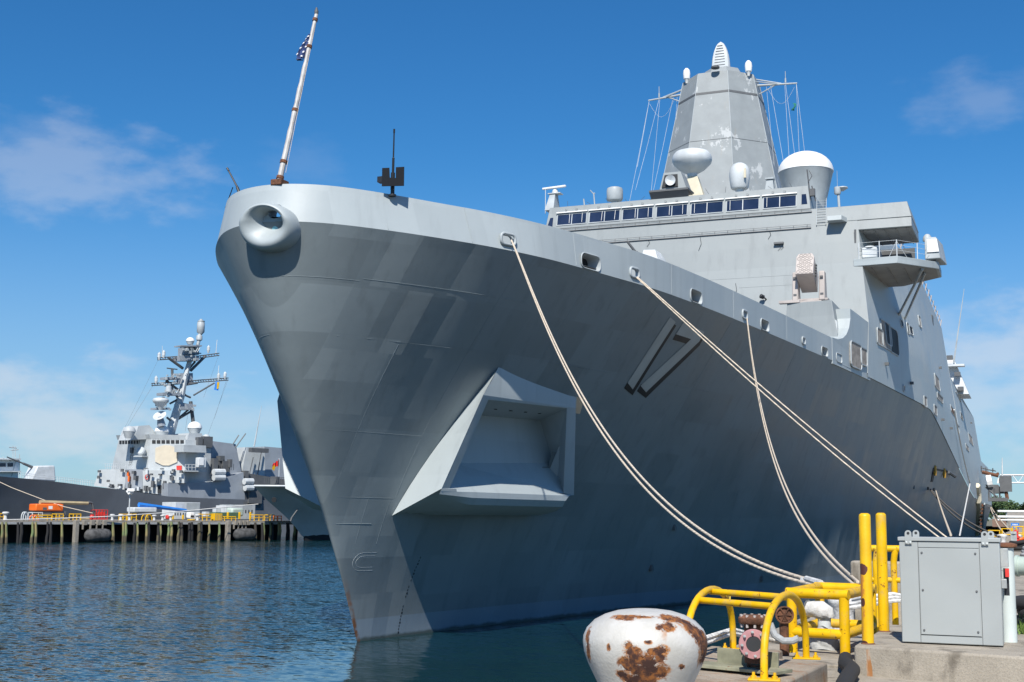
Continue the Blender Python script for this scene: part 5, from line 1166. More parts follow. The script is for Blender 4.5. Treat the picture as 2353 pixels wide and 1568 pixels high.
def heap(label, cx, cy, n, rad, rr_, m, z0=DZ, name='hose_coil', cat='hose'):
    m_ = MB(); pts = []
    for i in range(n * 14):
        a = 2 * PI * i / 14.0; k = i / 14.0
        pts.append(V((cx + (rad + 0.05 * math.sin(k * 2.1)) * math.cos(a), cy + (rad * 0.9 + 0.06 * math.sin(k * 3)) * math.sin(a), z0 + rr_ + (k % 4) * rr_ * 1.6 + 0.02 * math.sin(a * 2 + k))))
    m_.tube(pts, rr_, 8); o = m_.build(name, m, None, loc=(cx, cy, z0), smooth=True, ang=80); tag(o, label, cat); return o
heap('heap of fat black hose on the ground at the right edge, behind the standpipe', 0.15, 17.0, 5, 0.42, 0.075, M['tyre'])
heap('bundle of thin black cable with an orange wrap near the right edge', 0.35, 19.5, 6, 0.5, 0.05, M['black'], name='cable_coil', cat='cable')
for i, (x, y) in enumerate(((-0.13, 15.7), (0.02, 15.75), (0.10, 15.95))):
    mb = MB(); mb.tube([V((x - 0.08, y - 0.02, 3.60 + 0.05 * i)), V((x + 0.22, y + 0.1, 3.58 + 0.03 * i))], 0.05, 12); mb.lathe((x - 0.085, y - 0.02, 3.60 + 0.05 * i), [(0.054, 0), (0.054, 0.02)], 12, (1, 0.2, 0)); o = mb.build('hose_fitting', M['tyre'], None, loc=(x, y, LZ), smooth=True)
    tag(o, ('black hose end, lowest and leftmost of three behind the grass tuft', 'black hose end in the middle of three behind the grass tuft', 'black hose end, highest and rightmost of three behind the grass tuft')[i], 'hose', 'black hose ends')
mb = MB(); o_ = V((0.30, 19.4, 3.95))
mb.lathe(o_, [(0.05, -0.12), (0.17, -0.08), (0.19, 0.02), (0.14, 0.10), (0.0001, 0.12)], 14); o = mb.build('orange_float', M['orange'], None, loc=tuple(o_), smooth=True); tag(o, 'orange float resting on the black cable bundle at the right edge', 'float')
# tuft of grass
mb = MB()
for i in range(60):
    a = random.uniform(0, 2 * PI); r_ = random.uniform(0, 0.11); b = V((-0.19 + r_ * math.cos(a), 15.0 + r_ * math.sin(a), LZ)); h = random.uniform(0.08, 0.24); l_ = V((random.uniform(-.08, .08), random.uniform(-.08, .08), h)); w = V((0.006, 0.003, 0))
    mb.add([b - w, b + w, b + l_ * 0.6 + w * 0.7, b + l_, b + l_ * 0.6 - w * 0.7], [[0, 1, 2, 3, 4]])
o = mb.build('grass_tuft', paint('weed_green', (0.10, 0.17, 0.03), 0.7, var=0.3, sc_=20), None, loc=(-0.19, 15.0, LZ)); tag(o, 'small tuft of green weeds growing beside the cabinet', 'weed')
# yellow railing behind the posts
rl = thing('yellow_railing', (-1.75, 17.2, DZ), 'yellow pipe railing with bent post seen between the posts and the cabinet', 'railing')
mb = MB(); ra = onY(sD(-60, 265), 17.0); rb_ = onY(sD(260, 268), 17.0)
mb.tube([V((ra.x - 0.1, 17.0, 4.36)), V((rb_.x + 0.15, 17.0, 4.36))], 0.042, 12); mb.build('top_rail', M['yellow'], rl, smooth=True)
mb = MB(); mb.tube([V((ra.x - 0.1, 17.0, 3.97)), V((rb_.x + 0.15, 17.0, 3.97))], 0.034, 12); mb.build('middle_rail', M['yellow'], rl, smooth=True)
for x in (onY(sD(135, 500), 17.0).x, onY(sD(-40, 500), 17.0).x, rb_.x + 0.1):
    mb = MB(); mb.tube([V((x + 0.03, 17.0, 4.36)), V((x + 0.012, 17.0, 4.28)), V((x, 17.0, 4.2)), V((x, 17.0, DZ))], 0.04, 12); mb.build('post', M['yellow'], rl, smooth=True)
mb = MB(); mb.box((-1.9, 18.6, DZ + 0.45), (1.1, 0.25, 0.9)); o = mb.build('concrete_barrier', M['concrete'], None, loc=(-1.9, 18.6, DZ), bevel=0.03); tag(o, 'low grey concrete block behind the yellow railing', 'barrier')
# mooring bollards where lines L1/L3 land, and farther ones
far_prof = [(0.26, 0.0), (0.24, 0.1), (0.22, 0.4), (0.28, 0.55), (0.33, 0.62), (0.34, 0.70), (0.28, 0.78), (0.12, 0.83), (0.0001, 0.84)]
bq = bol_parent((-2.45, 17.7, DZ), 'white bollard behind the square yellow frame taking the bow lines', None, far_prof, 'canvas', 24); bq.scale = (0.6, 0.6, 0.6)
bol_parent((-2.75, 45.0, DZ), 'white bollard far behind the cabinet taking the long doubled line', None, far_prof, 'canvas', 24)
for i, (x, y, l) in enumerate(((-2.02, 79.8, 'left of the two small white bollards beyond the cabinet'), (-1.25, 80.4, 'right of the two small white bollards beyond the cabinet'))):
    b = bol_parent((x, y, DZ), l, 'small white bollards down the pier', [(0.22, 0.0), (0.2, 0.1), (0.19, 0.3), (0.24, 0.42), (0.28, 0.5), (0.25, 0.58), (0.0001, 0.62)], 'canvas', 20)

# ------------------------------------------------------------------ mooring lines
def line(name, label, a, b, sag, sk, r_, m, off=V((0, 0, 0)), n=48, group=None, strand=2, gap=0.075):
    root = thing(name, tuple(lerp(a, b, 0.5)), label, 'mooring line', group)
    a, b = V(a), V(b); hor = V((b.x - a.x, b.y - a.y, 0)).normalized(); sd_ = V((hor.y, -hor.x, 0))
    k = math.log(.5) / math.log(sk)
    for j in range(strand):
        pts = []
        for i in range(n + 1):
            t_ = i / n; p = lerp(a, b, t_); tt = t_ ** k; p.z -= (sag + 0.06 * j) * 4 * tt * (1 - tt)
            g = gap * (0.25 + 0.75 * min(1, t_ * 1.4))
            p += sd_ * (g * (j - (strand - 1) / 2.0)) + V((0, 0, -g * 0.6 * j)); pts.append(p)
        m_ = MB(); m_.tube(pts, r_, 7); m_.build('rope_strand', m, root, smooth=True, ang=80)
    return root
L1 = line('mooring_line', 'doubled cream mooring line from the foremost chock sagging down to the yellow frame', (XC + 6.35, 42.35, 14.62), (-2.68, 17.4, 3.88), 2.1, 0.55, 0.024, M['rope'], gap=0.062)
mb = MB(); e = V((-2.68, 17.4, 3.88)); hd = (V((XC + 6.35, 42.35, 6.0)) - e).normalized()
mb.tube([e + hd * 0.05, e + hd * 0.55 + V((0, 0, 0.0))], [0.05, 0.038], 8); mb.quad(e + hd * 0.75, e + hd * 0.6 + V((0.05, 0, -0.02)), e + hd * 0.62 + V((-0.02, 0, -0.14)), e + hd * 0.72 + V((-0.03, 0, -0.09))); mb.build('chafe_wrap', M['canvas'], L1, smooth=True)
L2 = line('mooring_line', 'doubled cream mooring line crossing the hull straight down to behind the cabinet', (XC + 8.85, 49.85, 14.42), (-2.75, 45.0, 4.0), 0.2, 0.55, 0.027, M['rope'], gap=0.20)
L3 = line('mooring_line', 'doubled cream mooring line hanging steeply from the third chock to the yellow posts', (XC + 10.95, 61.45, 14.28), (-2.3, 17.8, 3.9), 2.3, 0.47, 0.023, M['rope'], gap=0.058)
p0 = hull_hit(sC(318, 752)) + V((0.2, -0.2, 0)); p1 = hull_hit(sC(388, 765)) + V((0.2, -0.2, 0))
line('mooring_line', 'dark doubled line from the aft hull opening running down past the white bollards', p0, (-2.2, 79.0, 3.7), 0.5, 0.5, 0.06, M['roped'], gap=0.22)
q = onY(sC(612, 1350), 60.0)
line('mooring_line', 'single tan line hanging from the aft hull opening down behind the cabinet', p1, tuple(q), 0.15, 0.5, 0.055, M['rope'], strand=1)
p2 = side_hit(s6(1560, 170)) + V((0.3, -0.3, 0)); p3 = hull_hit(sC(805, 680)) + V((0.5, -0.5, 0)); q = onY(sC(728, 1350), 62.0)
rt = thing('hanging_hose', tuple(p3), 'long thin white hose hanging down the ship side amidships to the pier', 'hose')
mb = MB(); pts = [lerp(p2, p3, i / 12.0) + V((0, 0, -0.5 * math.sin(PI * i / 12))) for i in range(13)] + [lerp(p3, q, i / 12.0) for i in range(1, 13)]; mb.tube(pts, [0.07] * 13 + [0.07 - 0.035 * i / 12 for i in range(1, 13)], 6); mb.build('hose_run', M['ropew'], rt, smooth=True)
p4 = hull_hit(sC(1120, 985)) + V((0.2, -0.2, 0)); q = onY(sC(1360, 1300), 120.0)
line('mooring_line', 'thin tan stern line running down to the cluttered pier end', p4, tuple(q), 0.3, 0.5, 0.08, M['rope'], strand=2, gap=0.5)
# white rope on the deck edge beside the hoop guard
mb = MB()
for j in range(2): mb.tube([V((-3.25, 11.2, 3.47)) + V((0.0, 0, 0.05 * j)), V((-3.12, 12.6, 3.50 + 0.05 * j)), V((-2.98, 13.4, 3.55 + 0.04 * j)), V((-2.7, 14.5, 3.38))], 0.024, 7)
o = mb.build('loose_rope', M['ropew'], None, loc=(-3.1, 13.0, DZ), smooth=True); tag(o, 'white rope lying along the pier edge behind the big bollard', 'rope')
mb = MB()
for j in range(3): mb.tube([V((-2.3 + 0.05 * j, 16.6 + 0.08 * j, 3.62 + 0.05 * j)), V((-2.0, 16.5, 3.68 + 0.05 * j)), V((-1.7, 16.6, 3.74 + 0.04 * j)), V((-1.4, 16.9, 3.75))], 0.026, 7)
o = mb.build('loose_rope', M['ropew'], None, loc=(-2.0, 16.6, DZ), smooth=True); tag(o, 'white rope bundle seen through the square yellow frame', 'rope')
mb = MB(); mb.tube([V((-2.8, 7.0, DZ + 0.35)), V((-2.6, 6.6, DZ + 0.42)), V((-2.3, 6.3, DZ + 0.3))], 0.028, 7); 
mb = MB(); mb.tube([V((-1.86, 13.5, 3.34)), V((-1.81, 13.1, 3.34)), onZ(sE(1812, 1240), 3.34), onZ(sE(1755, 1330), 3.33), onZ(sE(1720, 1400), 3.33), onZ(sE(1690, 1520), 3.33), onZ(sE(1670, 1750), 3.33)], [0.07, 0.07, 0.072, 0.072, 0.072, 0.072, 0.072], 14)
o = mb.build('black_cable', M['tyre'], None, loc=(-1.6, 11.5, DZ), smooth=True); tag(o, 'thick black cable curving up against the front of the concrete ledge', 'cable')

# ------------------------------------------------------------------ right-hand distance
mb = MB()
sg = thing('blue_sign', (-2.1, 130, DZ), 'small blue sign board on posts at the far end of the pier', 'sign')
a, b = onY(sC(1397, 1190), 130), onY(sC(1507, 1257), 130)
mb.box((a + b) / 2, (b.x - a.x, 0.08, a.z - b.z)); mb.build('sign_board', M['blue'], sg)
mb = MB()
for f in (0.15, 0.85): mb.tube([V((a.x + (b.x - a.x) * f, 130.06, DZ)), V((a.x + (b.x - a.x) * f, 130.06, b.z))], 0.03, 5)
mb.build('sign_post', M['red'], sg)
mb = MB(); m_ = (a + b) / 2
for i in range(4): mb.box(m_ + V((-0.18 + i * 0.12, -0.05, 0.08)), (0.07, 0.02, 0.12))
mb.box(m_ + V((0, -0.05, -0.11)), (0.18, 0.02, 0.13)); mb.build('sign_lettering', M['white'], sg)
def simple(name, label, cat, mb_, m, loc, group=None, **k):
    o = mb_.build(name, m, None, loc=loc, **k); tag(o, label, cat, group); return o
c_ = onZ(sC(1445, 1470), DZ); mb = MB(); a = onY(sC(1420, 1300), 70); b = onY(sC(1450, 1490), 70); mb.box((a + b) / 2, (0.28, 0.2, a.z - b.z)); mb.lathe(((a + b) / 2), [(0.19, 0.25), (0.0001, 0.33)], 8); simple('grey_post', 'square grey post beside the red hydrant beyond the cabinet', 'post', mb, M['galv'], ((a.x + b.x) / 2, 70, DZ))
a = onY(sC(1460, 1320), 71); mb = MB(); mb.lathe((a.x, 71, DZ), [(0.16, 0), (0.16, 0.5), (0.2, 0.52), (0.2, 0.6), (0.13, 0.62), (0.13, 0.85), (0.0001, 0.95)], 12); simple('fire_hydrant', 'red hydrant beside the grey post at the pier end', 'hydrant', mb, M['red'], (a.x, 71, DZ), smooth=True)
for i in range(8):
    x = -2.9 + 0.55 * i + random.uniform(-.15, .15); y = 88 + 6 * (i % 3) + random.uniform(0, 3)
    mb = MB(); w = random.uniform(0.5, 0.9); h = random.uniform(0.7, 1.0)
    mb.tube([V((x, y, DZ)), V((x, y, DZ + h)), V((x + w, y, DZ + h)), V((x + w, y, DZ))], 0.06, 6); mb.tube([V((x, y, DZ + h * .5)), V((x + w, y, DZ + h * .5))], 0.045, 6)
    simple('pipe_guard', 'small yellow pipe guard in the cluster at the far end of the pier', 'guard rail', mb, M['yellow'], (x, y, DZ), 'distant yellow pipe guards')
for i, (x, y, m, nm, l) in enumerate(((-0.9, 64, 'tyre', 'black_hose', 'farther black hose heap on the pier beyond the cabinet'), (-0.2, 52, 'greycanvas', 'grey_net', 'tangled grey netting heap on the pier beyond the standpipe'), (0.2, 42, 'tyre', 'black_hose', 'black hose heap nearest the pale green pipe'))):
    heap(l, x, y, 3, 0.40, 0.08, M[m], name=nm)
q = onZ(sC(1520, 1490), DZ); heap('small orange hose heap on the pier near the right edge, beside the red hydrant', q.x, q.y, 3, 0.24, 0.07, M['orange'], name='orange_hose')
mb = MB(); a = onY(sC(1185, 1180), 300); b = onY(sC(1310, 1300), 300); mb.box((a.x + (b.x - a.x) / 2, 303, 2.6 + 1.2), (b.x - a.x + 1, 6, a.z - 2.2)); simple('brick_building', 'low brown brick building past the ship stern', 'building', mb, M['brick'], ((a.x + b.x) / 2, 303, 2.4))
mb = MB(); mb.box((18, 330, 3.6), (50, 12, 3.0)); mb.hexa([V((-7, 324, 5.1)), V((43, 324, 5.1)), V((43, 336, 5.1)), V((-7, 336, 5.1))], [V((-7, 329.9, 6.2)), V((43, 329.9, 6.2)), V((43, 330.1, 6.2)), V((-7, 330.1, 6.2))]); simple('low_shed', 'pale long shed roof at the far right edge', 'building', mb, M['farconc'], (18, 330, 2.4))
pr_ = thing('pipe_rack', (2, 300, 2.4), 'white overhead pipes running to the right behind the ship stern', 'pipe rack')
for y_, r_ in ((1037, 0.22), (1110, 0.26), (1152, 0.16)):
    a = onY(sC(1225, y_), 300); mb = MB(); mb.tube([a, a + V((30, 0, 0))], r_, 8); mb.build('overhead_pipe', M['white'], pr_, smooth=True)
mb = MB()
for x in (-6.5, -2.0, 6, 14): mb.tube([V((x, 300.4, 2.4)), V((x, 300.4, 6.4))], 0.15, 6)
mb.build('rack_post', M['galv'], pr_)
# lattice crane boom
cr = thing('crane_boom', (0, 330, 2.4), 'white lattice crane boom lying level behind the ship stern', 'crane')
mb = MB(); zt, zb = 15.05, 13.2
for z, y in ((zt, 330), (zt - 0.1, 331.6), (zb, 330), (zb, 331.6)): mb.tube([V((-8.2, y, z)), V((24, y, z))], 0.16, 5)
for i in range(26):
    x = -8 + i * 1.25
    for y in (330, 331.6): mb.tube([V((x, y, zb if i % 2 else zt)), V((x + 1.25, y, zt if i % 2 else zb))], 0.08, 4)
mb.build('boom_lattice', M['white'], cr)
mb = MB()
for y in (330, 331.6): mb.tube([V((22, y, 2.4)), V((22, y, 15))], 0.4, 6)
mb.build('crane_leg', M['white'], cr)
# trees beyond
def leafmat(name, a, b):
    t = NT(name); oi = t.n('ShaderNodeNewGeometry').outputs['Random Per Island']; return t.fin(t.mix(oi, a, b), 0.6)
M['leaf'] = leafmat('foliage', (0.025, 0.055, 0.015), (0.075, 0.12, 0.035)); M['bark'] = paint('bark', (0.08, 0.06, 0.045), 0.9)
def tree_mesh(h, w, n, seed):
    rg = random.Random(seed); crown = MB(); trunk = MB()
    trunk.tube([V((0, 0, 0)), V((0.1, 0, h * .35)), V((0, 0.1, h * .7))], [0.35, 0.25, 0.1], 7)
    cl = []
    for i in range(14):
        a = rg.uniform(0, 2 * PI); r_ = w * 0.5 * math.sqrt(rg.random()) * 0.8; z = h * (0.35 + 0.55 * rg.random()); r_ *= (1 - abs(z / h - 0.55) * 0.9)
        cl.append(V((r_ * math.cos(a), r_ * math.sin(a), z))); trunk.tube([V((0, 0, h * .35)), lerp(V((0, 0, h * .5)), cl[-1], 0.9)], [0.12, 0.03], 5)
    for i in range(n):
        c_ = rg.choice(cl); d_ = V((rg.gauss(0, 1), rg.gauss(0, 1), rg.gauss(0, .7))).normalized() * (w * 0.22 * rg.random() ** 0.35); p = c_ + d_
        u = V((rg.gauss(0, 1), rg.gauss(0, 1), rg.gauss(0, 1))).normalized(); v = u.orthogonal().normalized(); s_ = rg.uniform(0.25, 0.5)
        crown.add([p - u * s_, p + v * s_ * 0.6, p + u * s_, p - v * s_ * 0.6], [[0, 1, 2, 3]])
    return crown, trunk
protos = []
for k in range(3):
    tr = thing('broadleaf_tree', (0, 0, 0), None, 'tree', 'trees beyond the pier')
    c_, tk = tree_mesh(9.0, 9.0, 1500, 40 + k); c_.build('crown', M['leaf'], tr, merge=False); tk.build('trunk', M['bark'], tr); protos.append(tr)
tl = [(-12.5, 425, 1.0), (-9.0, 432, .92), (-6.2, 440, .72), (-3.8, 436, .78), (-0.5, 430, .75), (4, 436, .8), (-16, 440, 0.9), (9, 440, .8)]
words_ = ('tallest dark tree beside the ship stern', 'second tall dark tree right of the ship stern', 'lower round tree between taller ones past the stern', 'medium tree above the white overhead pipes', 'tree at the far right edge above the pipes', 'tree outside the right edge, near side', 'tree hidden behind the stern', 'tree outside the right edge, far side')
for i, (x, y, s_) in enumerate(tl):
    if i < 3: tr = protos[i]; tr.location = (x, y, 2.4); tr.scale = (s_,) * 3; tr['label'] = words_[i]
    elif i in (3, 4): copy_thing(protos[i % 3], (x, y, 2.4), i * 1.3, words_[i], s_)
# ================================================================== far pier across the basin
FO = V((-138.82, 145.62, 0)); FD = V((0.3446, 0.9387, 0)).normalized(); FN = V((-FD.y, FD.x, 0))
def FP(p, w): return onP(p, FO + FN * w, FN)
def FA(a, w, z): return FO + FD * a + FN * w + V((0, 0, z))
def fa(p, w=0): return (FP(p, w) - FO).dot(FD)
ANG = math.atan2(FD.y, FD.x)
A0, A1 = fa((-120, 1230)), fa((690, 1230)); 
far = thing('timber_pier', tuple(FA((A0 + A1) / 2, 0, 0)), 'long far pier on algae covered timber piles across the water', 'pier')
far['kind'] = 'structure'
def fbox_(m_, a0, a1, w0, w1, z0, z1): m_.hexa([FA(a0, w0, z0), FA(a1, w0, z0), FA(a1, w1, z0), FA(a0, w1, z0)], [FA(a0, w0, z1), FA(a1, w0, z1), FA(a1, w1, z1), FA(a0, w1, z1)])
mb = MB(); fbox_(mb, A0, A1, 0.0, 18, 2.62, 3.25); mb.build('deck_slab', M['farconc'], far)
mb = MB(); fbox_(mb, A0, A1, -0.12, -0.01, 2.66, 2.98); mb.build('fascia_beam', M['greycanvas'], far)
mb = MB(); fbox_(mb, A0, A1, 6.0, 6.3, -1, 2.6); mb.build('underdeck_dark_sheet', M['dark'], far)  # near-black sheet added under the deck to paint in its shade
PX = [(sG, x) for x in (30, 85, 250, 300, 455, 500, 665, 710, 865, 1580, 1725, 1760, 1885, 1925, 2050, 2085, 2215, 2248)] + [(sH, x) for x in (-20, 120, 160, 265, 300, 410, 445, 545, 580, 690, 830, 1335, 1430, 1455, 1545, 1575, 1660, 1685, 1780, 1800, 1885, 1910)]
for i, (f, x) in enumerate(PX):
    a = fa(f(x, 620), -0.35); mb = MB(); ln_ = random.uniform(-0.16, 0.16); r_ = random.uniform(0.18, 0.26)
    mb.tube([FA(a + ln_, -0.35, -1), FA(a + ln_ * 0.6, -0.37, 0.8), FA(a, -0.42, 1.5), FA(a - 0.05, -0.3, 3.0 + random.uniform(-.1, .1))], [r_ * 1.15, r_ * 1.1, r_, r_ * 0.8], 8)
    mb.build('pile', M['pile'] if random.random() < 0.72 else M['tyre'], far, smooth=True)
for f, x0, xs in ((sG, 1060, (1050, 1165, 1270, 1355, 1440)), (sH, 950, (945, 1040, 1100, 1155, 1205))):
    mb = MB(); a = fa(f(x0, 620), -0.5); fbox_(mb, a - 0.3, a + 0.3, -0.9, -0.1, -1, 3.2)
    for x in xs: b = fa(f(x + 25, 500), -0.5); fbox_(mb, b - 0.28, b + 0.28, -0.75, -0.125, 2.55, 3.3)
    mb.build('fender_frame', M['farconc'], far, bevel=0.03)
    b = fa(f(xs[1] + 5, 500), -0.5); mb = MB()
    for x in xs[1:]: b = fa(f(x - 5, 540), -0.5); fbox_(mb, b - 0.1, b + 0.1, -0.6, -0.4, 1.9, 2.6)
    each(mb, 'fender_chain', M['farconc'], far)
for f, x0, x1, l in ((sG, 1190, 1555, 'left of the two big black rubber fenders floating against the far pier'), (sH, 1040, 1335, 'right of the two big black rubber fenders floating against the far pier')):
    a0, a1 = fa(f(x0, 640), -1.4), fa(f(x1, 640), -1.4); L_ = a1 - a0; mb = MB(); R_ = 1.02
    mb.lathe(FA(a0, -1.4, 1.0), [(0.0001, 0), (0.25, 0.02), (0.6, 0.18), (0.9, 0.5), (R_, 1.0), (R_, L_ - 1.0), (0.9, L_ - 0.5), (0.6, L_ - 0.18), (0.25, L_ - 0.02), (0.0001, L_)], 20, FD)
    o = mb.build('rubber_fender', M['fender'], None, loc=tuple(FA((a0 + a1) / 2, -1.4, 0)), smooth=True, ang=80); tag(o, l, 'fender', 'fenders on the far pier')
def far_thing(name, label, cat, a, w, group=None): return thing(name, tuple(FA(a, w, 3.25)), label, cat, group)
# bollards along the far pier
bproto = None
bl = [(sG, 75, 1.15, 'far pier bollard at the left edge beside the yellow rail, largest of its row'), (sG, 1572, .92, 'far pier bollard just right of the red lift basket'), (sG, 1690, .92, 'far pier bollard second right of the red lift basket'), (sG, 1812, .9, 'far pier bollard at the foot of the lamp post'), (sG, 2160, .86, 'far pier bollard beside the yellow bent hoops'), (sG, 2280, .86, 'far pier bollard just right of the yellow bent hoops'), (sH, 35, .86, 'far pier bollard left of the red drum'), (sH, 150, .86, 'far pier bollard in front of the red drum'), (sH, 525, .98, 'far pier bollard right of the white machine')]
for i, (f, x, s_, l) in enumerate(bl):
    a = fa(f(x, 440), 0.7)
    if bproto is None:
        bproto = thing('pier_bollard', (0, 0, 0), l, 'bollard', 'white bollards along the far pier')
        m_ = MB(); m_.lathe((0, 0, 0), far_prof[:1] + [(0.24, .1), (.2, .3), (.2, .6), (.3, .72), (.42, .82), (.44, .92), (.38, 1.02), (.2, 1.06), (.0001, 1.07)], 20); m_.build('bollard_head', M['canvas'], bproto, smooth=True)
        m_ = MB(); m_.lathe((0, 0, 0), [(0.36, 0), (0.36, 0.05)], 16); m_.build('base_plate', M['galv'], bproto)
        bproto.location = FA(a, .7, 3.25); bproto.scale = (s_,) * 3
    else: copy_thing(bproto, FA(a, .7, 3.25), 0, l, s_)
def pbox(m_, f, x0, y0, x1, y1, w, dw):      # upright box whose face is measured on the plane at offset w
    p = [FP(f(x0, y1), w), FP(f(x1, y1), w), FP(f(x1, y0), w), FP(f(x0, y0), w)]
    a0, a1 = (p[0] - FO).dot(FD), (p[1] - FO).dot(FD); fbox_(m_, a0, a1, w, w + dw, max(p[0].z, 3.25) if y1 > 430 else p[0].z, p[2].z)
# boom lifts
def lift(label, f, body, boom, wheels, mbody, mboom, jib=None, basket=None, w=8.0):
    a = fa(f((body[0] + body[2]) / 2, 380), w); r = far_thing('boom_lift', label, 'boom lift', a, w)
    m_ = MB(); pbox(m_, f, body[0], body[1], body[2], body[3], w, 2.3); m_.build('turntable', mbody, r, bevel=0.18)
    m_ = MB(); pbox(m_, f, body[0] + 60, body[3] + 5, body[2] + 40, body[3] + 80, w + 0.2, 2.0); m_.build('chassis', M['dgrey'], r, bevel=0.1)
    for x in wheels:
        for ww in (w - 0.15, w + 2.0):
            c_ = FP(f(x, 405), ww); c_.z = 3.25 + 0.55; m_ = MB(); m_.lathe(c_, [(0.0001, -0.02), (0.35, 0), (0.55, 0.05), (0.55, 0.4), (0.3, 0.45), (0.0001, 0.45)], 18, FN); m_.build('wheel', M['tyre'], r, smooth=True)
    m_ = MB(); p0 = FP(f(*boom[0]), w + 1.0); p1 = FP(f(*boom[1]) if len(boom[1]) == 2 else boom[1][2](boom[1][0], boom[1][1]), w + 1.0)
    m_.tube([p0, p1], [0.42, 0.3], 6); m_.build('boom', mboom, r)
    if jib:
        m_ = MB(); m_.tube([FP(f(*q), w + 1.0) for q in jib], [0.3, 0.22, 0.15], 6); m_.build('jib', M['dgrey'], r)
    if basket:
        m_ = MB(); a0, a1 = fa(f(basket[0], 400), w), fa(f(basket[2], 400), w); z0, z1 = FP(f(basket[0], basket[3]), w).z, FP(f(basket[0], basket[1]), w).z
        for ww in (w, w + 1.6):
            for k in range(5): a_ = a0 + (a1 - a0) * k / 4; m_.tube([FA(a_, ww, z0), FA(a_, ww, z1)], 0.06, 5)
            for z in (z0, (z0 + z1) / 2, z1): m_.tube([FA(a0, ww, z), FA(a1, ww, z)], 0.06, 5)
        for a_ in (a0, a1):
            for z in (z0, z1): m_.tube([FA(a_, w, z), FA(a_, w + 1.6, z)], 0.06, 5)
        fbox_(m_, a0, a1, w, w + 1.6, z0, z0 + 0.1); fbox_(m_, a0 + .3, a1 - .4, w, w + 0.1, z0 + .3, z1 - .3); m_.build('work_basket', M['red'], r)
    return r
ol = lift('orange boom lift with tan boom and red basket on the far pier', sG, (500, 228, 890, 325), ((560, 205), (1230, 218)), (750, 1000), M['orange'], M['boomtan'], ((1240, 205), (1290, 215), (1335, 395)), (1345, 310, 1505, 440))
m_ = MB(); pbox(m_, sG, 680, 255, 735, 298, 7.98, 0.02); m_.build('side_decal', M['white'], ol)
m_ = MB(); pbox(m_, sG, 600, 275, 655, 310, 7.98, 0.02); m_.build('side_panel', M['dgrey'], ol)
lift('white and blue boom lift with long blue boom lowered to the right', sG, (1875, 275, 2200, 345), ((1945, 235), (1215, 1298, s1)), (1975, 2140), M['lgrey'], M['blue'], w=8.0)
# lamp post
lp_ = far_thing('lamp_post', 'slim white lamp post with square white head on the far pier', 'lamp post', fa(sG(1805, 400), 2), 2)
mb = MB(); mb.tube([FA(fa(sG(1805, 400), 2), 2, 3.25), FP(sG(1820, 90), 2)], [0.13, 0.08], 8); mb.build('pole', M['lgrey'], lp_)
c_ = FP(sG(1815, 62), 2); mb = MB(); mb.box(c_, (1.2, 0.7, 0.35), ANG + 0.6, 0.9); mb.box(c_ + V((0.3, -0.2, 0.25)), (0.9, 0.6, 0.35), ANG - 0.3, 0.8); mb.build('lamp_head', M['white'], lp_)
# cabinets, boxes and drums
def bx(name, label, cat, f, r_, w, dw, m, group=None, bevel=0.05):
    m_ = MB(); pbox(m_, f, *r_, w, dw); a = fa(f((r_[0] + r_[2]) / 2, r_[3]), w); o = m_.build(name, m, None, loc=tuple(FA(a, w + dw / 2, 3.25)), bevel=bevel); tag(o, label, cat, group); return o
def vents(o, f, r_, w, n):
    m_ = MB()
    for k in range(n):
        x = r_[0] + (r_[2] - r_[0]) * (k + 0.3) / n; pbox(m_, f, x, r_[1] + 10, x + (r_[2] - r_[0]) / n * 0.35, r_[1] + (r_[3] - r_[1]) * 0.45, w - 0.03, 0.02)
    each(m_, 'vent', M['dark'], o)
o = bx('transformer_box', 'tall pale grey transformer house on the far pier behind the blue boom', 'utility box', sH, (205, 205, 555, 440), 9.5, 4.0, M['lgrey'])
m_ = MB(); pbox(m_, sH, 368, 212, 553, 330, 9.46, 0.03); m_.build('shaded_face', M['grey'], o)  # darker sheet on the front stands for the box's face in shade
o = bx('vent_box', 'low grey box with four dark slots in front of the transformer house', 'utility box', sH, (188, 345, 350, 440), 4.0, 1.6, M['lgrey']); vents(o, sH, (195, 340, 345, 440), 4.0, 4)
o = bx('white_machine', 'small white machine with a dark screen on the far pier', 'machine', sH, (418, 345, 488, 430), 3.5, 1.2, M['white'], bevel=0.15); m_ = MB(); pbox(m_, sH, 430, 385, 475, 412, 3.46, 0.03); m_.build('screen', M['dark'], o)
bx('red_drum', 'red drum behind the white bollards on the far pier', 'drum', sH, (105, 380, 140, 440), 4, 0.8, M['red'], bevel=0.2)
o = bx('storage_box', 'light grey storage box at the left of the container group on the far pier', 'container', sH, (918, 248, 1000, 400), 9, 3, M['lgrey'])
o = bx('storage_container', 'long grey container behind the green bin on the far pier', 'container', sH, (1010, 240, 1330, 440), 10.5, 4, M['grey']); m_ = MB(); pbox(m_, sH, 1010, 238, 1160, 292, 10.45, 0.04); m_.build('container_end', M['lgrey'], o); vents(o, sH, (1180, 300, 1310, 420), 10.5, 3)
bx('green_tank', 'pale green tank beside the grey container on the far pier', 'tank', sH, (1005, 285, 1175, 400), 7.5, 2, M['green'], bevel=0.3)
bx('green_bin', 'long dark green bin behind the yellow barrier on the far pier', 'bin', sH, (770, 345, 1120, 425), 5.5, 2, M['dgreen'])
bx('grey_locker', 'small pale grey locker left of the container group', 'locker', sH, (780, 285, 855, 345), 6.2, 1, M['lgrey'])
bx('grey_locker', 'squat grey locker on short legs near the white machine', 'locker', sH, (630, 335, 690, 400), 4.5, 1, M['lgrey'])
o = bx('yellow_barrier', 'slatted bright yellow barrier in front of the green bin', 'barrier', sH, (760, 360, 872, 462), 1.6, 0.9, M['yellow']); 
m_ = MB()
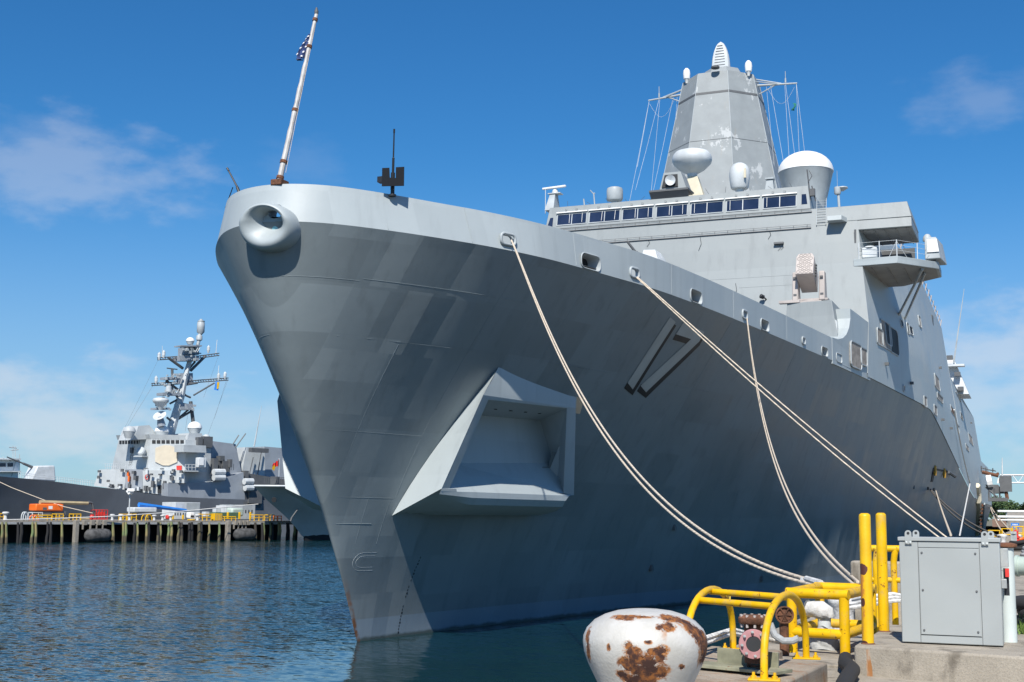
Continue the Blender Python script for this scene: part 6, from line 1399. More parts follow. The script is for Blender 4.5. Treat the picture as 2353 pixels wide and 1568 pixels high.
for k in range(5): pbox(m_, sH, 775 + k * 20, 372, 781 + k * 20, 455, 1.57, 0.02)
each(m_, 'barrier_gap', M['boomtan'], o)
for i, x in enumerate((945, 1108, 1260)): bx('yellow_post', 'upright yellow post, %s in the row beside the green bin' % ('leftmost', 'middle', 'rightmost')[i], 'post', sH, (x, 340, x + 20, 440), 3.2, 0.3, M['yellow'], 'yellow posts on the far pier')
for i, x in enumerate((180, 318)): bx('yellow_post', 'short yellow post at the %s end of the slotted grey box' % ('left', 'right')[i], 'post', sH, (x, 380, x + 18, 445), 2.8, 0.3, M['yellow'], 'yellow posts on the far pier')
bx('fire_cylinder', 'red cylinder standing left of the red lift basket', 'cylinder', sG, (1275, 378, 1315, 450), 2.5, 0.6, M['red'], bevel=0.2)
bx('yellow_cover', 'low yellow cover at the foot of the white machine', 'cover', sH, (415, 440, 495, 462), 1.8, 0.8, M['yellow'], bevel=0.2)
bx('brown_valve', 'squat brown valve on the deck between the yellow frames', 'valve', sG, (890, 425, 960, 455), 2.5, 0.8, M['boomtan'], bevel=0.2)
bx('rusty_pipe', 'long rusty pipe lying on the deck left of the red cylinder', 'pipe', sG, (1130, 420, 1265, 445), 3.0, 0.6, M['boomtan'], bevel=0.15)
# yellow frames on the far pier
def yframe(f, x0, x1, y0, label, w=1.5, m='yellow', arc_=False, depth=1.2):
    a0, a1 = fa(f(x0, 430), w), fa(f(x1, 430), w); z1 = FP(f(x0, y0), w).z; m_ = MB(); r_ = 0.085
    for ww in (w, w + depth):
        if arc_: m_.tube([FA(a0 + (a1 - a0) * (0.5 - 0.5 * math.cos(PI * i / 10)), ww, 3.25 + (z1 - 3.25) * math.sin(PI * i / 10) ** 0.7) for i in range(11)], r_, 6)
        else:
            m_.tube([FA(a0, ww, 3.25), FA(a0, ww, z1), FA(a1, ww, z1), FA(a1, ww, 3.25)], r_, 6); m_.tube([FA(a0, ww, (3.25 + z1) / 2), FA(a1, ww, (3.25 + z1) / 2)], r_ * 0.8, 6)
    for a in (a0, a1):
        if not arc_: m_.tube([FA(a, w, z1), FA(a, w + depth, z1)], r_, 6)
    if arc_: m_.tube([FA((a0 + a1) / 2, w, z1), FA((a0 + a1) / 2, w + depth, z1)], r_, 6)
    o = m_.build('pipe_guard', M[m], None, loc=tuple(FA((a0 + a1) / 2, w, 3.25))); tag(o, label, 'guard rail', 'pipe guards along the far pier')
yframe(sG, -30, 50, 362, 'yellow pipe guard cut by the left edge of the picture')
yframe(sG, 515, 720, 384, 'wide yellow pipe guard under the orange boom lift')
yframe(sG, 470, 540, 384, 'orange bent pipe hoop under the orange boom lift', m='orange', arc_=True)
yframe(sG, 785, 885, 368, 'square yellow pipe guard beside the front wheel of the orange lift')
yframe(sG, 1025, 1130, 368, 'square yellow pipe guard left of the rusty deck pipe')
yframe(sG, 1725, 1770, 370, 'narrow yellow pipe guard left of the lamp post'); yframe(sG, 1840, 1910, 370, 'yellow pipe guard right of the lamp post')
yframe(sG, 2040, 2130, 375, 'bent yellow pipe hoops below the blue boom lift', arc_=True)
yframe(sH, 595, 715, 370, 'yellow pipe guard around the squat grey locker'); yframe(sH, 905, 1060, 405, 'low yellow rail in front of the green bin')
yframe(sH, 1320, 1445, 380, 'yellow pipe guard right of the grey container'); yframe(sH, 1525, 1600, 380, 'yellow pipe guard left of the orange frame by the second bow')
yframe(sH, 1650, 1700, 395, 'orange pipe frame closest to the bow of the second ship', m='orange')
yframe(sG, 450, 590, 348, 'pale grey rectangular frame behind the orange hoop', w=3.0, m='lgrey'); yframe(sG, 325, 392, 340, 'pale bent tube ladder hoop on the pier edge', w=0.5, m='lgrey', arc_=True, depth=0.6)
# long lines along the far pier
rt = thing('mooring_line', tuple(FP(sG(1200, 410), 0.3)), 'long white line rising along the far pier to the second ship', 'mooring line')
mb = MB(); pts = [FP(sG(60, 448), 0.3), FP(sG(420, 440), 0.3), FP(sG(900, 425), 0.3), FP(sG(1500, 402), -0.6), FP(sG(2300, 350), -1.5), FP(sH(520, 310), -2.5), FP(sH(960, 266), -3.2), FP(sH(1375, 228), -4)]; mb.tube(pts, 0.075, 5); mb.build('rope_strand', M['ropew'], rt, smooth=True)
rt = thing('mooring_line', tuple(FP(sG(700, 200), 12)), 'thin pale line slanting from the destroyer bow down past the orange lift', 'mooring line')
mb = MB(); mb.tube([FP(s1(-60, 1085), 20), FP(sG(170, 0), 16), FP(sG(640, 180), 10), FP(sG(900, 265), 7), FP(sG(1300, 355), 1.5)], 0.06, 5); mb.build('rope_strand', M['rope'], rt, smooth=True)

# ================================================================== grey destroyer behind the far pier
sK = zz(230, 1030, 2265/390)
WS, WC = 22.0, 31.0
Cp = FP(s1(1210, 960), WS + 1.0); N45 = (FD + FN).normalized()
Qb = onP(s1(985, 960), Cp, N45)
def P45(p): return onP(p, Cp, N45)
def PB(p): return onP(p, Qb, FD)
des = thing('destroyer', tuple(V((Cp.x, Cp.y, 0)) + FN * 8), 'grey destroyer with tall lattice mast moored behind the far pier on the left', 'warship')
# hull: port side edge traced on its own plane, lofted with flare to the waterline
edge = [(-330, 1050), (-150, 1062), (0, 1075), (200, 1092), (420, 1116), (600, 1140), (820, 1165), (950, 1185), (1100, 1206), (1300, 1216), (1600, 1226), (1900, 1236), (2500, 1262)]
pe = [FP(s1(*p), WS) for p in edge]
def dhull(side):
    rows = []
    a_b = (pe[0] - FO).dot(FD) - 26
    rows = []
    st_ = [(a_b, 0.0, pe[0].z + 1.6)] + [((p - FO).dot(FD), None, p.z) for p in pe]
    for j in range(7):
        f = j / 6.0; row = []
        for a, hbm, z in st_:
            bmax = (WC - WS); u = min(1.0, max(0, (a - a_b)) / 55.0); full = bmax * (1 - (1 - u) ** 2.4) if hbm is None else 0.0
            if u > 0.45: full = bmax
            wl = bmax * 0.93 * (1 - (1 - min(1, max(0, a - a_b - 9) / 75.0)) ** 1.8)
            b = wl * (1 - f ** 1.3) + full * f ** 1.3
            row.append(FA(a + (1 - f) * (9 if hbm is not None else 0), WC - side * b, -0.5 + (z + 0.5) * f))
        rows.append(row)
    return rows
mb = MB()
for sd_ in (1, -1): mb.grid(dhull(sd_))
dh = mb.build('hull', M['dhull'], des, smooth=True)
r1, r2 = dhull(1)[-1], dhull(-1)[-1]; mb = MB(); mb.grid([r1, r2]); mb.build('deck', M['dgrey'], des)
def pris(nm, pts, vec, m, parent=None, **k):
    m_ = MB(); m_.prism(pts, vec); return m_.build(nm, M[m], parent or des, **k)
# superstructure
top = [PB(s1(775, 836)), P45(s1(985, 832)), P45(s1(1212, 836)), FP(s1(1378, 842), WS + 1.0)]
bot = [PB(s1(690, 1180)), P45(s1(945, 1180)), P45(s1(1203, 1180)), FP(s1(1378, 1180), WS + 1.0)]
back = [top[3] + FN * 14, top[0] + FD * 14]; backb = [bot[3] + FN * 14, bot[0] + FD * 14]
mb = MB(); mb.hexa(bot + backb, top + back); db = mb.build('bridge_block', M['dship'], des)
mb = MB(); lv = [(0.0, 0.35)]
def strip(pf, x0, x1, y0, y1, n, gap, nrm, off=0.08):
    for k in range(n):
        xa = x0 + (x1 - x0) * (k + gap / 2) / n; xb = x0 + (x1 - x0) * (k + 1 - gap / 2) / n
        mb.prism([pf(s1(xa, y1)), pf(s1(xb, y1)), pf(s1(xb, y0)), pf(s1(xa, y0))], -nrm * off)
strip(PB, 779, 984, 841, 863, 11, 0.28, FD); strip(P45, 990, 1205, 838, 860, 7, 0.25, N45)
each(mb, 'bridge_window', M['dark'], db)
mb = MB()
ov = [PB(s1(768, 838)), P45(s1(985, 833)), P45(s1(1216, 838))]
mb.hexa([o_ + V((0, 0, 0)) for o_ in ov] + [ov[2] + FN * 3, ov[0] + FD * 3], [o_ + V((0, 0, 0.9)) - FD * 0.4 for o_ in ov] + [ov[2] + FN * 3 + V((0, 0, 0.9)), ov[0] + FD * 3 + V((0, 0, 0.9))]); mb.build('bridge_roof', M['dship'], db)
hx = [(925, 525), (1045, 485), (1130, 487), (1245, 530), (1238, 730), (1120, 780), (1030, 778), (920, 725)]
pris('array_cover', [P45(sK(*p)) - N45 * 0.05 for p in hx], -N45 * 0.18, 'spy', db)
# lower deckhouse in front of the block
PLo = Qb - FD * 2.5; NL = (FD * 0.75 + FN * 0.66).normalized()
def PL(p): return onP(p, PLo, NL)
pris('deckhouse', [PL(sK(*p)) for p in ((30, 1075), (105, 838), (482, 830), (482, 1020), (470, 1130))], NL * 6, 'dship')
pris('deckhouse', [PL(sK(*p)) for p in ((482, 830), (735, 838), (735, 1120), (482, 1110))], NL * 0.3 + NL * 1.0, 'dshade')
pris('boat_deck_wall', [PL(sK(*p)) for p in ((735, 850), (1340, 850), (1340, 1035), (1110, 1025), (1105, 1210), (740, 1170))], NL * 3, 'dship')
pris('wall_door', [PL(sK(*p)) - NL * 0.05 for p in ((955, 1065), (1010, 1065), (1008, 1185), (955, 1185))], -NL * 0.1, 'dark')
mb = MB()
rnd = random.Random(5)
for (x, y, w, h) in ((120, 865, 25, 30), (115, 950, 25, 40), (455, 850, 25, 40), (255, 1005, 20, 30), (800, 825, 60, 12), (880, 910, 30, 25), (1000, 910, 60, 20), (1195, 850, 40, 30), (1310, 870, 30, 35), (1030, 830, 40, 15), (900, 1050, 40, 90), (1060, 1060, 30, 110), (620, 880, 60, 40), (650, 960, 90, 60), (520, 860, 30, 20), (300, 1075, 60, 40), (420, 1070, 90, 40), (790, 1110, 60, 70), (1150, 900, 60, 30), (1180, 970, 30, 60), (840, 1120, 30, 50), (550, 1070, 20, 60)):
    c_ = PL(sK(x, y)) - NL * rnd.uniform(0.2, 0.8); mb.box(c_, (w * 0.013, 0.5, h * 0.013), ANG + 0.5)
each(mb, 'deck_gear', M['dgrey'], des)
mb = MB()
for (x, y, w, h) in ((980, 980, 130, 16), (1140, 890, 30, 60), (1165, 915, 50, 20), (950, 1000, 60, 20), (1280, 970, 90, 40), (440, 1095, 60, 30), (640, 1130, 60, 40), (270, 1060, 60, 26), (700, 1120, 40, 50), (820, 870, 14, 80)):
    c_ = PL(sK(x, y)) - NL * rnd.uniform(0.5, 1.0); mb.box(c_, (w * 0.013, 0.4, h * 0.013), ANG + 0.5)
each(mb, 'deck_fitting', M['lgrey'], des)
mb = MB(); 
for (x, y, w, h) in ((535, 900, 30, 60), (550, 960, 40, 60), (545, 1000, 30, 30)): mb.box(PL(sK(x, y)) - NL * 0.4, (w * 0.012, 0.3, h * 0.012), ANG + 0.5)
each(mb, 'survival_gear', M['orange'], des)
mb = MB(); c_ = PL(sK(805, 948)) - NL * 0.3; ex = V((NL.y, -NL.x, 0)); mb.tube([c_ + ex * 0.32 * math.cos(2 * PI * i / 16) + V((0, 0, 0.40 * math.sin(2 * PI * i / 16))) for i in range(16)], 0.09, 6, closed=True); mb.build('ring_buoy', M['red'], des)
pris('red_panel', [P45(sK(*p)) - N45 * 0.1 for p in ((1230, 782), (1305, 782), (1305, 845), (1230, 845))], -N45 * 0.1, 'red', db)
# side wall, wing, slabs
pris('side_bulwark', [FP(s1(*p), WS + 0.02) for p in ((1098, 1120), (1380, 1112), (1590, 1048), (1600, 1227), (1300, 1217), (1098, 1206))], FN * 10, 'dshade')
pris('wing_box', [FP(s1(*p), WS - 1.6) for p in ((1200, 868), (1345, 874), (1348, 920), (1200, 914))], FN * 3, 'dship')
pris('wing_platform', [FP(s1(*p), WS - 1.6) for p in ((1205, 1036), (1350, 1038), (1350, 1046), (1205, 1044))], FN * 3, 'dship')
mb = MB()
for k in range(7): x = 1210 + k * 22; mb.tube([FP(s1(x, 998), WS - 1.6), FP(s1(x, 1036), WS - 1.6)], 0.05, 4)
for y in (998, 1016): mb.tube([FP(s1(1210, y), WS - 1.6), FP(s1(1345, y + 2), WS - 1.6)], 0.04, 4)
mb.build('platform_rail', M['lgrey'], des)
mb = MB(); mb.box(FP(s1(1312, 985), WS - 2), (1.5, 1.3, 1.8), ANG); o = mb.build('signal_housing', M['lgrey'], des, bevel=0.1); mb = MB(); mb.box(FP(s1(1314, 980), WS - 2.75), (1.1, 0.1, 1.2), ANG); mb.build('housing_cover', M['white'], o)
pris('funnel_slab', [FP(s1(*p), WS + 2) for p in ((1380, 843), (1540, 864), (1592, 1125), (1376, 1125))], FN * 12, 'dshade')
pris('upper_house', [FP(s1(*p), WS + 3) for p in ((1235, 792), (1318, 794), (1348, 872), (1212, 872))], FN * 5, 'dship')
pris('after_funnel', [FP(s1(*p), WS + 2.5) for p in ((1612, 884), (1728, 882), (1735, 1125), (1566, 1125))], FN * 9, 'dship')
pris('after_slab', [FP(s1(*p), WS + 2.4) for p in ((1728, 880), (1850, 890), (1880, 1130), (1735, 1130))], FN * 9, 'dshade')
pris('after_house', [FP(s1(*p), WS + 1.0) for p in ((1590, 1050), (1590, 1226), (1960, 1238), (1960, 1110))], FN * 9, 'dgrey')
mb = MB()
for (x0, x1, y) in ((1395, 1465, 1047), (1395, 1465, 1083), (1595, 1650, 1108), (1600, 1650, 1150)): mb.tube([FP(s1(x0, y), WS - 0.7), FP(s1(x1, y), WS - 0.7)], 0.62, 10)
each(mb, 'life_raft_canister', M['lgrey'], des, smooth=True)
mb = MB()
for (x, y, w, h) in ((1400, 1010, 1.0, 3.0), (1440, 985, 1.2, 2.5), (1470, 1010, 1.6, 2.0), (1440, 960, .7, .8), (1500, 990, .5, 1.5), (1600, 1090, 1, 3), (1640, 1190, 4, 5), (1350, 850, 2, 2), (1300, 855, 1, 2), (1690, 905, 4, .8), (1660, 1200, 3, 3)): mb.box(FP(s1(x, y), WS + rnd.uniform(-.5, 1)), (w, 1.0, h), ANG)
for x in range(1420, 1530, 15): mb.tube([FP(s1(x, 995), WS - 0.2), FP(s1(x, 1035), WS - 0.2)], 0.05, 4)
for (p, q) in (((1625, 1080), (1655, 950)), ((1680, 1080), (1710, 900)), ((1525, 860), (1560, 805)), ((1540, 885), (1605, 795))): mb.tube([FP(s1(*p), WS + 1.8), FP(s1(*q), WS + 1.8)], 0.12, 4)
each(mb, 'side_gear', M['dgrey'], des)
mb = MB(); mb.tube([FP(s1(1660, 880), WC), FP(s1(1708, 615), WC)], [0.18, 0.04], 5); mb.build('whip_antenna', M['grey'], des)
# domes and director
def dome(x, y, r_, h, z=None, wh=True, w=WC - 3, parent=des):
    c_ = FP(s1(x, y), w); k = 0.0329
    m_ = MB(); m_.lathe(c_, [(r_ * k * 0.62, -h * k), (r_ * k * 0.97, 0)], 20); o = m_.build('satellite_dome', M['dship'], parent, smooth=True)
    m_ = MB(); m_.lathe(c_, [(r_ * k * math.cos(R(a)), r_ * k * 0.92 * math.sin(R(a))) for a in range(0, 90, 15)] + [(0.0001, r_ * k * 0.92)], 20); m_.build('dome_cap', M['white' if wh else 'dship'], o, smooth=True)
dome(845, 783, 35, 36, wh=False); dome(1057, 783, 40, 38, w=WS + 6); dome(1272, 760, 42, 32, w=WS + 5); dome(1347, 822, 22, 30, wh=False, w=WS + 4); dome(1243, 192, 25, 20, w=WC)
pris('director_house', [FP(s1(*p), WS + 7) for p in ((905, 745), (975, 740), (1005, 775), (1035, 830), (868, 835))], FN * 5, 'dship')
mb = MB(); c_ = FP(s1(1045, 683), WC - 4); mb.lathe(c_, [(0.1, -0.3), (0.7, -0.1), (1.25, 0.25), (1.15, 0.25), (0.0001, 0.0)], 20, (0.1, -0.75, 0.75)); o = mb.build('fire_control_dish', M['lgrey'], des, smooth=True); mb = MB(); mb.tube([c_, FP(s1(1055, 745), WC - 4)], [0.5, 0.8], 8); mb.build('dish_pedestal', M['dshade'], o)
mb = MB(); c_ = FP(s1(962, 915), 0); c_ = PB(s1(962, 915)) - FD * 1.2; mb.lathe(c_, [(0.0001, -0.6), (0.75, -0.4), (0.8, 0.4), (0.6, 0.6), (0.0001, 0.62)], 14, (0.2, -0.9, 0.3)); mb.hexa([c_ + V((x, y, -1.0)) for x, y in ((-1, -1), (1, -1), (1, 2), (-1, 2))], [c_ + V((x, y, -0.75)) for x, y in ((-1, -1), (1, -1), (1, 2), (-1, 2))]); mb.build('gun_mount', M['dship'], des, smooth=True, ang=30)
mb = MB(); c_ = PB(s1(870, 905)) - FD * 0.3; mb.box(c_, (0.5, 0.5, 1)); 
for xx in (858, 872):
    mb.tube([PB(s1(xx + 8, 880)) - FD * 0.1, PB(s1(xx - 12, 1010)) - FD * 0.1], 0.04, 4)
for k in range(10): mb.tube([PB(s1(866 - k * 2, 890 + k * 12)) - FD * 0.1, PB(s1(880 - k * 2, 890 + k * 12)) - FD * 0.1], 0.03, 4)
mb.build('wall_ladder', M['dgrey'], db)
# mast
W_ = lambda x, y, w=WC: FP(s1(x, y), w)
mb = MB()
def leg(p, q, r0, r1, n=6): mb.tube([W_(*p), W_(*q)], [r0, r1], n)
leg((1095, 850), (1183, 550), 0.95, 0.7); leg((1183, 550), (1205, 445), 0.7, 0.55); leg((1205, 445), (1240, 318), 0.55, 0.45); ml = mb.build('main_mast', M['dship'], des)
mb = MB()
for p, q, r_ in (((1262, 720), (1245, 585), .35), ((1165, 700), (1265, 640), .22), ((1245, 610), (1190, 600), .2), ((1085, 450), (1210, 545), .25), ((1090, 445), (1160, 560), .22), ((1210, 545), (1245, 560), .2), ((1100, 300), (1195, 370), .28), ((1340, 290), (1245, 385), .28), ((1265, 545), (1400, 465), .16), ((1090, 690), (1150, 740), .2), ((1110, 600), (1165, 570), .2), ((1200, 480), (1290, 465), .2), ((1240, 590), (1260, 640), .15), ((1230, 640), (1160, 700), .18), ((1275, 325), (1220, 390), .2)): leg(p, q, r_, r_)
each(mb, 'mast_brace', M['dgrey'], ml)
mb = MB()
for y0, x0, x1, dy in ((300, 1028, 1190, -10), (290, 1290, 1432, -20), (468, 990, 1165, -10), (452, 1225, 1492, -20)):
    for o_ in (0, 14):
        leg((x0, y0 + o_), (x1, y0 + o_ + dy), 0.10, 0.10, 4)
    n_ = int((x1 - x0) / 16)
    for k in range(n_): xa = x0 + (x1 - x0) * k / n_; leg((xa, y0 + dy * k / n_), (xa + 8, y0 + 14 + dy * k / n_), 0.07, 0.07, 4)
mb.build('yard_arm', M['dgrey'], ml)
mb = MB()
for (x0, x1, y0, y1, w) in ((1180, 1320, 218, 226, WC - 2), (1175, 1300, 285, 320, WC - 1), (1205, 1300, 232, 280, WC), (1088, 1180, 425, 442, WC - 1), (1065, 1182, 527, 545, WC - 2), (1025, 1110, 625, 638, WC - 2), (1180, 1262, 600, 640, WC - 1), (1195, 1260, 400, 470, WC)):
    p = [W_(x0, y1, w), W_(x1, y1, w), W_(x1, y0, w), W_(x0, y0, w)]; mb.prism(p, FN * 2.2)
each(mb, 'mast_platform', M['dshade'], ml)
mb = MB()
for k in range(46):
    x, y = rnd.choice(((1250, 250), (1240, 300), (1130, 420), (1120, 520), (1220, 620), (1100, 470), (1120, 545), (1060, 630), (1240, 240)))
    c_ = W_(x + rnd.uniform(-55, 55), y + rnd.uniform(-22, 22), WC - rnd.uniform(0, 2.5)); mb.box(c_, (rnd.uniform(.15, .6), .4, rnd.uniform(.15, .6)), ANG)
for k in range(40):
    x, y = rnd.choice(((1250, 250), (1240, 300), (1130, 420), (1130, 520), (1220, 620), (1060, 625))); x += rnd.uniform(-55, 55); mb.tube([W_(x, y + 14, WC - 2), W_(x + rnd.uniform(-20, 20), y - 14, WC - 2)], 0.07, 4)
each(mb, 'mast_gear', M['grey'], ml)
mb = MB()
for x, y0, y1 in ((1060, 300, 222), (1410, 270, 182), (1422, 430, 350), (1020, 470, 430), (1472, 430, 398), (1075, 300, 262)): leg((x, y0), (x + (8 if x > 1300 else 0), y1), 0.1, 0.05, 4)
for x, y in ((1362, 240), (1020, 440), (1470, 412), (1428, 420), (1070, 272), (1040, 285)): mb.lathe(W_(x, y), [(0.15, -0.9), (0.3, -0.3), (0.3, 0.3), (0.0001, 0.7)], 8)
each(mb, 'yard_antenna', M['lgrey'], ml)
mb = MB(); mb.tube([W_(1292, 218), W_(1302, 175), W_(1312, 62)], [0.35, 0.3, 0.2], 8)
for x, y, r0, h in ((1302, 170, 0.6, 0.7), (1312, 100, 0.75, 1.6), (1315, 62, 0.7, 0.15)): mb.lathe(W_(x, y), [(0.2, -h), (r0, -h * .6), (r0, h * .5), (0.2, h)], 14)
mb.build('top_antenna', M['grey'], ml, smooth=True, ang=50)
mb = MB(); c_ = W_(1050, 585, WC - 4); mb.lathe(c_, [(0.3, -1.6), (0.7, -0.8), (1.45, -0.1), (1.5, 0.2), (1.3, 0.55), (0.6, 0.68), (0.0001, 0.7)], 24); mb.build('radar_dome', M['lgrey'], ml, smooth=True)
mb = MB(); c_ = W_(1102, 505, WC - 3); mb.lathe(c_, [(0.35, -0.6), (0.55, -0.5), (0.55, 0.5), (0.0001, 0.65)], 14); mb.build('small_dome', M['lgrey'], ml, smooth=True)
mb = MB(); mb.tube([W_(1090, 368), W_(1158, 376)], 0.12, 5); mb.tube([W_(1125, 375), W_(1125, 425)], 0.25, 6); mb.build('search_radar', M['dgrey'], ml)
mb = MB()
for p, q in (((1030, 320), (790, 810)), ((1000, 480), (800, 800)), ((1490, 440), (1360, 800)), ((1430, 280), (1330, 560)), ((1240, 580), (1210, 780)), ((1480, 445), (1400, 700))): mb.tube([W_(*p), W_(*q)], 0.022, 4, cap=False)
each(mb, 'rigging_wire', M['dgrey'], ml)
mb = MB(); q = W_(1408, 482, WC - 1); mb.prism([q + V((0, 0, 0.9)), q + V((0.7, 0.3, 0.7)), q + V((0.55, 0.2, -1.0)), q + V((-0.3, 0, -0.8))], V((0.02, -0.05, 0))); o = mb.build('signal_flag', M['blue'], None, loc=tuple(q)); tag(o, 'tiny blue and yellow signal flag under the destroyer yard', 'flag')
mb = MB(); mb.prism([q + V((0.42, -0.1, 0.7)), q + V((0.75, 0.2, 0.65)), q + V((0.6, 0.15, -0.6)), q + V((0.38, -0.05, -0.7))], V((0.02, -0.06, 0))); mb.build('yellow_stripe', M['yellow'], o, loc=tuple(q))
# deck gun and rails forward
gp_ = [(205, 1098), (245, 1005), (360, 1003), (368, 1110)]
mb = MB(); p = [FP(s1(*q), WC - 1.6) for q in gp_]; p2 = [FP(s1(*q), WC + 1.6) for q in ((225, 1098), (258, 1008), (352, 1006), (352, 1110))]
mb.hexa(p, [a + FN * 3.2 for a in p]); dg_ = mb.build('deck_gun', M['lgrey'], des, bevel=0.25)
mb = MB(); mb.tube([FP(s1(240, 1028), WC), FP(s1(150, 990), WC), FP(s1(148, 989), WC), FP(s1(45, 948), WC)], [0.28, 0.2, 0.14, 0.11], 8); mb.lathe(FP(s1(238, 1035), WC), [(0.5, -0.6), (0.5, 0.6)], 10); mb.build('gun_barrel', M['dgrey'], dg_)
mb = MB()
for k in range(34):
    x = 120 + k * 15; 
    if 205 < x < 370: continue
    yb = 1085 + (x - 120) * 0.115; mb.tube([FP(s1(x, yb), WS + 0.2), FP(s1(x, yb - 36), WS + 0.2)], 0.04, 4)
for dy in (36, 22): mb.tube([FP(s1(120, 1085 - dy), WS + 0.2), FP(s1(620, 1142 - dy), WS + 0.2)], 0.03, 4)
for k in range(14): x = 690 + k * 13; mb.tube([PL(s1(x, 1030)), PL(s1(x, 992))], 0.035, 4)
for y in (992, 1010): mb.tube([PL(s1(680, y)), PL(s1(870, y + 2))], 0.03, 4)
mb.build('guard_rail', M['lgrey'], des)
mb = MB()
for k in range(26):
    x = 780 + k * 17; y = 822 + rnd.uniform(-6, 4); mb.tube([(PB if x < 985 else P45)(s1(x, 834)), (PB if x < 985 else P45)(s1(x + rnd.uniform(-6, 6), y - 14))], 0.05, 4)
mb.tube([PB(s1(772, 820)), P45(s1(985, 815)), P45(s1(1205, 818))], 0.05, 4); mb.build('bridge_rail', M['dgrey'], db)

# ================================================================== second ship's bow at the end of the far pier
LW = -5.0
lc = thing('moored_ship', tuple(FP(s1(1985, 1478), LW)), 'pale grey ship bow with anchor pointing left, half hidden by the big warship', 'ship')
stem = [(1658, 1136), (1668, 1150), (1735, 1222), (1810, 1288), (1868, 1340), (1925, 1400), (1985, 1482)]
sp0 = [FP(s1(*p), LW) for p in stem]
rows = []
for i, p in enumerate(sp0):
    f = i / (len(sp0) - 1.0); row = []; a = (p - FO).dot(FD)
    for k in range(13):
        d_ = 34.0 * (k / 12.0) ** 1.4; full = (6.5 * (1 - f) + 3.0 * f); wd_ = full * (1 - math.exp(-d_ / (4.0 + 9 * f)))
        row.append((a + d_, wd_, p.z))
    rows.append(row)
mb = MB()
for sd_ in (1, -1): mb.grid([[FA(a, LW + 6.5 - sd_ * 0 + (-sd_) * w_ - 6.5, z) for a, w_, z in r_] for r_ in rows])
lh = mb.build('hull', M['lcs'], lc, smooth=True, ang=40)
mb = MB(); z0 = 1.05
a_ = (sp0[-1] - FO).dot(FD) - 0.25
for sd_ in (1, -1): mb.grid([[FA(a_ + 34 * (k / 12.0) ** 1.4 - (0.0 if z > 0.5 else -0.5), LW - sd_ * (3.25 * (1 - math.exp(-34.0 * (k / 12.0) ** 1.4 / 12.5)) + 0.05), z) for k in range(13)] for z in (z0, -0.8)])
mb.build('boot_top', M['boot'], lc)
mb = MB(); mb.grid([[FA(a, LW - sd_ * w_, z + 0.02) for a, w_, z in rows[0]] for sd_ in (1, -1)]); mb.build('deck', M['dgrey'], lc)
mb = MB(); mb.tube([FA(a, LW - w_ - 0.05, z) for a, w_, z in rows[0]], 0.16, 6); mb.build('deck_edge', M['lgrey'], lc)
c_ = FP(s1(1905, 1318), LW - 2.2); mb = MB(); mb.tube([FP(s1(1945, 1290), LW - 2.4), FP(s1(1905, 1345), LW - 2.2)], 0.13, 6); mb.tube([FP(s1(1905, 1345), LW - 2.2), FP(s1(1898, 1368), LW - 2.2)], 0.16, 6); mb.build('anchor', M['dgrey'], lc)
c_ = FP(s1(1790, 1228), LW - 1.9); mb = MB(); mb.lathe(c_, [(0.45, 0), (0.42, 0.12)], 12, (0.3, -0.9, -0.2)); mb.build('hawse_pipe', M['dark'], lc)
mb = MB(); j0 = FP(s1(1822, 1122), LW); j1 = FP(s1(1824, 957), LW); mb.tube([j0, j1], 0.07, 6); mb.build('jackstaff', M['lgrey'], lc)
mb = MB()
for k in range(12): x = 1730 + k * 12; mb.tube([FP(s1(x, 1122), LW - 1), FP(s1(x, 1082), LW - 1)], 0.05, 4)
mb.tube([FP(s1(1730, 1084), LW - 1), FP(s1(1870, 1082), LW - 1)], 0.04, 4); mb.box(FP(s1(1797, 1102), LW), (1.2, 1, 1.3)); mb.build('deck_rail', M['dgrey'], lc)
mb = MB(); r_ = []
for i in range(6): r_.append([FP(s1(1822 - i * 8.5, 962 + i * 6 + (8 if i % 2 else 0)), LW - 0.3 * (i % 2)), FP(s1(1822 - i * 8.5, 1003 + i * 3 + (5 if i % 2 else 0)), LW - 0.3 * (i % 2))])
mb.grid(r_); o = mb.build('small_ensign', M['red'], None, loc=tuple(r_[0][0])); tag(o, 'red flag with yellow tail on the jackstaff of the second ship', 'flag'); mo = o.modifiers.new('thick', 'SOLIDIFY'); mo.thickness = 0.03
mb = MB(); mb.grid([[FP(s1(1790 - i * 5, 1000 + i * 8), LW - 0.35), FP(s1(1800 - i * 3, 1012 + i * 9), LW - 0.35)] for i in range(4)]); mb.build('yellow_tail', M['yellow'], o, loc=tuple(r_[0][0]))

# control tower at the far left
tw_ = 120.0
ct = thing('control_tower', tuple(FP(s1(60, 1080), tw_)), 'white control tower with dark windows and antennas at the left edge', 'building')
mb = MB(); p = [FP(s1(-60, 1120), tw_), FP(s1(118, 1120), tw_)]; zt = FP(s1(0, 955), tw_).z
mb.prism([V((p[0].x, p[0].y, 0)), V((p[1].x, p[1].y, 0)), V((p[1].x, p[1].y, zt)), V((p[0].x, p[0].y, zt))], FN * 12); mb.build('tower_wall', M['white'], ct)
mb = MB()
for x0, x1 in ((-30, 38), (50, 86)): q = [FP(s1(x0, 1012), tw_ - .1), FP(s1(x1, 1012), tw_ - .1), FP(s1(x1, 988), tw_ - .1), FP(s1(x0, 988), tw_ - .1)]; mb.prism(q, FN * 0.3)
each(mb, 'window', M['glass'], ct)
mb = MB()
for y in (958, 1038): q = [FP(s1(-60, y + 8), tw_ - 1.5), FP(s1(138, y + 8), tw_ - 1.5), FP(s1(138, y), tw_ - 1.5), FP(s1(-60, y), tw_ - 1.5)]; mb.prism(q, FN * 15)
each(mb, 'tower_balcony', M['lgrey'], ct)
mb = MB()
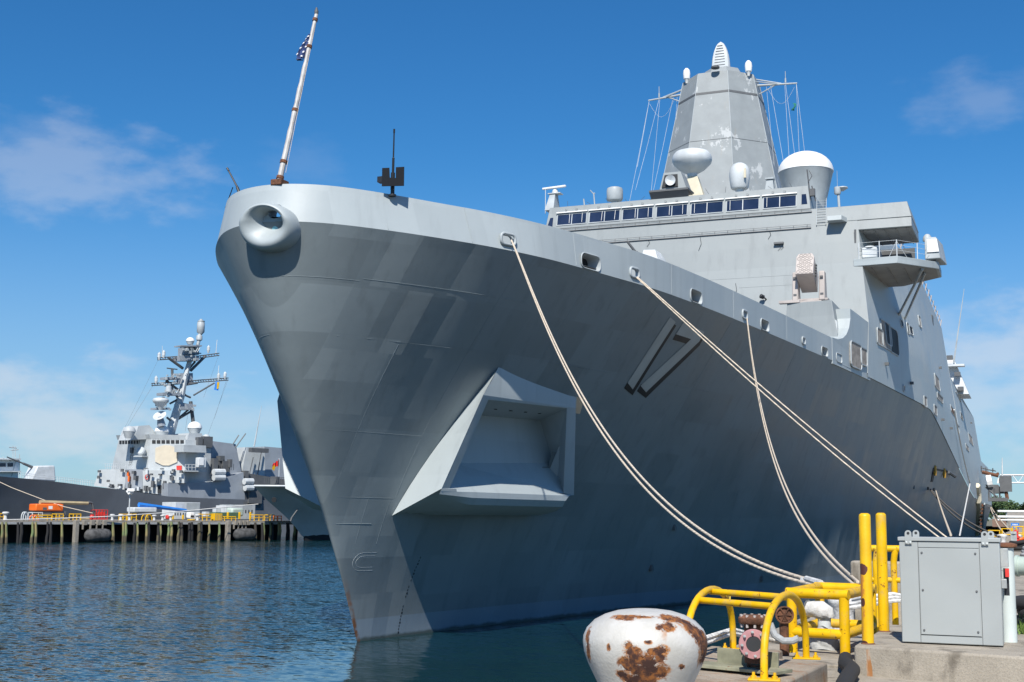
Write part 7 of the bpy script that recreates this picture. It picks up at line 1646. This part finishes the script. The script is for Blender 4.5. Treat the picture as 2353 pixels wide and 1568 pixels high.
for p_, q_ in (((85, 958), (85, 875)), ((70, 905), (120, 900)), ((128, 1060), (128, 930)), ((60, 885), (110, 890)), ((100, 955), (100, 880)), ((20, 955), (20, 945)), ((75, 1075), (105, 965))): mb.tube([FP(s1(*p_), tw_), FP(s1(*q_), tw_)], 0.12, 4)
mb.build('roof_antenna', M['grey'], ct)
# land far behind the basin
mb = MB(); mb.hexa([FA(-700, 260, -1), FA(900, 260, -1), FA(900, 900, -1), FA(-700, 900, -1)], [FA(-700, 264, 2.2), FA(900, 264, 2.2), FA(900, 900, 2.2), FA(-700, 900, 2.2)]); o = mb.build('far_shore', M['farconc'], None, loc=tuple(FA(0, 500, 0))); struct(o)
# ================================================================== light, sky, render settings
SAZ, SEL = R(12.5), R(47)
sd = V((math.sin(SAZ) * math.cos(SEL), -math.cos(SAZ) * math.cos(SEL), math.sin(SEL)))
sun_d = bpy.data.lights.new('sun', 'SUN'); sun_d.energy = 5.0; sun_d.angle = R(0.53); sun_d.color = (1.0, 0.955, 0.88)
sun = bpy.data.objects.new('sun', sun_d); COL.objects.link(sun); sun.location = (20, -40, 80)
sun.rotation_euler = sd.to_track_quat('Z', 'Y').to_euler()
wd = bpy.data.worlds.new('World'); sc.world = wd; wd.use_nodes = True
nt = wd.node_tree; nt.nodes.clear()
N = lambda t, **k: (lambda o: ([setattr(o, a, b) for a, b in k.items()], o)[1])(nt.nodes.new(t))
out = N('ShaderNodeOutputWorld'); bg = N('ShaderNodeBackground'); nt.links.new(bg.outputs[0], out.inputs[0]); bg.inputs[1].default_value = 0.068
sky = N('ShaderNodeTexSky', sky_type='NISHITA'); sky.sun_disc = False; sky.sun_elevation = SEL; sky.sun_rotation = R(167.5)
sky.altitude = 0; sky.air_density = 1.0; sky.dust_density = 0.0; sky.ozone_density = 4.0
tc = N('ShaderNodeTexCoord')
def WM(op, a, b=0.0, clamp=False):
    o = N('ShaderNodeMath', operation=op); o.use_clamp = clamp
    for i, v in enumerate((a, b)):
        if isinstance(v, bpy.types.NodeSocket): nt.links.new(v, o.inputs[i])
        else: o.inputs[i].default_value = v
    return o.outputs[0]
def dot(v):
    o = N('ShaderNodeVectorMath', operation='DOT_PRODUCT'); nt.links.new(tc.outputs['Generated'], o.inputs[0]); o.inputs[1].default_value = v; return o.outputs['Value']
mp = N('ShaderNodeMapping'); nt.links.new(tc.outputs['Generated'], mp.inputs[0]); mp.inputs['Scale'].default_value = (1, 1, 2.2)
nz = N('ShaderNodeTexNoise'); nt.links.new(mp.outputs[0], nz.inputs['Vector']); nz.inputs['Scale'].default_value = 19.0; nz.inputs['Detail'].default_value = 9; nz.inputs['Roughness'].default_value = 0.55
tot = None
# (pixel of centre, half width, half height, strength) measured as directions of the sky
for (px, py), hw, hh, st in (((185, 395), 250, 95, 0.25), ((90, 325), 120, 50, 0.13), ((2245, 235), 120, 60, 0.15), ((2320, 790), 210, 90, 0.42), ((2180, 760), 120, 60, 0.18), ((120, 960), 380, 110, 0.45), ((480, 970), 260, 60, 0.25), ((690, 370), 90, 45, 0.06), ((2330, 930), 260, 120, 0.35)):
    d0 = ray((px, py)).normalized(); rx_ = V((d0.y, -d0.x, 0)).normalized(); uy = rx_.cross(d0)
    a = WM('DIVIDE', dot(rx_), hw / 2950.0); b = WM('DIVIDE', dot(uy), hh / 2950.0)
    l = WM('SQRT', WM('ADD', WM('MULTIPLY', a, a), WM('MULTIPLY', b, b)))
    mr = N('ShaderNodeMapRange'); mr.interpolation_type = 'SMOOTHSTEP'; nt.links.new(WM('ADD', l, WM('MULTIPLY', WM('SUBTRACT', 0.5, nz.outputs[0]), 3.2)), mr.inputs[0])
    mr.inputs[1].default_value = 0.05; mr.inputs[2].default_value = 1.35; mr.inputs[3].default_value = st; mr.inputs[4].default_value = 0.0
    front = WM('GREATER_THAN', dot(d0), 0.5); m_ = WM('MULTIPLY', mr.outputs[0], front)
    tot = m_ if tot is None else WM('MAXIMUM', tot, m_)
hs = N('ShaderNodeHueSaturation'); hs.inputs['Saturation'].default_value = 1.22; nt.links.new(sky.outputs[0], hs.inputs['Color'])
tint = N('ShaderNodeMix', data_type='RGBA', blend_type='MULTIPLY'); tint.inputs[0].default_value = 1.0; nt.links.new(hs.outputs[0], tint.inputs[6]); tint.inputs[7].default_value = (0.67, 1.19, 1.41, 1)
hz = N('ShaderNodeMapRange'); hz.interpolation_type = 'SMOOTHERSTEP'; nt.links.new(dot((0, 0, 1)), hz.inputs[0]); hz.inputs[1].default_value = -0.02; hz.inputs[2].default_value = 0.30; hz.inputs[3].default_value = 0.62; hz.inputs[4].default_value = 0.0
hm = N('ShaderNodeMix', data_type='RGBA'); nt.links.new(hz.outputs[0], hm.inputs[0]); nt.links.new(tint.outputs[2], hm.inputs[6]); hm.inputs[7].default_value = (4.5, 5.7, 8.3, 1)
mx = N('ShaderNodeMix', data_type='RGBA'); nt.links.new(tot, mx.inputs[0]); nt.links.new(hm.outputs[2], mx.inputs[6]); mx.inputs[7].default_value = (9.4, 9.5, 9.8, 1)
nt.links.new(mx.outputs[2], bg.inputs[0])
sc.view_settings.view_transform = 'Standard'; sc.view_settings.look = 'None'; sc.view_settings.exposure = 0.28; sc.view_settings.gamma = 1.0
sc.render.engine = 'CYCLES'
try: sc.cycles.use_denoising = True; sc.cycles.max_bounces = 6; sc.cycles.caustics_refractive = False
except Exception: pass
